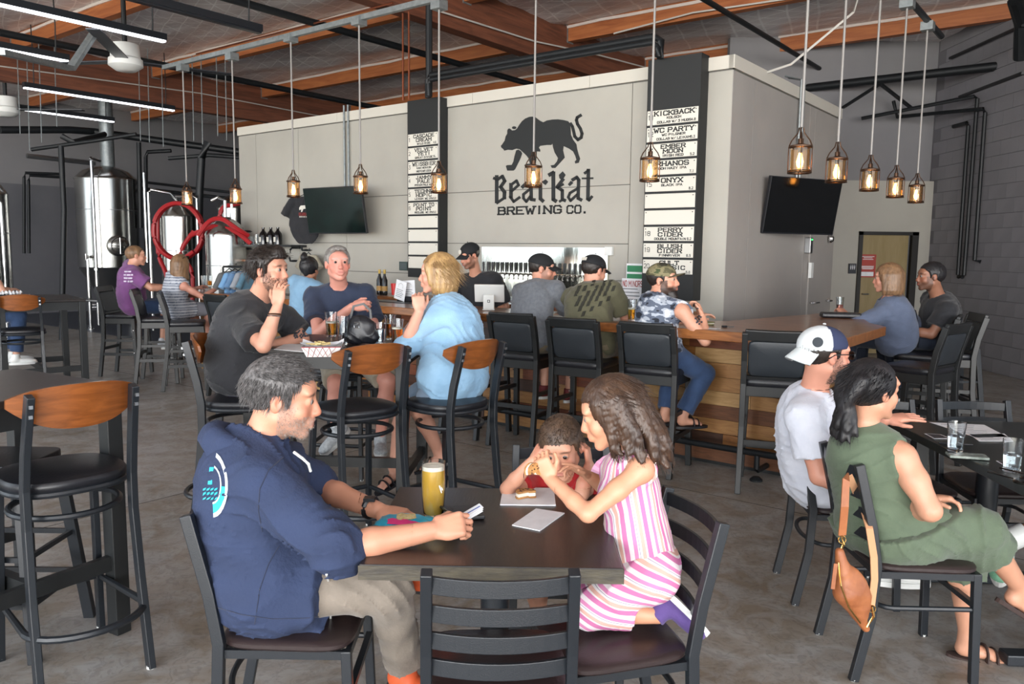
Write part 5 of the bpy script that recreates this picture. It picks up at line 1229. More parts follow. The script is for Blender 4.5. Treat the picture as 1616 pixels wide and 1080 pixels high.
# ================================================================ THE PEOPLE
P = atY
hat = lambda *a: np.array(a, float)
F_navy = fabric('faded_navy_fleece', '2f3f62', '384a70', .0022, 5); F_black = fabric('black_cotton', '1b1c20', '212227'); F_khaki = fabric('grey_khaki_twill', '82786d', '746b61')
HAIR_DK = mat('dark_brown_hair', '2a211c', .45, col2='1c1613', scale=40, stretch=(1, 1, .2), bump=.002, bscale=160)
HAIR_GR = mat('grey_streaked_hair', '252221', .5, col2='6a6767', scale=90, detail=6, stretch=(1, 1, .5), bump=.002, bscale=160)
HAIR_SLV = mat('silver_hair', '8c8883', .5, col2='5f5b58', scale=60, bump=.002, bscale=160)
HAIR_BR = mat('brown_wavy_hair', '4a3527', .42, col2='2f211a', scale=26, stretch=(1, 1, .25), bump=.003, bscale=120)
HAIR_BOY = mat('light_brown_short_hair', '5a4636', .5, col2='3c2e25', scale=50, bump=.002, bscale=160)
HAIR_BK = mat('black_hair', '121113', .5, col2='1c1a1d', scale=30, stretch=(1, 1, .2), bump=.002, bscale=140)
HAIR_BL = mat('blonde_hair', 'b3915f', .42, col2='846543', scale=34, stretch=(1, 1, .2), bump=.002, bscale=140)
HAIR_LB = mat('light_brown_hair', '8a6a4c', .45, col2='5e4632', scale=34, stretch=(1, 1, .2), bump=.002, bscale=140)
rnd = random.Random(11)

# ---- the man in the blue hoodie
N1 = P(410, 712, 2.40); el = P(536, 866, 2.12); wr = P(682, 838, 2.20)
def hoodie_paint(V, i):
    c = np.tile(lin('26324f'), (len(V), 1)); q = V-np.array(P(352, 772, 2.32)); A = i['A']; x = q @ A[:, 0]; z = q @ A[:, 2]; y = (V-i['pel']) @ A[:, 1]
    c *= (1+.10*np.sin(V[:, 0]*23+3*np.sin(V[:, 2]*17))[:, None]*.5+.06*np.sin(V[:, 2]*61)[:, None]*.5); return c
J1 = person('man in a navy blue hoodie and grey trousers left of the front table', dict(
    pel=np.array([-.74, 2.40, .575]), neck=N1, head=P(447, 628, 2.40), fwd=hat(.92, .25, -.25), hip=hat(1, .0, 0), gaze=hat(.95, .12, -.16),
    shR=P(414, 765, 2.24), shL=P(450, 742, 2.56), elR=el, wrR=wr, elL=P(500, 768, 2.62), wrL=P(597, 806, 2.45),
    knR=P(612, 930, 2.32), anR=P(640, 1052, 2.52), knL=P(575, 905, 2.66), anL=P(618, 905, 2.40)), 1.0,
    dict(near=True, res=.010, skin='c48c72', beard=.38, beardc='83766e', hairc='3a3330', flush=.4, slouch=.05, b=1.08, cres=.0085, open=.5,
         handR=dict(n=(.1, .75, -.6), d=(.93, .12, .18), curls=[.75, .62, .7, .8], thumb=.75), handL=dict(n=(0, .1, -1), d=(.85, -.2, -.1), curl=.25),
         top=dict(m=vmat('faded_hoodie_fleece', .9, .0022, 110), paint=hoodie_paint, sleeve=(1.1, 1.12), e=.030, hood=True, fold=.012, ff=80, seed=3, drape=.92, long=.46, name='hoodie'),
         bottom=dict(m=F_khaki, leg=1.93, e=.014, fold=.010), shoes=(mat('orange_grey_trainer', 'c8562c', .6), mat('grey_sole', '3a3c3e', .6)), toe=dict(R=hat(.85, -.4, 0), L=hat(.9, -.35, .1), upL=(-.2, -.8, .5))))
H, C = J1['H'], P(447, 628, 2.40)
hr = make_hair('hair', C, H, 1, HAIR_GR, thick=.012, res=.0045, streak=.0016, parent=J1['root'], tuft=.0)
strands(C, H, 1, HAIR_GR, 2200, .026, hr, rnd, base=.010, spike=.8, r=.0009, lift=.35)
# beard stubble hairs: short strands along the jaw
def stubble(J, C, m, n, L, zmax=-.035, r=.0008, ln=None):
    H = J['H']; s = J['hs']; V = np.zeros(len(J['body'].data.vertices)*3, np.float32); J['body'].data.vertices.foreach_get('co', V); V = V.reshape(-1, 3); N = np.zeros(len(V)*3, np.float32); J['body'].data.vertices.foreach_get('normal', N); N = N.reshape(-1, 3)
    q = ((V-C) @ H)/s; m_ = (q[:, 2] < np.where(q[:, 1] < .055, -.012, zmax)) & (q[:, 2] > -.122) & (q[:, 1] > .002) & (np.abs(q[:, 0]) < .09) & ~((np.abs(q[:, 0]) < .018) & (np.abs(q[:, 2]+.0625) < .009) & (q[:, 1] > .08)) & ~((q[:, 1] > .088) & (q[:, 2] > -.047))
    ids = np.argwhere(m_)[:, 0]; rs = np.random.RandomState(4); vs = []; fs = []
    for k in rs.choice(ids, n):
        p = V[k]+rs.normal(0, .0015, 3); nn = N[k]; d = nz(nn*.5+H[:, 1]*.25-H[:, 2]*.8+rs.normal(0, .2, 3)); sd = nz(np.cross(d, nn))*r; b = len(vs)
        vs += [tuple(p-sd), tuple(p+sd), tuple(p+nn*r), tuple(p+d*L*rs.uniform(.5, 1.1))]; fs += [(b, b+1, b+3), (b+1, b+2, b+3), (b+2, b, b+3)]
    me = bpy.data.meshes.new('beard'); me.from_pydata(vs, [], fs); me.materials.append(m); return obj('beard', me, None, J['root'], kind='stuff')
stubble(J1, C, mat('grey_brown_stubble', '6a5d54', .6, col2='a59a92', scale=90), 2200, .006, r=.0006)
# hood: a thick rolled collar lying behind the neck
v = Vol(); A = J1['A']; g = lambda x, y, z: N1+A @ np.array([x, y, z])
ring = [g(.088*math.sin(t), -.020+.088*math.cos(t)-(.022 if math.cos(t) < 0 else 0), .026+.046*-math.cos(t)) for t in [2*PI*i/14 for i in range(14)]]
for i in range(14):
    v.cone(ring[i], ring[(i+1) % 14], .018+.016*math.sin(PI*i/14)**2, .018+.016*math.sin(PI*(i+1)/14)**2, .018)
v.ell(g(0, -.098, -.030), (.120, .052, .080), .035, A).ell(g(0, -.118, -.085), (.085, .036, .055), .03, A)
v.minus(g(0, .0, .06), (.062, .075, .09), .012, A)
V, Q = build_vol(v, .007, wrinkle=folds(.010, 42, 8, (.3, .2, 1)))
hd = obj('hood', npmesh('hood', V, Q, vmat('faded_hoodie_fleece'), np.tile(lin('26324f'), (len(V), 1))), None, J1['_top'])
def snap(J, px, py, off=.004, vobj=None):
    """first surface of a garment along a sight line"""
    dg = bpy.context.evaluated_depsgraph_get(); d = ray(px, py); d = d/np.linalg.norm(d); o_ = vobj or J['_top']
    ok, loc, nn, _ = o_.ray_cast(Vector(CAM0), Vector(d))
    return (np.array(loc)+np.array(nn)*off, np.array(nn)) if ok else (None, None)
def decal(name, J, polys, m, parent=None, off=.003, vobj=None, sub=3):
    """print on cloth: polygons (pixels) dropped onto the garment surface with a little thickness"""
    mb = MB()
    for poly in polys:
        pts = [snap(J, x, y, off, vobj) for x, y in poly]
        if any(p is None for p, n in pts): continue
        n = len(pts); mb.add([p for p, _ in pts]+[p-nn*off*.9 for p, nn in pts], [tuple(range(n)), tuple(range(n, 2*n))]+[(i, (i+1) % n, n+(i+1) % n, n+i) for i in range(n)])
    if not mb.v: return None
    return obj(name, mb, m, parent or J['_top'], kind='stuff')
bpy.context.view_layer.update()
def ringpolys(cx, cy, r0, r1, a0, a1, n, sx=.5, lean=0):
    out = []
    for i in range(n):
        t = [R(a0+(a1-a0)*(i+j)/n) for j in (0, 1)]
        q = [(r1, t[0]), (r1, t[1]), (r0, t[1]), (r0, t[0])]; out.append([(cx+sx*r_*math.cos(a)+lean*r_*math.sin(a), cy+r_*math.sin(a)) for r_, a in q])
    return out
LW = fabric('white_print', 'd5dde0', bump=.0005); LT = fabric('turquoise_print', '27b3c4', bump=.0005)
cx_, cy_ = 335, 765
decal('back_print', J1, ringpolys(cx_, cy_, 45, 52, -70, 85, 12, .48, .02), LW)
decal('back_print', J1, ringpolys(cx_, cy_, 31, 45, 5, 85, 8, .48, .02), LT)
decal('back_print', J1, ringpolys(cx_, cy_, 28, 31, -70, 85, 10, .48, .02), LW)
decal('back_print', J1, [[(332, 738), (338, 738), (335, 765), (329, 765)]]+[[(322+i*6, 772+j*7), (326+i*6, 770+j*7), (325+i*6, 773+j*7), (321+i*6, 775+j*7)] for i in range(4) for j in range(3)], LT)
# drawstring, zip, seam
zp = [snap(J1, x, y, .004)[0] for x, y in ((516, 905), (517, 920), (518, 935), (519, 950), (520, 965), (520, 980))]; zp = [p for p in zp if p is not None]
if len(zp) > 1: obj('zip', MB().bar(zp, .006, .004), M_white, J1['_top'])
def seam(px, J, r=.0016, m=None, name='seam'):
    pts = [snap(J, x, y, .0005)[0] for x, y in px]; pts = [p for p in pts if p is not None]; keep = [pts[0]]
    for p in pts[1:]:
        if np.linalg.norm(p-keep[-1]) < .12: keep.append(p)
    if len(keep) > 2: obj(name, MB().tube([tuple(p) for p in keep], r, 5), m, J['_top'], smooth=True)
def densify(P_): return [(a[0]+(b[0]-a[0])*t/5, a[1]+(b[1]-a[1])*t/5) for a, b in zip(P_[:-1], P_[1:]) for t in range(5)]+[P_[-1]]
M_sm = fabric('navy_seam', '1b243c')
for pl in ([(447, 722), (424, 742), (410, 772), (408, 805), (414, 840)], [(440, 862), (424, 890), (410, 930), (402, 985)], [(497, 900), (494, 925), (478, 943), (458, 946), (450, 972)], [(340, 958), (380, 970), (430, 977), (480, 976), (522, 972)]): seam(densify(pl), J1, m=M_sm)
obj('drawstring', MB().tube([P(464, 714, 2.26), P(478, 724, 2.24), P(487, 733, 2.25), P(490, 744, 2.27)], .0045, 6), M_white, J1['_top'], smooth=True)
d1 = nz(J1['wrL']-J1['elL']); pw = J1['wrL']-d1*.035
obj('wristwatch', MB().tube([tuple(pw+.031*(math.cos(t)*nz(np.cross(d1, (0, 0, 1)))+math.sin(t)*nz(np.cross(d1, np.cross(d1, (0, 0, 1)))))) for t in [2*PI*i/20 for i in range(20)]], .0085, 6, closed=True).box(pw+hat(0, -.012, .032), (.036, .034, .010)), M_vinyl, J1['root'], smooth=True)

# ---- the boy in red
hC = P(886, 707, 2.66)
J2 = person('small boy in a red T-shirt behind the front table', dict(
    pel=hat(.20, 2.98, .53), neck=P(888, 752, 2.82), head=hC, fwd=hat(-.05, -.9, -.35), hip=hat(0, -1, 0), gaze=hat(-.22, -.92, -.30),
    shR=P(848, 768, 2.84), shL=P(930, 766, 2.82), elR=P(800, 772, 2.70), wrR=P(840, 728, 2.66), elL=P(918, 780, 2.62), wrL=P(930, 735, 2.66),
    knR=P(846, 915, 2.62), anR=P(852, 990, 2.66), knL=P(915, 935, 2.60), anL=P(918, 1045, 2.56)), .66,
    dict(near=True, res=.009, hs=.83, skin='c8937a', hairc='4a382c', flush=.5, sw=1.05, cres=.007, nr=.8, lips='b06a62', slouch=.0,
         handR=dict(n=(.7, .3, -.2), d=(.5, .1, .8), curl=.7), handL=dict(n=(-.7, .2, 0), d=(-.15, .1, .95), curl=.6), roll=-.12,
         top=dict(m=fabric('red_cotton', 'b01c22', 'a3181e'), sleeve=.55, e=.016, fold=.006), bottom=dict(m=fabric('dark_shorts', '2a2d35'), leg=.8),
         shoes=(fabric('turquoise_kids_shoe', '2aa3b8'),), toe=dict(R=hat(0, -1, 0), L=hat(0, -1, 0))))
h2 = make_hair('hair', hC, J2['H'], .83, HAIR_BOY, thick=.015, res=.0042, streak=.002, parent=J2['root'], tuft=.0, line=[(-.12, -.055), (-.06, -.045), (-.022, -.020), (-.020, .015), (.012, .018), (.020, -.002), (.034, .0), (.040, .030), (.062, .046), (.11, .048)])
strands(hC, J2['H'], .83, HAIR_BOY, 900, .026, h2, rnd, base=.012, spike=.6, r=.0009, lift=.35)

# ---- the girl in the striped romper, kneeling on the chair
gC = P(964, 652, 2.36)
def stripes(V, i):
    A, s = i['A'], i['s']; q = V-i['pel']; x = q @ A[:, 0]; y = q @ A[:, 1]
    t = np.arctan2(x, y+.02)*.105/.062+20; return np.stack([t, t*0, t*0], 1)
def stripes_leg(V, i):
    q = V-i['pel']; t = (q[:, 0]*.45+q[:, 2]*.95+.012*np.sin(q[:, 0]*20+q[:, 1]*14))/.068+20; return np.stack([t, t*0, t*0], 1)
sm_ = rampmat('striped_romper_cotton', [(0, 'd2c8cc'), (.20, 'bd6c9a'), (.42, 'd6cfd0'), (.50, 'c99d92'), (.66, 'd6cfd0'), (.75, '857c96'), (.775, 'd6cfd0'), (.83, 'c47aa3')])
J3 = person('girl with long wavy brown hair in a pink striped romper kneeling on the chair', dict(
    pel=P(1022, 898, 2.34), neck=P(990, 722, 2.38), head=gC, fwd=hat(-.97, .12, -.30), hip=hat(-1, .05, -.2), gaze=hat(-.93, .15, -.34),
    shR=P(968, 742, 2.48), shL=P(1012, 742, 2.27), elL=P(928, 812, 2.20), wrL=P(868, 756, 2.33), elR=P(962, 775, 2.62), wrR=P(930, 752, 2.56),
    knR=P(935, 948, 2.44), anR=P(1036, 968, 2.44), knL=P(930, 962, 2.27), anL=P(1040, 972, 2.28)), .72,
    dict(near=True, res=.009, hs=.86, skin='c58f72', hairc='3a2a20', fem=True, cres=.0065, flush=.25, lips='b5685f', nr=.95, arm=1.05, slouch=-.01, sw=.95,
         handL=dict(n=(.1, .8, .3), d=(-.45, .05, .9), curl=.75, thumb=.6), handR=dict(n=(-.3, -.3, -.6), d=(-.75, -.1, .45), curls=[.15, .35, .6, .8], thumb=.2, spread=.2),
         top=dict(m=sm_, paint=stripes, sleeve=0, e=.012, fold=.004, neck=.060, hem=.02, name='romper_top'),
         bottom=dict(m=sm_, paint=stripes_leg, leg=1.62, e=.024, waist=.12, fold=.007, name='romper_trousers', k=.03), shoes=(fabric('purple_kids_trainer', '54407c'), M_white),
         toe=dict(R=hat(.62, -.25, -.55), L=hat(.62, -.25, -.55), upR=(-.7, -.25, -.5), upL=(-.7, -.25, -.5))))
# ruffled straps
A = J3['A']; nk = J3['neck']
for q, sh in ((1, J3['shR']), (-1, J3['shL'])):
    pts = []; 
    for i in range(15):
        t = i/14; a = -1.15+2.3*t; c0 = sh-J3['lat']*q*.022; pts.append(c0+J3['cf']*.062*math.sin(a)+J3['up']*(.052*math.cos(a)-.012)+J3['lat']*q*(.008*math.sin(i*2.4)))
    o = obj('ruffled_strap', MB().bar([tuple(p) for p in pts], .030, .006, upv=tuple(J3['lat'])), None, J3['_top']); o.data.materials.append(mat('pink_ruffle', 'dba6c3', .85))
obj('belt_seam', MB().tube([tuple(J3['pel']+J3['up']*.075+J3['lat']*.098*math.sin(t)+J3['cf']*.084*math.cos(t)) for t in [2*PI*i/24 for i in range(24)]], .006, 6, closed=True), MATS['pink_ruffle'], J3['_top'])
# long wavy hair: soft mass plus locks
def lock(x0, y0, z0, n, dx, dy, L, r0, amp, ph):
    out = []
    for i in range(n+1):
        t = i/n; out.append(((x0+dx*t+amp*math.sin(ph+t*7)*t, y0+dy*t+amp*math.cos(ph+t*6)*t, z0-L*t), r0*(1-.45*t)))
    return out
rl = random.Random(3); locks = []
for i in range(26):
    a = R(75+rl.uniform(0, 210)); x = .080*math.sin(a); y = -.02+.098*math.cos(a)
    locks.append(lock(x, y, .02+rl.uniform(0, .04), 6, x*.35, y*.25+rl.uniform(-.02, .01), rl.uniform(.15, .25), rl.uniform(.014, .020), .014, rl.uniform(0, 6)))
for q in (-1, 1):
    for k in range(3): locks.append(lock(q*(.066+.006*k), .030-.026*k, .055, 6, q*.014, -.01+.010*k, .19, .016, .012, k*2))
def long_hair(J, C, m, s, locks, thick=.018, res=.005, n_str=600, L=.2, streak=.0035, wav=.012, r=.0011, name='hair'):
    h = make_hair(name, C, J['H'], s, m, thick=thick, res=res, streak=streak, parent=J['root'], locks=locks)
    vs = []; fs = []; H = J['H']; rs = random.Random(5)
    for k in range(n_str):
        l = rs.choice(locks); ph = rs.uniform(0, 6); dr = nz(np.array([rs.gauss(0, 1), rs.gauss(0, 1), 0])); b = len(vs); n = len(l)
        for i, (p, rr_) in enumerate(l):
            q = np.array(p)+dr*rr_*1.06+np.array([math.sin(ph+i*1.7), math.cos(ph+i*1.4), 0])*wav*.25*i/n; 
            if i == n-1: q = q-np.array([0, 0, rs.uniform(0, .03)])
            w_ = r*(1-.7*i/n); 
            for a in range(3): vs.append(tuple(C+H @ (q*s)+np.array([math.cos(a*2.1), math.sin(a*2.1), 0])*w_))
            if i: 
                for a in range(3): fs.append((b+(i-1)*3+a, b+(i-1)*3+(a+1) % 3, b+i*3+(a+1) % 3, b+i*3+a))
    me = bpy.data.meshes.new('hair_strands'); me.from_pydata(vs, [], fs); me.materials.append(m); me.polygons.foreach_set('use_smooth', [True]*len(me.polygons)); obj('hair_strands', me, None, h, kind='stuff'); return h
h3 = long_hair(J3, gC, HAIR_BR, .86, locks, n_str=1400)
strands(gC, J3['H'], .86, HAIR_BR, 700, .05, h3, rnd, base=.018, spike=.2, r=.0009, lift=.03, region=(0, -1.9, -.8))

# ---- the man in the white cap and T-shirt
C4 = P(1302, 561, 3.46)
J4 = person('man in backwards cap, sunglasses and white T-shirt at the right table', dict(
    pel=hat(1.46, 3.66, .56), neck=P(1283, 628, 3.53), head=C4, fwd=hat(.98, .1, -.12), gaze=hat(.97, .15, -.05), hip=hat(1, -.1, 0),
    shR=P(1270, 662, 3.37), shL=P(1300, 650, 3.70), elR=P(1292, 752, 3.32), wrR=P(1352, 770, 3.25), elL=P(1345, 690, 3.72), wrL=P(1398, 662, 3.55),
    knR=P(1400, 790, 3.52), anR=P(1400, 890, 3.52), knL=P(1410, 780, 3.72), anL=P(1410, 872, 3.75)), 1.0,
    dict(mid=True, res=.012, skin='d0937c', beard=.55, beardc='5c4538', hairc='3a2a22', b=1.02, cres=.010, handL=dict(n=(0, .2, -1), d=(.95, -.1, .12), curl=.06, spread=.25, thumb=.1), flush=.6,
         top=dict(m=fabric('white_cotton', 'd3d6e0', 'c6cad6'), sleeve=.66, e=.026, fold=.010, hem=.10, drape=.92), bottom=dict(m=fabric('light_grey_shorts', '8d93a3', '7f8594'), leg=.95), shoes=(M_white,)))
h4 = make_hair('hair', C4, J4['H'], 1, HAIR_DK, thick=.010, res=.006, parent=J4['root'])
cp = cap_hat(C4, J4['H'], 1, None, J4['root'], back=True, m2=('2a3250', 'c9ced0', lambda L: (L[:, 1] < -.02)), brim=mat('white_cap_brim', 'c3cacb', .8), label='backwards cap, navy front panels and white back', tilt=.45)
obj('cap_badge', MB().lathe([(.022, 0), (.022, .003), (.001, .004)], 20), mat('charcoal_badge', '2b3138', .7), cp, M=Matrix([[0, 0, 0, 0]]*4) if False else Matrix.Translation(C4+J4['H'] @ hat(.072, -.082, .062)) @ Vector(J4['H'] @ hat(.75, -.62, .2)).to_track_quat('Z', 'Y').to_matrix().to_4x4())
def sunglasses(J, C, s=1, m=None):
    H = J['H']; g = lambda x, y, z: tuple(C+H @ np.array([x, y, z])*s); m = m or mat('dark_sunglasses', '0f0d0d', .1)
    o = None
    for q in (-1, 1):
        mb = MB(); pts = superellipse(.027, .019, 3, 18); n = len(pts)
        mb.add([g(q*.034+x, .108-.10*(abs(q*.034+x)-.01)**1.3, .008+z) for x, z in pts]+[g(q*.034+x, .103-.10*(abs(q*.034+x)-.01)**1.3, .008+z) for x, z in pts], [tuple(range(n)), tuple(range(n, 2*n))]+[(i, (i+1) % n, n+(i+1) % n, n+i) for i in range(n)])
        if o is None: o = obj('sunglasses', mb, m, J['root'])
        else: obj('lens', mb, m, o)
        obj('temple_arm', MB().bar([g(q*.062, .098, .014), g(q*.078, .05, .015), g(q*.085, -.005, .012), g(q*.084, -.03, -.005)], .006*s, .004*s), m, o)
    obj('bridge', MB().bar([g(-.01, .112, .012), g(.01, .112, .012)], .006, .005), m, o); return o
sunglasses(J4, C4); stubble(J4, C4, HAIR_DK, 900, .009, r=.0011)

# ---- the woman in green
C5 = P(1377, 617, 2.98)
J5 = person('woman with tied black hair in a sleeveless sage green dress at the right table', dict(
    pel=hat(1.47, 3.02, .57), neck=P(1362, 690, 3.0), head=C5, fwd=hat(.72, .66, -.1), gaze=hat(.93, .30, .0), hip=hat(.95, .1, 0),
    shR=P(1424, 722, 2.87), shL=P(1330, 716, 3.13), elR=P(1468, 806, 2.78), wrR=P(1430, 800, 3.0), elL=P(1400, 790, 3.25), wrL=P(1462, 786, 2.98),
    knR=P(1545, 838, 2.92), anR=P(1612, 930, 3.05), knL=P(1515, 868, 3.02), anL=P(1528, 1006, 3.04)), .96,
    dict(mid=True, near=False, res=.010, skin='bf8c72', fem=True, b=1.10, hairc='141214', cres=.0075, flush=.6, arm=1.2, slouch=.02, handL=dict(d=(.8, -.5, .1), n=(0, -.3, -1), curl=.5), handR=dict(d=(-.3, .9, 0), n=(0, 0, -1), curl=.4),
         top=dict(m=fabric('sage_green_jersey', '566450', '4d5a48', .0012), sleeve=0, e=.012, fold=.008, ff=70, neck=.058, long=.55, name='dress', fd=(.3, .3, 1)),
         bottom=dict(m=MATS['sage_green_jersey'], leg=1.30, e=.036, waist=.02, fold=.011, k=.12, name='dress_skirt'), bare_feet=True, sandalm=mat('brown_suede_sandal', '352622', .8), toe=dict(L=hat(.93, -.12, -.1), R=hat(.8, .1, -.5))))
lk = [lock(.055*math.sin(a), -.10, .05, 5, -.055*math.sin(a)*.6, -.04, .10, .024, .004, 0) for a in (-1.4, -.9, -.4, 0, .4, .9, 1.4)]+[lock(.014*math.sin(k*2.3), -.125-.006*math.cos(k*1.7), -.040, 6, .040*math.sin(k*2.3), -.012+.022*math.cos(k*1.1), .10+.012*(k % 5), .0115, .005, k*.7) for k in range(26)]+[[((0, -.125, -.03), .026), ((0, -.135, -.055), .024)]]
h5 = long_hair(J5, C5, HAIR_BK, .96, lk, thick=.015, n_str=400, res=.0055, streak=.002)
strands(C5, J5['H'], .96, HAIR_BK, 500, .06, h5, rnd, base=.013, spike=.1, r=.001, lift=.02, region=(0, -2.2, -.5))

# ---- three people at the middle high table
C6 = P(425, 428, 4.50)
J6 = person('man in a black T-shirt resting chin on hand at the high table', dict(
    pel=hat(-1.55, 4.48, .885), neck=P(404, 480, 4.56), head=C6, fwd=hat(.93, -.05, -.3), gaze=hat(.90, -.28, .02), hip=hat(1, 0, 0),
    shR=P(384, 512, 4.38), shL=P(448, 502, 4.74), elR=P(416, 546, 4.20), wrR=P(438, 484, 4.24), elL=P(478, 536, 4.70), wrL=P(428, 545, 4.50),
    knR=P(440, 628, 4.42), anR=P(432, 735, 4.5), knL=P(450, 622, 4.62), anL=P(445, 725, 4.65)), 1.0,
    dict(mid=True, res=.012, skin='c28d76', beard=.5, beardc='5a4a40', hairc='2e241f', b=1.08, slouch=.05, cres=.010,
         handR=dict(d=(.1, .1, 1), n=(.3, .9, .1), curl=.35, thumb=.3), handL=dict(d=(-.8, -.2, 0), n=(0, 0, -1), curl=.2),
         top=dict(m=F_black, sleeve=.72, e=.026, fold=.009, hem=.12, drape=.95), bottom=dict(m=fabric('slate_purple_shorts', '4a4a60', '404056'), leg=.97, fold=.008), shoes=(F_black,)))
h6 = make_hair('hair', C6, J6['H'], 1, HAIR_DK, thick=.024, res=.006, parent=J6['root'], tuft=.022)
strands(C6, J6['H'], 1, HAIR_DK, 500, .05, h6, rnd, base=.020, r=.0016, spike=.9, lift=.4); stubble(J6, C6, HAIR_DK, 700, .010, r=.0013)
d6 = nz(J6['wrR']-J6['elR'])
for k in (.055, .045): 
    pw = J6['wrR']-d6*k; obj('bracelet', MB().tube([tuple(pw+.034*(math.cos(t)*hat(1, 0, 0)+math.sin(t)*nz(np.cross(d6, (1, 0, 0))))) for t in [2*PI*i/16 for i in range(16)]], .004, 5, closed=True), M_chrome if k > .05 else M_bronze, J6['root'])
C7 = P(533, 417, 5.50)
J7 = person('silver-haired man in a navy T-shirt behind the high table', dict(
    pel=hat(-1.2, 5.66, .885), neck=P(536, 462, 5.62), head=C7, fwd=hat(.12, -.97, -.12), gaze=hat(.38, -.9, .08), hip=hat(.1, -1, 0),
    elR=P(502, 526, 5.42), wrR=P(556, 484, 5.33), elL=P(592, 528, 5.48), wrL=P(560, 545, 5.25), knR=P(530, 608, 5.22), anR=P(530, 672, 5.05), knL=P(612, 602, 5.24), anL=P(600, 690, 5.3)), 1.0,
    dict(mid=True, res=.013, skin='d09180', hairc='a09890', b=1.12, flush=.8, cres=.011, lips='b0685f', open=.6, handR=dict(d=(.9, -.1, .1), n=(0, .8, -.4), curl=.6), 
         top=dict(m=fabric('navy_cotton', '27324a', '222c42'), sleeve=.68, e=.024, fold=.008, hem=.10), bottom=dict(m=fabric('beige_shorts', '9d9686', '918a7b'), leg=.9), shoes=(mat('speckled_white_trainer', 'c9cdd0', .7, col2='a0a6ab', scale=60), M_white), toe=dict(R=hat(-.5, -.6, -.5), L=hat(.2, -1, 0))))
h7 = make_hair('hair', C7, J7['H'], 1, HAIR_SLV, thick=.013, res=.007, parent=J7['root'], tuft=.006, line=[(-.12, -.055), (-.06, -.04), (-.022, -.02), (-.02, .015), (.012, .02), (.02, .0), (.03, .0), (.034, .04), (.05, .068), (.064, .085), (.11, .09)])
C8 = P(690, 433, 4.72)
J8 = person('blonde woman in a light blue shirt sitting with her hands under her chin', dict(
    pel=hat(-.33, 4.50, .885), neck=P(704, 478, 4.72), head=C8, fwd=hat(-.85, .45, -.15), gaze=hat(-.97, .12, -.03), hip=hat(-.9, .35, 0),
    shR=P(682, 500, 4.88), shL=P(722, 505, 4.58), elL=P(640, 548, 4.56), wrL=P(662, 492, 4.50), elR=P(642, 538, 4.90), wrR=P(662, 490, 4.72),
    knR=P(637, 640, 4.76), anR=P(622, 738, 4.78), knL=P(662, 648, 4.50), anL=P(692, 712, 4.70)), .96,
    dict(mid=True, res=.012, skin='cc9680', hairc='8a6c48', fem=True, b=1.12, cres=.0095, arm=1.1, slouch=.03, handL=dict(d=(-.1, .1, .9), n=(-.3, .8, 0), curl=.9), handR=dict(d=(-.1, 0, .9), n=(0, -1, .2), curl=.8),
         top=dict(m=fabric('light_blue_chambray', '8fb4d0', '7fa5c4', .0012, 7), sleeve=1.15, e=.030, fold=.012, ff=80, long=.35, drape=1.0, name='shirt', neck=.05), bottom=dict(m=fabric('grey_blue_shorts', '76879a'), leg=.75), bare_feet=True, toe=dict(R=hat(-.5, -.6, -.25), L=hat(-.85, .1, -.3)), sandalm=M_vinyl))
lk = [lock(.074*math.sin(a), -.02+.094*math.cos(a), .03, 5, .0, .0, .12+.02*abs(math.sin(a)), .024, .004, 0) for a in [R(80+i*17) for i in range(13)]]+[lock(q*.068, .045, .06, 5, q*.014, -.02, .12, .016, .003, 0) for q in (-1, 1)]
h8 = long_hair(J8, C8, HAIR_BL, .96, lk, thick=.020, n_str=400, res=.006, wav=.004, r=.0014)
strands(C8, J8['H'], .96, HAIR_BL, 400, .08, h8, rnd, base=.018, spike=.1, r=.0013, lift=.02, region=(0, -1.9, -1.0))

# ---- bartender
b0 = xyz(-5.33, 6.25, 0)
def barpos(px, py, Y): return P(px, py, Y)
C9 = P(741, 404, 8.25)
J9 = person('bartender in a black T-shirt and black cap standing behind the bar', dict(
    pel=P(757, 532, 8.30), neck=P(752, 440, 8.35), head=C9, fwd=hat(-.35, -.9, -.1), gaze=hat(-.75, -.6, -.32), hip=hat(-.3, -.9, 0),
    elR=P(708, 482, 8.20), wrR=P(728, 500, 7.98), elL=P(798, 485, 8.35), wrL=P(775, 498, 8.05), knR=P(750, 585, 8.3), anR=P(750, 640, 8.35), knL=P(768, 585, 8.35), anL=P(768, 640, 8.4)), 1.03,
    dict(res=.015, skin='c08a72', beard=.6, beardc='3a2a22', b=1.18, sw=1.1, cres=.013, top=dict(m=F_black, sleeve=.8, e=.03, fold=.008, hem=.14), bottom=dict(m=F_black)))
make_hair('hair', C9, J9['H'], 1.03, HAIR_DK, thick=.008, res=.009, parent=J9['root'])
cp = cap_hat(C9, J9['H'], 1.03, mat('black_cap_cloth', '15171b', .85), J9['root'], brim=MATS['black_cap_cloth'], res=.008)
obj('cap_badge', MB().lathe([(.024, 0), (.024, .004), (.014, .004), (.014, .002), (.008, .004), (.001, .004)], 18), M_plate, cp, M=Matrix.Translation(C9+J9['H'] @ hat(0, .098, .072)*1.03) @ Vector(J9['H'] @ hat(0, .93, .3)).to_track_quat('Z', 'Y').to_matrix().to_4x4())
bpy.context.view_layer.update()
decal('chest_shield', J9, [[(751, 427), (760, 427), (760, 432), (756, 436), (752, 432)]], mat('grey_print', '9aa0a2', .8), off=.006)

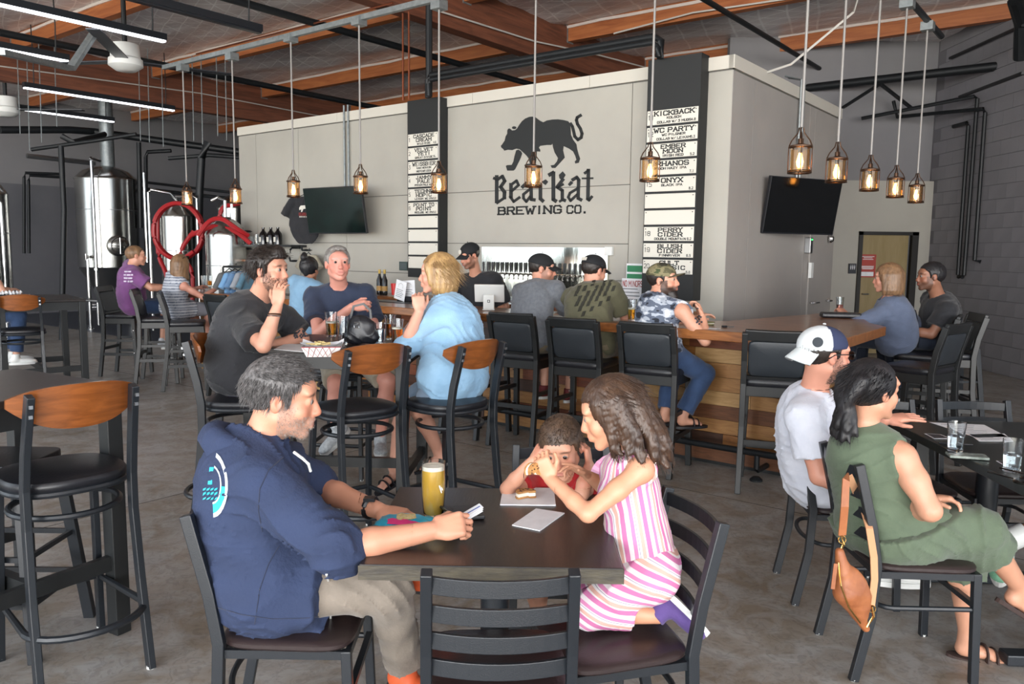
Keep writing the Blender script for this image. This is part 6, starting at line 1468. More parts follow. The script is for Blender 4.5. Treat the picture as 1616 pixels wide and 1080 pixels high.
# ---- row of guests at the bar
fB = xyz(0, 1)-xyz(0, 0); rB = xyz(1, 0)-xyz(0, 0)
def bar_guest(label, px, Y, hx, hy, hY, gaze, opt, s=1., nx=None, leg=.0, arms=None, lean=.16, feet=None, f=None, pz=.885):
    f = nz(f if f is not None else fB); r = nz(np.cross(f, (0, 0, 1))); pel = P(px, 500, Y); pel[2] = pz
    C = P(hx, hy, hY); neck = C-hat(0, 0, .155)*s-f*.055*s if nx is None else nx
    kn = feet or {}
    J = dict(pel=pel, neck=neck, head=C, fwd=f+hat(0, 0, -lean), gaze=gaze, hip=f)
    for k_, q in (('R', 1), ('L', -1)):
        J['kn'+k_] = pel+f*.40*s+r*q*(.13+leg)+hat(0, 0, -.03); J['an'+k_] = J['kn'+k_]+hat(0, 0, -.43)*s+f*-.05
        sh = neck+r*q*.17*s-hat(0, 0, .03); J['el'+k_] = sh+f*.17*s+r*q*.07+hat(0, 0, -.20)*s; J['wr'+k_] = J['el'+k_]+f*.22*s-r*q*.06*s+hat(0, 0, .0); J['wr'+k_][2] = max(J['wr'+k_][2], 1.11)
    J.update(arms or {}); J.update(kn); return person(label, J, s, opt), C
def bar_opts(**k): d = dict(res=.014, cres=.012, skin='c8937c'); d.update(k); return d
J10, C10 = bar_guest('man in a heather grey T-shirt and black cap leaning on the bar', 842, 6.50, 856, 425, 6.66, fB*.6+rB*.9+hat(0, 0, -.12), bar_opts(beard=.5, beardc='3c2e26', b=1.06, top=dict(m=fabric('heather_grey_cotton', '6c7076', '5c6067', sc=40), sleeve=.75, e=.026, fold=.008, hem=.10), bottom=dict(m=fabric('khaki_canvas', '7d705b', '6e624f'), leg=.95), shoes=(mat('red_trainer', '7c2f30', .7, col2='5c2024', scale=50), M_white), slouch=.06))
make_hair('hair', C10, J10['H'], 1, HAIR_DK, thick=.008, res=.008, parent=J10['root']); cap_hat(C10, J10['H'], 1, MATS['black_cap_cloth'], J10['root'], brim=MATS['black_cap_cloth'], res=.008)
J11, C11 = bar_guest('man in an olive T-shirt with dark back print at the bar', 936, 6.26, 938, 428, 6.42, fB*.95+rB*.3+hat(0, 0, -.2), bar_opts(b=1.16, sw=1.12, top=dict(m=fabric('olive_cotton', '5d5b45', '54523e'), sleeve=.72, e=.024, fold=.009, hem=.12), bottom=dict(m=MATS['khaki_canvas'], leg=.97), shoes=(F_black,), slouch=.05))
make_hair('hair', C11, J11['H'], 1, HAIR_DK, thick=.008, res=.008, parent=J11['root']); cp = cap_hat(C11, J11['H'], 1, MATS['black_cap_cloth'], J11['root'], brim=MATS['black_cap_cloth'], res=.008)
obj('cap_patch', MB().box((0, 0, 0), (.062, .026, .004)), M_plate, cp, M=Matrix.Translation(C11+J11['H'] @ hat(.0, -.128, .075)) @ Vector(J11['H'] @ hat(0, -.97, .25)).to_track_quat('Z', 'Y').to_matrix().to_4x4())
sh12 = P(1077, 492, 5.66)
J12, C12 = bar_guest('bearded man in a grey camouflage vest at the bar', 1046, 5.80, 1047, 443, 5.78, rB*.97+fB*.15+hat(0, 0, .05), bar_opts(res=.012, cres=.009, mid=True, skin='cb957c', beard=.97, beardc='2c1d16', b=1.05, top=dict(m=camomat('camo_cloth', ['1d222c', '596273', 'a9b1bd', 'd6dae0'], 15), sleeve=0, e=.022, fold=.007, hem=.12, neck=.05, name='vest'), bottom=dict(m=fabric('blue_denim', '2d4468', '263b5c'), leg=1.92), bare_feet=True, handR=dict(d=(-.3, .4, .8), n=(-.7, 0, 0), curl=.5)),
    arms=dict(shR=sh12, elR=P(1113, 538, 5.60), wrR=P(1108, 500, 5.72)), feet=dict(knR=P(1112, 590, 5.80), anR=P(1078, 655, 5.75), knL=P(1060, 585, 5.95), anL=P(1050, 650, 5.85)), f=fB*.75+rB*.65)
make_hair('hair', C12, J12['H'], 1, HAIR_DK, thick=.008, res=.008, parent=J12['root'])
bd = Vol(); g = lambda x, y, z: C12+J12['H'] @ hat(x, y, z); bd.ell(g(0, .055, -.105), (.046, .048, .052), .03, J12['H']).ell(g(0, .068, -.145), (.028, .030, .045), .03, J12['H']); V, Q = build_vol(bd, .006, wrinkle=folds(.006, 200, 3, (1, 1, .2))); obj('beard', npmesh('beard', V, Q, HAIR_DK), None, J12['root'])
cp = cap_hat(C12, J12['H'], 1, camomat('camo_cap_cloth', ['2e2d22', '55523a', '7d7658', '3f4a2e'], 16), J12['root'], brim=mat('camo_brim', '3c392c', .8, col2='6b6650', scale=40), res=.007, tilt=-.2)
# tattoos painted as ink on the upper arm: thin raised scrolls
def tattoo(J, pts, w=.004, n='tattoo'):
    return decal(n, J, [[(x-1, y-1.5), (x+1.6, y-1), (x+1, y+1.5), (x-1.3, y+1)] for x, y in pts], mat('tattoo_ink', '3c4048', .7), J['root'], .003, J['body'])
bpy.context.view_layer.update()
rt_ = random.Random(2); tattoo(J12, [(1092+rt_.uniform(-7, 7)+i*.35, 478+i*1.1+rt_.uniform(-2, 2)) for i in range(30)])
tattoo(J6, [(478+rt_.uniform(-14, 8), 528+rt_.uniform(-6, 6)) for i in range(34)])
decal('back_print', J11, [[(944+i*9-j*4, 444+j*8), (949+i*9-j*4, 443+j*8), (946+i*9-j*4, 451+j*8), (941+i*9-j*4, 452+j*8)] for i in range(-3, 4) for j in range(0, 7-abs(i)) if (i+j) % 5], mat('faded_black_print', '2c2c24', .9), off=.007)

# ---- right end of the bar
C13 = P(1400, 440, 6.75)
J13 = person('woman with blonde bob and black shoulder strap at the bar end', dict(
    pel=hat(3.33, 6.86, .885), neck=P(1402, 480, 6.80), head=C13, fwd=hat(-.72, .68, -.1), gaze=hat(-.85, .5, -.05), elL=P(1352, 512, 6.72), wrL=P(1332, 494, 6.95), elR=P(1442, 512, 7.0), wrR=P(1400, 500, 7.15),
    knR=hat(3.2, 7.25, .86), anR=hat(3.2, 7.25, .42), knL=hat(3.02, 7.08, .86), anL=hat(3.02, 7.08, .42)), .96,
    dict(res=.014, cres=.012, skin='c08a74', fem=True, b=1.1, arm=1.15, top=dict(m=fabric('slate_blue_cotton', '5d6880', '525c72'), sleeve=1.3, e=.03, fold=.008, hem=.12, neck=.05, drape=.95), bottom=dict(m=fabric('dark_jeans', '242c3c')), shoes=(F_black,)))
lk = [lock(.076*math.sin(a), -.02+.096*math.cos(a), .03, 5, .01*math.sin(a), 0, .16, .026, .005, 0) for a in [R(70+i*17) for i in range(14)]]
long_hair(J13, C13, HAIR_LB, .98, lk, thick=.022, n_str=260, res=.007, wav=.006, r=.0018)
A = J13['A']; st = [J13['neck']+J13['lat']*.12+J13['up']*.02, J13['neck']+J13['lat']*.10-J13['up']*.12-J13['cf']*.165, J13['neck']+J13['lat']*.05-J13['up']*.30-J13['cf']*.175, J13['neck']+J13['lat']*.0-J13['up']*.42-J13['cf']*.155]
obj('shoulder_strap', MB().bar([tuple(p) for p in st], .035, .008, upv=tuple(J13['cf'])), M_vinyl, J13['root'])
C14 = P(1468, 437, 6.86)
J14 = person('dark-haired man in a black T-shirt in profile by the block wall', dict(
    pel=hat(3.74, 6.98, .885), neck=P(1482, 477, 6.92), head=C14, fwd=hat(-.95, .1, -.12), gaze=hat(-1, .08, -.02), elL=P(1470, 528, 6.74), wrL=P(1430, 520, 6.85), elR=P(1480, 520, 7.2), wrR=P(1440, 515, 7.25),
    knL=hat(3.34, 6.95, .86), anL=hat(3.4, 6.95, .42), knR=hat(3.36, 7.15, .86), anR=hat(3.42, 7.15, .42)), 1.0,
    dict(res=.014, cres=.012, skin='8e624d', beard=.6, beardc='1d1512', hairc='15100e', b=1.12, top=dict(m=F_black, sleeve=.7, e=.028, fold=.008, hem=.1), bottom=dict(m=MATS['dark_jeans']), shoes=(F_black,)))
make_hair('hair', C14, J14['H'], 1, HAIR_BK, thick=.014, res=.008, parent=J14['root'])

# ---- left part of the bar
C15 = P(215, 404, 9.75)
J15, _ = bar_guest('man in a purple T-shirt at the left end of the bar', 211, 9.85, 215, 404, 9.75, hat(.85, .5, 0), bar_opts(b=1.1, top=dict(m=fabric('purple_cotton', '7c4a82', '704276'), sleeve=.7, e=.03, fold=.008, hem=.1), bottom=dict(m=MATS['blue_denim'], leg=.95), shoes=(mat('white_trainer', 'c8ccd2', .6),)), f=hat(.8, .55, 0))
make_hair('hair', C15, J15['H'], 1, HAIR_LB, thick=.009, res=.009, parent=J15['root'])
bpy.context.view_layer.update()
decal('back_lettering', J15, [[(x, y), (x+w_, y), (x+w_, y+2.2), (x, y+2.2)] for y, L in ((428, ((197, 5), (203, 4))), (433, ((196, 3), (201, 5), (207, 3))), (438, ((196, 6), (203, 6))), (443, ((196, 4), (202, 3), (206, 4)))) for x, w_ in L], mat('white_shirt_print', 'd0c6d8', .8), off=.008)
C16 = P(286, 419, 9.3)
def stripes_h(V, i): z = V[:, 2]; c = np.tile(lin('b3b7bf'), (len(V), 1)); c[np.mod(z, .032) < .012] = lin('5b6274'); return c
J16, _ = bar_guest('woman in a striped sleeveless top at the left of the bar', 276, 9.42, 286, 419, 9.3, hat(.35, .9, 0), bar_opts(fem=True, b=1.05, skin='c08876', top=dict(m=vmat('striped_knit', .85), paint=stripes_h, sleeve=0, e=.02, fold=.005, long=.5), bottom=dict(m=fabric('grey_pleats', '8b8d98'), leg=.9), shoes=(F_black,)), s=.95, f=hat(.5, .8, 0))
lk = [lock(.076*math.sin(a), -.02+.096*math.cos(a), .03, 5, .01*math.sin(a), 0, .19, .026, .006, 0) for a in [R(70+i*17) for i in range(14)]]
long_hair(J16, C16, HAIR_LB, .96, lk, thick=.022, n_str=200, res=.008, wav=.008, r=.002)
sunglasses(dict(H=J16['H'], root=J16['root']), C16+J16['H'] @ hat(0, -.03, .085), .95)
C17 = P(489, 425, 7.95)
J17, _ = bar_guest('person with a black hair bun in pale denim at the bar', 484, 8.02, 489, 425, 7.95, hat(.3, .95, 0), bar_opts(fem=True, b=1.05, skin='a8775f', top=dict(m=fabric('pale_denim', '7fa3bf', '7095b2'), sleeve=1.2, e=.03, fold=.009, long=.2, neck=.04), bottom=dict(m=MATS['dark_jeans']), shoes=(F_black,)), s=.95, f=hat(.4, .9, 0))
make_hair('hair', C17, J17['H'], .95, HAIR_BK, thick=.018, res=.008, parent=J17['root'], locks=[[((.0, -.09, .09), .03), ((0, -.11, .125), .034), ((0, -.10, .15), .03)], [((0, -.10, .02), .03), ((0, -.08, -.05), .025)]])

# ---- people cut off by the frame
J18, _ = bar_guest('person cut off by the left edge, only an arm and a knee in view', -42, 8.35, -50, 400, 8.2, hat(.8, .5, 0), bar_opts(skin='b98a74', top=dict(m=fabric('grey_cotton', '5b6068'), sleeve=.6, e=.024), bottom=dict(m=MATS['blue_denim'], leg=1.9), shoes=(M_white,)), f=hat(.7, .55, 0), arms=dict(elR=P(6, 462, 8.15), wrR=P(-22, 420, 8.1)))
J19 = person('person cut off by the right edge, socked ankle and green shoe', dict(
    pel=hat(2.97, 3.16, .57), neck=hat(2.95, 3.16, 1.08), head=hat(2.91, 3.16, 1.28), fwd=hat(-1, .05, 0), gaze=hat(-1, .1, 0), elR=hat(2.88, 3.38, .84), wrR=hat(2.64, 3.34, .80), elL=hat(2.88, 2.95, .84), wrL=hat(2.64, 3.0, .80),
    knR=hat(2.54, 3.22, .56), anR=P(1585, 850, 3.32), knL=hat(2.56, 3.02, .54), anL=hat(2.60, 3.02, .11)), 1.0,
    bar_opts(skin='8c644e', top=dict(m=fabric('grey_cotton', '5b6068'), sleeve=.6, e=.024), bottom=dict(m=F_black, leg=.9), shoes=(mat('mint_trainer', '84b89a', .7, col2='6ba386', scale=80), M_white), toe=dict(R=hat(-.35, -.5, -.3))))
make_hair('hair', hat(2.91, 3.16, 1.28), J19['H'], 1, HAIR_DK, thick=.012, res=.01, parent=J19['root'])
obj('sock', MB().tube([tuple(J19['anR']+hat(0, 0, -.02)), tuple(J19['anR']+nz(J19['knR']-J19['anR'])*.09)], .047, 16), M_white, J19['root'], smooth=True)
make_hair('hair', P(-50, 400, 8.2), J18['H'], 1, HAIR_DK, thick=.012, res=.01, parent=J18['root'])
# ================================================================ THINGS ON TABLES, SHELVES AND WALLS
G_clear = glass('clear_glass', 'f4f8fa'); L_lager = glass('hazy_beer', 'e0b048', .0, 1.34); L_amber = glass('amber_beer', 'c8761e', .0, 1.34); L_water = glass('water', 'eef6fa', 0, 1.33)
M_hazy = mat('cloudy_beer', 'c79a34', .25, col2='d6ab48', scale=12); M_foam = mat('beer_foam', 'e6dfcf', .8, bump=.001, bscale=80)
def drink(label, x, y, z, h=.15, r0=.029, r1=.040, fill=0, liq=None, foam=False, name='pint_glass', bulge=0, group=None, n=28):
    t = thing(name, label, 'glass', (x, y, z), group=group)
    rad = lambda u: r0+(r1-r0)*u+bulge*math.sin(PI*min(1, u*1.05))
    out = [(rad(i/10), h*i/10) for i in range(11)]; th = .0022
    obj('glass_body', MB().lathe([(.001, 0)]+out+[(rad(1)-th, h)]+[(rad(i/10)-th, max(h*i/10, .012)) for i in range(9, -1, -1)]+[(.001, .012)], n, cap=False), G_clear, t, smooth=True)
    if fill:
        k = [(rad(u)-th*1.05, max(h*u, .0125)) for u in [fill*i/8 for i in range(9)]]
        obj('drink', MB().lathe([(.001, .0125)]+k+[(.001, h*fill)], n, cap=False), liq, t, smooth=True)
        if foam: obj('foam', MB().lathe([(.001, h*fill)]+[(rad(fill)-th*1.05, h*fill), (rad(fill+.07)-th*1.05, h*(fill+.07)), (.001, h*(fill+.075))], n, cap=False), M_foam, t, smooth=True)
    return t
def quad(name, label, cat, px, z, m, th=.002, Y=None, **k):
    pts = [at(x, y, z) for x, y in px]; c = sum(pts)/len(pts)
    return tag(obj(name, MB().prism([(p[0]-c[0], p[1]-c[1]) for p in pts], 0, th), m, None, T(c[0], c[1], z)), label, cat)

# ---- front table
p = at(684, 815, .762); d_ = drink('tall glass of cloudy yellow beer on the front table', p[0], p[1], .762, .178, .031, .038, .86, M_hazy, True, bulge=.0035, name='beer_glass')
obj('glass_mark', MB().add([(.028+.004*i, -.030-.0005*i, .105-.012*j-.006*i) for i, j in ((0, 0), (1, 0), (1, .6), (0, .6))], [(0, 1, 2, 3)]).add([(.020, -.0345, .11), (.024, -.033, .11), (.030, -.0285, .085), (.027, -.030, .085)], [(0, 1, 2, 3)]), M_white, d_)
n1 = quad('napkin', 'white folded napkin under the cookie on the front table', 'napkin', [(789, 798), (877, 799), (874, 772), (794, 771)], .7605, M_paper, .004)
n2 = quad('napkin', 'white folded napkin, empty, nearest the camera on the front table', 'napkin', [(808, 830), (852, 839), (891, 811), (846, 804)], .7605, M_paper, .003)
M_cookie = mat('cookie', 'b98a52', .8, col2='93663a', scale=50, bump=.002, bscale=90); M_cream_ = mat('vanilla_cream', 'e9e2d0', .6); M_choc = mat('chocolate_chip', '3a2418', .5)
def cookie(label, M):
    t = thing('cookie_sandwich', label, 'cookie', M=M); rr = random.Random(3)
    half = lambda r, z0, z1: MB().prism([(r*math.cos(a)*(1+.03*math.sin(5*a)), r*math.sin(a)) for a in [R(-20+22*i) for i in range(11)]]+[(.006, -.002), (.010, -.010)], z0, z1)
    obj('cookie_half', half(.036, 0, .007), M_cookie, t, bev=.002); obj('cookie_half', half(.035, .019, .026), M_cookie, t, bev=.002); obj('ice_cream', half(.034, .007, .019), M_cream_, t, bev=.002)
    mb = MB()
    for _ in range(9): a = rr.uniform(0, 3.4); r_ = rr.uniform(.01, .03); mb.box((r_*math.cos(a), r_*math.sin(a), .0265), (.004, .004, .003))
    obj('chocolate_chips', mb, M_choc, t, kind='stuff'); return t
p = at(830, 786, .766); cookie('bitten cookie sandwich lying on the napkin', T(p[0], p[1], .765, R(20)))
cookie('bitten cookie sandwich in the girl\'s raised hand', Matrix.Translation(P(838, 745, 2.33)) @ Matrix.Rotation(R(75), 4, 'X') @ Matrix.Rotation(R(40), 4, 'Y') @ Matrix.Scale(.8, 4))
# snack bag
pc = at(640, 822, .77); Mb = T(pc[0], pc[1], .762, R(-14))
def bagf(sg):
    def fn(a, b): x = (a-.5)*.17; y = (b-.5)*.115; e = (max(0, 1-(2*a-1)**2)*max(0, 1-(2*b-1)**2))**.5; return (x+.004*math.sin(b*19), y+.003*math.sin(a*23), .004+.019*e*(sg if sg > 0 else -.15)+.0015*math.sin(a*30+b*14)*(sg > 0))
    return fn
sb = tag(obj('snack_bag', MB().grid(24, 16, bagf(1)), mat('turquoise_foil', '22a9cf', .3, .2), None, Mb, smooth='all'), 'crumpled turquoise and pink snack bag beside the beer', 'snack bag')
obj('bag_back', MB().grid(12, 8, bagf(-1)), MATS['turquoise_foil'], sb, smooth='all')
f1 = bagf(1); patch = lambda a0, a1, b0, b1, e, nm, m_: obj(nm, MB().grid(10, 8, lambda a, b: tuple(np.array(f1(a0+(a1-a0)*a, b0+(b1-b0)*b))+np.array([0, 0, e]))), m_, sb, smooth='all')
patch(.25, .98, .04, .26, .0012, 'pink_band', mat('pink_foil', 'd8327c', .35, .1)); 
obj('printed_cookie', MB().add([tuple(np.array(f1(.52+.20*math.cos(a)*k, .48+.25*math.sin(a)*k))+np.array([0, 0, .0016])) for k in (1, .5) for a in [2*PI*i/16 for i in range(16)]]+[tuple(np.array(f1(.52, .48))+np.array([0, 0, .0018]))], [(i, (i+1) % 16, 16+(i+1) % 16, 16+i) for i in range(16)]+[(16+i, 16+(i+1) % 16, 32) for i in range(16)]), mat('printed_cookie_tan', 'd9cc9a', .5, col2='b49a60', scale=60), sb)
# phone, wallet, cards
tag(obj('smartphone', MB().box((0, 0, .0), (.072, .145, .008)), mat('black_phone', '0e0f12', .12), None, Matrix.Translation(at(712, 808, .785)) @ Matrix.Rotation(R(28), 4, 'Z') @ Matrix.Rotation(R(28), 4, 'Y'), bev=.003), 'black smartphone propped beside the beer glass', 'phone')
wl = tag(obj('wallet', MB().box((0, 0, .006), (.10, .12, .012)), M_vinyl, None, T(*at(735, 812, .762)[:2], .762, R(15)), bev=.003), 'black open wallet under the man\'s hand', 'wallet')
cards = thing('playing_cards', 'small stack of white and blue cards in the hoodie man\'s fingers', 'cards', M=Matrix.Translation(P(745, 812, 2.26)) @ Matrix.Rotation(R(20), 4, 'Z') @ Matrix.Rotation(R(-25), 4, 'Y'))
for i in range(3):
    c_ = obj('card', MB().box((.004*i, .006*i, .002*i), (.06, .04, .0008)), M_paper, cards); obj('card_stripe', MB().box((.004*i, .006*i, .002*i+.0006), (.05, .006, .0004)), mat('blue_print', '2c4a9a', .5), c_)

# ---- middle high table
zt = 1.052
def putp(px, py, z=zt): return at(px, py, z)
p = putp(517, 534); drink('half full lager glass left of the black handbag', p[0], p[1]+.1, zt, .155, .028, .040, .55, L_lager, True)
p = putp(538, 546); drink('empty ribbed glass in front of the black handbag', p[0], p[1]+.05, zt, .165, .026, .036, .1, L_water)
p = putp(596, 544); drink('clear water tumbler right of the black handbag', p[0]+.01, p[1]+.04, zt, .125, .026, .035, .7, L_water)
p = putp(610, 540); drink('amber beer glass, left of two beside the blonde woman', p[0], p[1]+.15, zt, .150, .028, .038, .65, L_amber, False)
p = putp(624, 545); drink('amber beer glass nearest the blonde woman', p[0], p[1]+.08, zt, .145, .028, .038, .6, L_amber, True)
# fries basket
tr = thing('food_tray', 'paper food tray with red lattice print and fries', 'food tray', (*putp(509, 562)[:2], zt), R(8)); 
M_tray = mat('white_card_tray', 'd9d6d2', .6); a, b_, h = .100, .066, .055
lo = [(-a*.75, -b_*.75), (a*.75, -b_*.75), (a*.75, b_*.75), (-a*.75, b_*.75)]; hi = [(-a, -b_), (a, -b_), (a, b_), (-a, b_)]
tv = [(x, y, .001) for x, y in lo]+[(x, y, h) for x, y in hi]+[(x*.98, y*.97, h) for x, y in hi]+[(x*.97, y*.96, .003) for x, y in lo]
obj('tray_body', MB().add(tv, [(3, 2, 1, 0)]+[(i, (i+1) % 4, 4+(i+1) % 4, 4+i) for i in range(4)]+[(4+i, 4+(i+1) % 4, 8+(i+1) % 4, 8+i) for i in range(4)]+[(8+i, 8+(i+1) % 4, 12+(i+1) % 4, 12+i) for i in range(4)]+[(12, 13, 14, 15)]), M_tray, tr)
mb = MB(); M_rp = mat('red_lattice_print', '8c2430', .6)
for i in range(6):
    for sgn in (-1, 1):
        u0 = -.92+i*.33; 
        pt = lambda u, t: (u*a*(.75+.25*t), -b_*(.75+.25*t)-.0012, .002+(h-.006)*t)
        u1 = u0+.33*sgn
        if abs(u1) <= 1 and abs(u0) <= 1: mb.bar([pt(u0, 0), pt(u1, 1)], .003, .001)
for u in (-.98, .98): pass
mb.bar([(-a*.99, -b_-.0008, h-.002), (a*.99, -b_-.0008, h-.002)], .002, .004); obj('lattice_print', mb, M_rp, tr, kind='stuff')
obj('paper_liner', MB().grid(8, 6, lambda u, v_: ((u-.5)*.20*1.05, (v_-.5)*.14, .048+.02*abs(2*u-1)**2+.012*abs(2*v_-1)**3+.003*math.sin(u*20+v_*13))), M_paper, tr, smooth='all')
rr = random.Random(4); mb = MB()
for _ in range(22): x, y, a_ = rr.uniform(-.05, .045), rr.uniform(-.03, .03), rr.uniform(0, 3); mb.bar([(x, y, .058+rr.uniform(0, .01)), (x+.035*math.cos(a_), y+.03*math.sin(a_), .06+rr.uniform(0, .012))], .006, .006)
obj('fries', mb, mat('pale_fries', 'c9b47c', .7), tr, kind='stuff')
quad('paper_sheet', 'white paper lying under the tattooed arm on the high table', 'paper', [(432, 552), (492, 557), (500, 545), (450, 543)], zt, M_paper, .002)
# handbag on table
hb = thing('handbag', 'black leather handbag standing on the high table among the glasses', 'bag', (*putp(566, 545)[:2]+np.array([0, .06]), zt), R(-8))
v = Vol(); v.cone((-.07, 0, .045), (.07, 0, .045), .045, .045, .03).ell((0, 0, .085), (.085, .045, .09), .03).cut((0, 0, -1), (0, 0, .002)); V, Q = build_vol(v, .006, wrinkle=folds(.008, 60, 2)); obj('bag_body', npmesh('bag_body', V, Q, M_vinyl), None, hb)
obj('handle', MB().bar([(-.06, 0, .15), (-.04, .0, .22), (.02, 0, .235), (.06, 0, .20), (.065, 0, .15)], .014, .006, upv=(0, 1, 0)), M_vinyl, hb); obj('buckle', MB().tube([(-.02, -.05, .10), (.01, -.052, .10), (.01, -.052, .13), (-.02, -.05, .13)], .003, 6, closed=True), M_chrome, hb)
kc = thing('keys', 'bunch of keys lying in front of the handbag', 'keys', (*putp(583, 551)[:2], zt+.003), 0)
for i in range(4): obj('key', MB().lathe([(.010, 0), (.010, .002)], 10, (.012*i-.02, .0, .001*i)).box((.012*i-.02, -.022, .001+.001*i), (.006, .03, .002)), M_steeldull if i % 2 else M_vinyl, kc)
obj('key_ring', MB().tube([(.014*math.cos(2*PI*i/14), .012+.012*math.sin(2*PI*i/14), .003) for i in range(14)], .0015, 5, closed=True), M_chrome, kc)

# ---- right table
z7 = .762; M_tumb = glass('smoky_tumbler', 'c8cde0', .03)
for px, py, lab in ((1507, 712, 'clear plastic water tumbler beside the phone on the right table'), (1596, 744, 'clear plastic water tumbler cut by the right edge')):
    p = at(px, py, z7); t = drink(lab, p[0], p[1], z7, .128, .030, .038, .52, L_water, name='tumbler')
ph = tag(obj('smartphone', MB().box((0, 0, .006), (.150, .074, .011)), mat('clear_phone_case', '9fa8a2', .2, col2='6c766f', scale=30), None, T(*at(1526, 722, z7)[:2], z7, R(-14)), bev=.003), 'phone in a speckled clear case lying on the right table', 'phone')
obj('camera_bump', MB().box((-.055, .018, .0125), (.028, .028, .003)), M_vinyl, ph)
tag(obj('pen', MB().tube([(-.07, 0, .006), (.07, 0, .006)], .005, 8), M_vinyl, None, T(*at(1508, 703, z7)[:2], z7, R(-12))), 'dark pen lying behind the tumbler on the right table', 'pen')
def sheet(label, px, lines):
    o = quad('menu_sheet', label, 'paper', px, z7+.0005, M_paper, .0012); c = sum(at(x, y, z7) for x, y in px)/4; A_, B_, C_, D_ = [at(x, y, z7)-c for x, y in px]; mb = MB()
    for k in range(lines):
        t = (k+1)/(lines+1); l = A_*(1-t)+D_*t; r_ = B_*(1-t)+C_*t; a = l*.9+r_*.1; b = l*(.25+.1*(k % 3))+r_*(.75-.1*(k % 3)); mb.bar([(a[0], a[1], .0014), (b[0], b[1], .0014)], .004, .0006)
    obj('printed_lines', mb, mat('grey_ink', '5c6064', .7), o, kind='stuff'); return o
sheet('white printed sheet at the far side of the right table', [(1467, 667), (1553, 671), (1590, 690), (1540, 691)], 6)
sheet('second printed sheet overlapping the first on the right table', [(1530, 686), (1585, 685), (1599, 697), (1545, 697)], 5)
for px, lab in (([(1459, 685), (1474, 693), (1500, 693), (1484, 686)], 'dark square coaster left of the water tumbler'), ([(1572, 728), (1590, 738), (1606, 738), (1590, 729)], 'dark square coaster at the right edge tumbler')):
    o = quad('coaster', lab, 'coaster', px, z7, M_paper, .0015); c = sum(at(x, y, z7) for x, y in px)/4; obj('coaster_print', MB().prism([((at(x, y, z7)-c)[0]*.85, (at(x, y, z7)-c)[1]*.85) for x, y in px], .0016, .0022), mat('dark_coaster_print', '3c3a3e', .6), o)
tag(obj('sunglasses', MB().lathe([(.026, 0), (.03, .006), (.02, .012)], 14, (0, 0, .005)).lathe([(.026, 0), (.03, .006), (.02, .012)], 14, (.065, .01, .005)).tube([(-.02, .02, .02), (-.01, .12, .02)], .003).tube([(.09, .03, .02), (.09, .13, .02)], .003).tube([(.02, .0, .012), (.045, .005, .012)], .003), MATS['dark_sunglasses'], None, T(*at(1612, 765, z7)[:2], z7, R(30)), kind=None), 'black folded sunglasses at the right edge of the table', 'sunglasses')

# ---- tan bag on the chair
M_tan = mat('tan_leather', 'a0623a', .5, col2='8a5030', scale=14, bump=.0006, bscale=180); M_brass = mat('brass_hardware', 'c8a060', .25, 1)
bg = thing('crossbody_bag', 'tan leather crossbody bag hanging from the green woman\'s chair', 'bag', (0, 0, 0)); Yb = 2.74
q0, q1, q2 = P(1325, 872, Yb), P(1336, 935, Yb), P(1366, 992, Yb+.02)
v = Vol(); v.cone(q0, q1, .016, .042, .03).cone(q1, q2, .042, .014, .03); v.ell((q0+q2)/2+hat(.01, 0, 0), (.05, .028, .10), .03, frame((0, 1, 0), q0-q2)[:, [0, 1, 2]])
V, Q = build_vol(v, .0055, wrinkle=folds(.003, 60, 3)); bb = obj('bag_body', npmesh('bag_body', V, Q, M_tan), None, bg)
obj('zip', MB().tube([P(1323, 888, Yb-.035), P(1327, 925, Yb-.052), P(1340, 960, Yb-.045), P(1358, 984, Yb-.02)], .003, 6), M_brass, bb); obj('zip_pull', MB().bar([P(1319, 890, Yb-.04), P(1314, 930, Yb-.045)], .014, .003), M_tan, bb)
obj('strap', MB().bar([P(1337, 752, Yb+.06), P(1335, 758, Yb-.02), P(1333, 800, Yb-.03), P(1329, 845, Yb-.01)], .027, .005, upv=(0, 1, 0)), M_tan, bg)
obj('strap', MB().bar([P(1340, 752, Yb+.09), P(1350, 775, Yb+.17), P(1362, 800, Yb+.17), P(1372, 835, Yb+.09), P(1379, 880, Yb+.05), P(1380, 915, Yb+.03), P(1375, 955, Yb)], .026, .005, upv=(0, 1, .2)), mat('tan_suede_lining', 'b98a66', .85), bg, label='pale suede underside of the strap')
for a_, b2_ in (((1329, 848), (1326, 870)), ((1376, 957), (1368, 990))): obj('clasp', MB().tube([P(*a_, Yb), P(a_[0]+3, (a_[1]+b2_[1])/2, Yb), P(*b2_, Yb)], .005, 6).tube([P(a_[0]+.01+6*math.cos(t), a_[1]+4+6*math.sin(t), Yb) for t in [2*PI*i/10 for i in range(10)]], .002, 5, closed=True), M_brass, bg)

# ---- televisions
def tv(label, c, yaw, tilt, W, pic):
    h = W*.5625; M = Matrix.Translation(c) @ Matrix.Rotation(yaw, 4, 'Z') @ Matrix.Rotation(tilt, 4, 'X'); t = thing('television', label, 'television', M=M)
    obj('casing', MB().b2((-W/2, 0, -h/2), (W/2, .04, h/2)), M_vinyl, t, bev=.004); obj('screen', MB().b2((-W/2+.008, -.003, -h/2+.016), (W/2-.008, .001, h/2-.008)), pic, t)
    obj('mount_arm', MB().bar([(0, .04, 0), (0, .16, -.02)], .12, .05), M_black, t); return t
M_scr = mat('glossy_dark_screen', '07090a', .08)
tv('television switched off on the cooler side wall, tilted down', np.array([3.02, 8.40, 2.10]), .484, .163, 1.03, M_scr)
tL = tv('television on the white wall left of the menu board, dark green picture', xyz(-8.25, 6.82, 2.10), -.60, .165, 1.07, mat('dim_green_picture', '0b1513', .12, col2='10221e', scale=5))
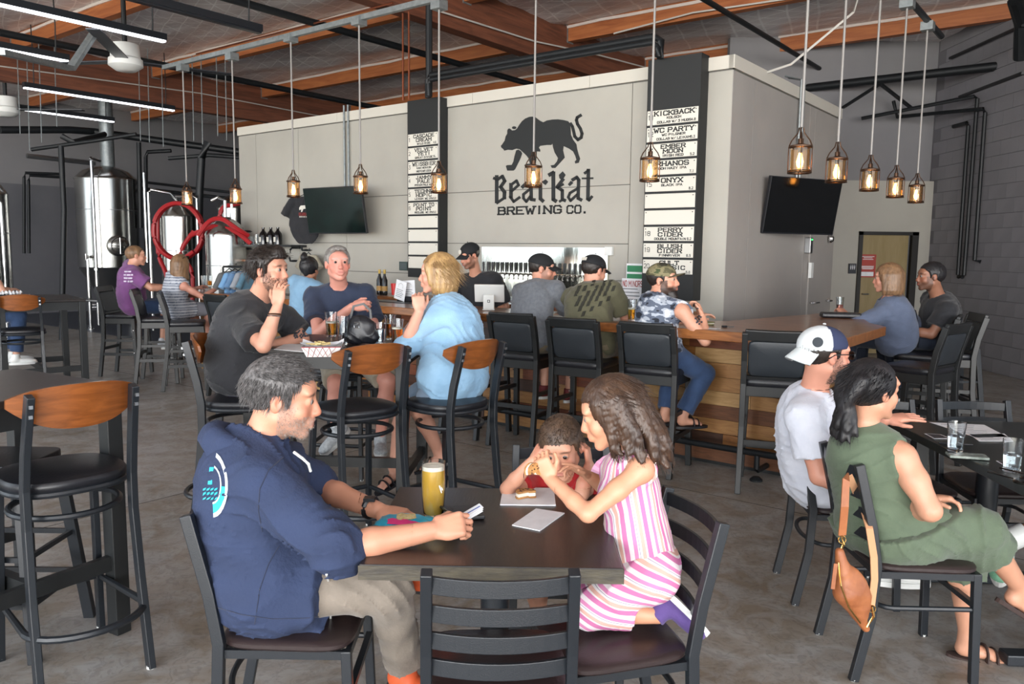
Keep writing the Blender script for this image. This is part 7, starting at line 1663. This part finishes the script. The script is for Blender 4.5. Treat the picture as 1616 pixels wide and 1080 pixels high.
# ---- shelf wall on the left
def iron_bracket(u, z, par): return obj('shelf_bracket', MB().tube([(u, 7.19, z-.02), (u, 7.05, z-.02), (u, 7.02, z-.05), (u, 7.02, z-.09)], .014, 8).lathe([(.035, 0), (.035, .01)], 10, (u, 7.17, z-.025)), M_pipe, par)
for z, lab, u0, u1 in ((1.655, 'upper dark wooden wall shelf holding growlers', -10.95, -9.3), (1.435, 'lower short wooden wall shelf', -10.9, -9.9)):
    t = thing('wall_shelf', lab, 'shelf', M=BF); obj('shelf_board', MB().b2((u0, 6.92, z-.03), (u1, 7.19, z)), M_counter if z < 1.5 else M_blackwood, t)
    for u in (u0+.12, u1-.15): iron_bracket(u, z-.02, t)
for k, (px, lab) in enumerate(((416, 'left'), (428, 'middle'), (439, 'right'))):
    p = onv(px, 384, 7.05); t = thing('growler', 'dark growler bottle on the shelf, %s of the three' % lab, 'bottle', M=BF @ Matrix.Translation((p[0], 7.05, 1.656)))
    obj('bottle_body', MB().lathe([(.03, 0), (.058, .006), (.060, .13), (.052, .165), (.022, .205), (.018, .23), (.022, .232), (.022, .25), (.002, .252)], 24), mat('dark_glass', '0d0b0c', .1), t, smooth=True)
    obj('label', MB().box((.0, -.0605, .075), (.05, .002, .07)), M_plate, t)
for px, h in ((390, .12), (398, .12), (405, .15)):
    p = onv(px, 384, 7.02); drink('clear glass on the growler shelf, %s' % {390: 'leftmost', 398: 'middle', 405: 'tallest'}[px], *xyz(p[0], 7.02)[:2], 1.656, h, .03, .036, n=16)
for px, py, lab in ((387, 365, 'above the shelf'), (388, 393, 'between the two shelves'), (481, 395, 'below the hanging shirt'), (462, 412, 'left of the hair bun')):
    p = onv(px, py, 7.1); tag(obj('pipe_hook', MB().tube([(0, .09, 0), (0, 0, 0), (-.03, -.02, 0), (-.05, -.02, .05)], .015, 8).lathe([(.04, 0), (.04, .01)], 10, (0, .08, -.005)), M_pipe, None, BF @ Matrix.Translation(p)), 'black iron pipe hook on the white wall, %s' % lab, 'hook')
# hanging shirts
def hang_shirt(label, M, m, s=1, logo=False, slim=.05):
    t = thing('hanging_shirt', label, 'shirt', M=M); v = Vol()
    v.ell((0, 0, -.34*s), (.235*s, slim, .36*s), .03).cone((-.16*s, 0, -.06), (.16*s, 0, -.06), slim*.8, slim*.8, .04).cone((-.18*s, 0, -.07*s), (-.30*s, 0, -.27*s), slim*1.2, slim*1.3, .03, True).cone((.18*s, 0, -.07*s), (.30*s, 0, -.27*s), slim*1.2, slim*1.3, .03, True)
    v.cut((0, 0, -1), (0, 0, -.66*s)).cut((0, 0, 1), (0, 0, .0)); V, Q = build_vol(v, .010, wrinkle=folds(.008, 50, 4, (1, .3, .1))); obj('shirt_body', npmesh('shirt_body', V, Q, m), None, t)
    obj('clothes_hanger', MB().tube([(-.17*s, 0, -.04), (0, 0, .03), (.17*s, 0, -.04)], .006, 6).tube([(0, 0, .03), (0, 0, .07), (.02, 0, .09), (.03, 0, .06)], .003, 6), M_black, t)
    if logo:
        yv = -slim*1.05-.004; mb = MB(); mb.add([(x, yv, z) for x, z in ((-.06, -.16), (-.04, -.13), (.02, -.125), (.06, -.14), (.065, -.20), (.05, -.20), (.04, -.17), (.0, -.175), (-.02, -.215), (-.035, -.215), (-.03, -.18), (-.06, -.19))], [tuple(range(12))]); obj('shirt_print', mb, M_plate, t)
        q, L_ = lettering('BEARKAT', .035, .03, .006); k_ = .13/L_; mb = MB()
        for pl in q: mb.add([(-.065+x*k_, yv, -.262+z) for x, z in pl], [(0, 1, 2, 3)])
        obj('red_lettering', mb, mat('red_print', 'a03028', .7), t, kind='stuff'); mb = MB(); q, L_ = lettering('BREWING CO.', .014, .012, .004); k_ = .12/L_
        for pl in q: mb.add([(-.06+x*k_, yv, -.287+z) for x, z in pl], [(0, 1, 2, 3)])
        obj('white_lettering', mb, M_plate, t, kind='stuff')
    return t
p = onv(481, 310, 6.98); hang_shirt('black T-shirt with white animal print hanging on the white wall', BF @ Matrix.Translation((p[0], 6.98, p[2]+.0)) @ Matrix.Rotation(R(30), 4, 'Z'), F_black, .98, True)
cs = (('grey_jersey', '5d5f60', 'dark grey'), ('pale_blue_jersey', '6d9ac4', 'sky blue'), ('steel_blue_jersey', '587ba0', 'steel blue'), ('light_grey_jersey', '8d949c', 'light grey'), ('teal_jersey', '50758a', 'teal'))
for k, (n_, c_, w_) in enumerate(cs):
    p = P(362+k*9, 428, 9.6); hang_shirt('%s T-shirt on the rack left of the black T-shirt man' % w_, Matrix.Translation(p) @ Matrix.Rotation(R(62), 4, 'Z'), fabric(n_, c_), .75, slim=.03)
rk = thing('clothes_rack', 'black pipe clothes rack holding coloured T-shirts', 'clothes rack', (0, 0, 0)); obj('rail', MB().tube([P(352, 421, 9.55), P(408, 421, 9.65)], .014, 8), M_pipe, rk)
for x in (352, 408): a_ = P(x, 421, 9.6); obj('upright', MB().tube([a_, hat(a_[0], a_[1], 0)], .014, 8), M_pipe, rk)
p = onv(487, 402, 7.0); hang_shirt('beige garment hanging behind the hair bun', BF @ Matrix.Translation((p[0], 7.0, p[2])), fabric('beige_knit', '9a9484'), .7)

# ---- on and behind the bar
zb = 1.046
for px, lab in ((599, 'left'), (607, 'right')):
    p = onv(px, 459, 6.8); t = thing('wine_bottle', 'dark wine bottle on the back counter, %s of two' % lab, 'bottle', M=BF @ Matrix.Translation((p[0], 6.8, zb)))
    obj('bottle_body', MB().lathe([(.03, 0), (.037, .006), (.037, .18), (.016, .24), (.014, .30), (.016, .302), (.016, .31), (.001, .311)], 20), MATS['dark_glass'], t, smooth=True); obj('label', MB().lathe([(.0375, .05), (.0375, .11)], 20, cap=False), mat('orange_label', 'b08a50', .6), t, smooth=True); obj('capsule', MB().lathe([(.0155, .262), (.017, .312), (.001, .3125)], 16), mat('yellow_capsule', 'b89a4a', .5), t)
zb = 1.072
def onbar(px, py, z=1.07): return at(px, py, z)
p = onbar(622, 476); tag(obj('red_cup', MB().lathe([(.032, 0), (.042, .12), (.040, .12), (.030, .005), (.001, .005)], 20, cap=False), mat('red_plastic_cup', 'b32626', .4), None, T(p[0], p[1]+.05, 1.135), smooth=True), 'red plastic cup by the menu holder', 'cup')
cd_ = tag(obj('napkin_caddy', MB().b2((-.11, -.05, 0), (.11, .05, .012)).b2((-.11, -.05, 0), (.11, -.042, .06)).b2((-.11, .042, 0), (.11, .05, .06)).b2((-.11, -.05, 0), (-.102, .05, .06)).b2((.102, -.05, 0), (.11, .05, .06)), M_vinyl, None, T(p[0]+.15, p[1]-.05, zb, -YAW)), 'black bar caddy behind the blonde woman', 'caddy')
for k, (dx, tl, lab) in enumerate(((-.02, 12, 'tilted menu card in the black bar caddy, left'), (.09, -4, 'upright drawing card in the black bar caddy, right'))):
    o = tag(obj('menu_card', MB().b2((-.075, -.002, 0), (.075, .002, .20)), M_paper, None, T(p[0]+.08+dx, p[1]-.06, zb+.02, -YAW+R(8*k)) @ Matrix.Rotation(R(tl), 4, 'Y')), lab, 'menu card')
    mb = MB(); 
    for i in range(5): mb.b2((-.055, -.0035, .03+i*.018), (.03+.01*(i % 3), -.0025, .035+i*.018))
    mb.tube([(-.03, -.003, .13), (-.03, -.003, .16), (0, -.003, .175), (.03, -.003, .16), (.03, -.003, .13)], .0012, 4); obj('printed_lines', mb, MATS['grey_ink'], o, kind='stuff')
# point-of-sale tablet
pp = at(771, 490, 1.075); ps_ = thing('sales_tablet', 'white tablet cash register with stand on the bar', 'tablet', (pp[0], pp[1]+.05, zb), -R(4))
obj('tablet', MB().b2((-.135, -.012, -.085), (.135, .012, .085)), M_white, ps_, M=Matrix.Translation((0, .06, .15)) @ Matrix.Rotation(R(22), 4, 'X'), bev=.006)
obj('stand', MB().b2((-.055, -.03, 0), (.055, .03, .012)).b2((-.05, -.012, .01), (.05, .014, .14)), M_white, ps_, bev=.006)
sq = obj('emblem', MB().b2((-.012, -.0145, .07), (.012, -.0125, .094)), M_ink, ps_); obj('emblem_centre', MB().b2((-.007, -.016, .075), (.007, -.0146, .089)), M_white, sq)
# signs at the right of the taps
p = onv(1002, 431, 7.17); sg = tag(obj('green_notice', MB().b2((-.10, 0, -.095), (.10, .01, .095)), M_paper, None, BF @ Matrix.Translation(p)), 'white notice with green band beside the right menu board', 'sign')
mb = MB().b2((-.09, -.004, -.07), (.09, 0, -.01)).b2((-.09, -.004, .01), (.09, 0, .075)); obj('green_band', mb, mat('green_print', '2d7a52', .6), sg, kind='stuff')
p = onv(998, 460, 7.15); sg = tag(obj('no_minors_sign', MB().b2((-.125, 0, -.19), (.125, .008, .13)), M_paper, None, BF @ Matrix.Translation(p)), 'white NO MINORS notice with red lettering left of the right menu board', 'sign')
mb = MB(); put_text(mb, 'NO MINORS', 0, .05, .055, .225, .009, lambda a, b, l: (a, -.002-.001*l, b), serif=False); obj('red_lettering', mb, MATS['red_print'], sg, kind='stuff'); mb = MB()
for i in range(5): mb.b2((-.11, -.002, .02-i*.035), (.06+.02*(i % 3), 0, .028-i*.035))
obj('small_print', mb, MATS['grey_ink'], sg, kind='stuff')
p = onv(636, 420, 7.17); sg = tag(obj('small_grey_sign', MB().b2((-.07, 0, -.055), (.07, .01, .055)), mat('slate_sign', '3b4a48', .6), None, BF @ Matrix.Translation(p)), 'small dark green sign left of the left menu board', 'sign'); mb = MB()
for i in range(3): mb.b2((-.055, -.002, -.03+i*.025), (.055, 0, -.02+i*.025))
obj('small_print', mb, MATS['grey_ink'], sg, kind='stuff')
# drinks and odds on the bar
p = onbar(999, 508); drink('lager glass between the olive and camouflage guests', p[0], p[1]+.06, zb, .165, .03, .038, .55, L_lager, True)
p = onbar(1123, 515); cst = thing('coaster_stack', 'small stack of round coasters by the tattooed elbow', 'coasters', (p[0], p[1]+.12, zb))
for i in range(3): obj('coaster', MB().lathe([(.045, 0), (.047, .003), (.045, .006)], 20, (.003*i, 0, .007*i)), M_plate if i % 2 else mat('olive_card', '7c7c50', .7), cst)
tag(obj('car_keys', MB().lathe([(.02, 0), (.022, .008), (.018, .012)], 12).b2((.02, -.005, .002), (.07, .005, .006)).b2((.03, -.02, .002), (.06, -.012, .006)), M_vinyl, None, T(*onbar(1143, 517)[:2], zb)), 'black keys on the bar right of the coasters', 'keys')
tag(obj('paper_slip', MB().prism([(-.06, -.03), (.06, -.03), (.06, .03), (-.06, .03)], 0, .0015), M_paper, None, T(*onbar(1122, 519)[:2], zb, -YAW)), 'white paper slip at the bar edge by the coasters', 'paper')
p = onbar(1328, 493); drink('glass with pink drink at the woman\'s hand at the bar end', p[0]-.02, p[1], zb, .14, .028, .036, .5, glass('pink_drink', 'e0a090', 0, 1.33))
bz = tag(obj('clutch_bag', MB().b2((-.16, -.06, 0), (.16, .06, .045)), M_vinyl, None, T(*onbar(1326, 502)[:2], zb, R(-8)), bev=.015), 'black clutch bag lying on the bar end', 'bag')
for px, py, lab in ((322, 452, 'left'), (331, 452, 'right')):
    p = onbar(px, py); drink('pint glass on the left bar end, %s of two' % lab, p[0], p[1], zb, .145, .028, .038, .5 if px > 325 else 0, L_amber, n=16)
# far left table
p = at(14, 474, 1.05); bw_ = thing('snack_bowl', 'dark basket with crumpled white paper at the far left table', 'basket', (p[0], p[1], 1.052))
obj('basket', MB().lathe([(.08, 0), (.12, .06), (.115, .06), (.075, .008), (.001, .008)], 20, cap=False), M_vinyl, bw_, smooth=True)
obj('crumpled_paper', MB().grid(14, 8, lambda u, v_: ((u-.5)*.2, (v_-.5)*.16, .05+.03*math.sin(u*17+v_*9)*math.sin(v_*14+u*5)+.02)), M_paper, bw_)
tag(obj('small_box', MB().b2((-.05, -.04, 0), (.05, .04, .06)), M_stoolwood, None, T(*at(38, 474, 1.05)[:2], 1.052, .3), bev=.003), 'small brown box on the far left table', 'box')
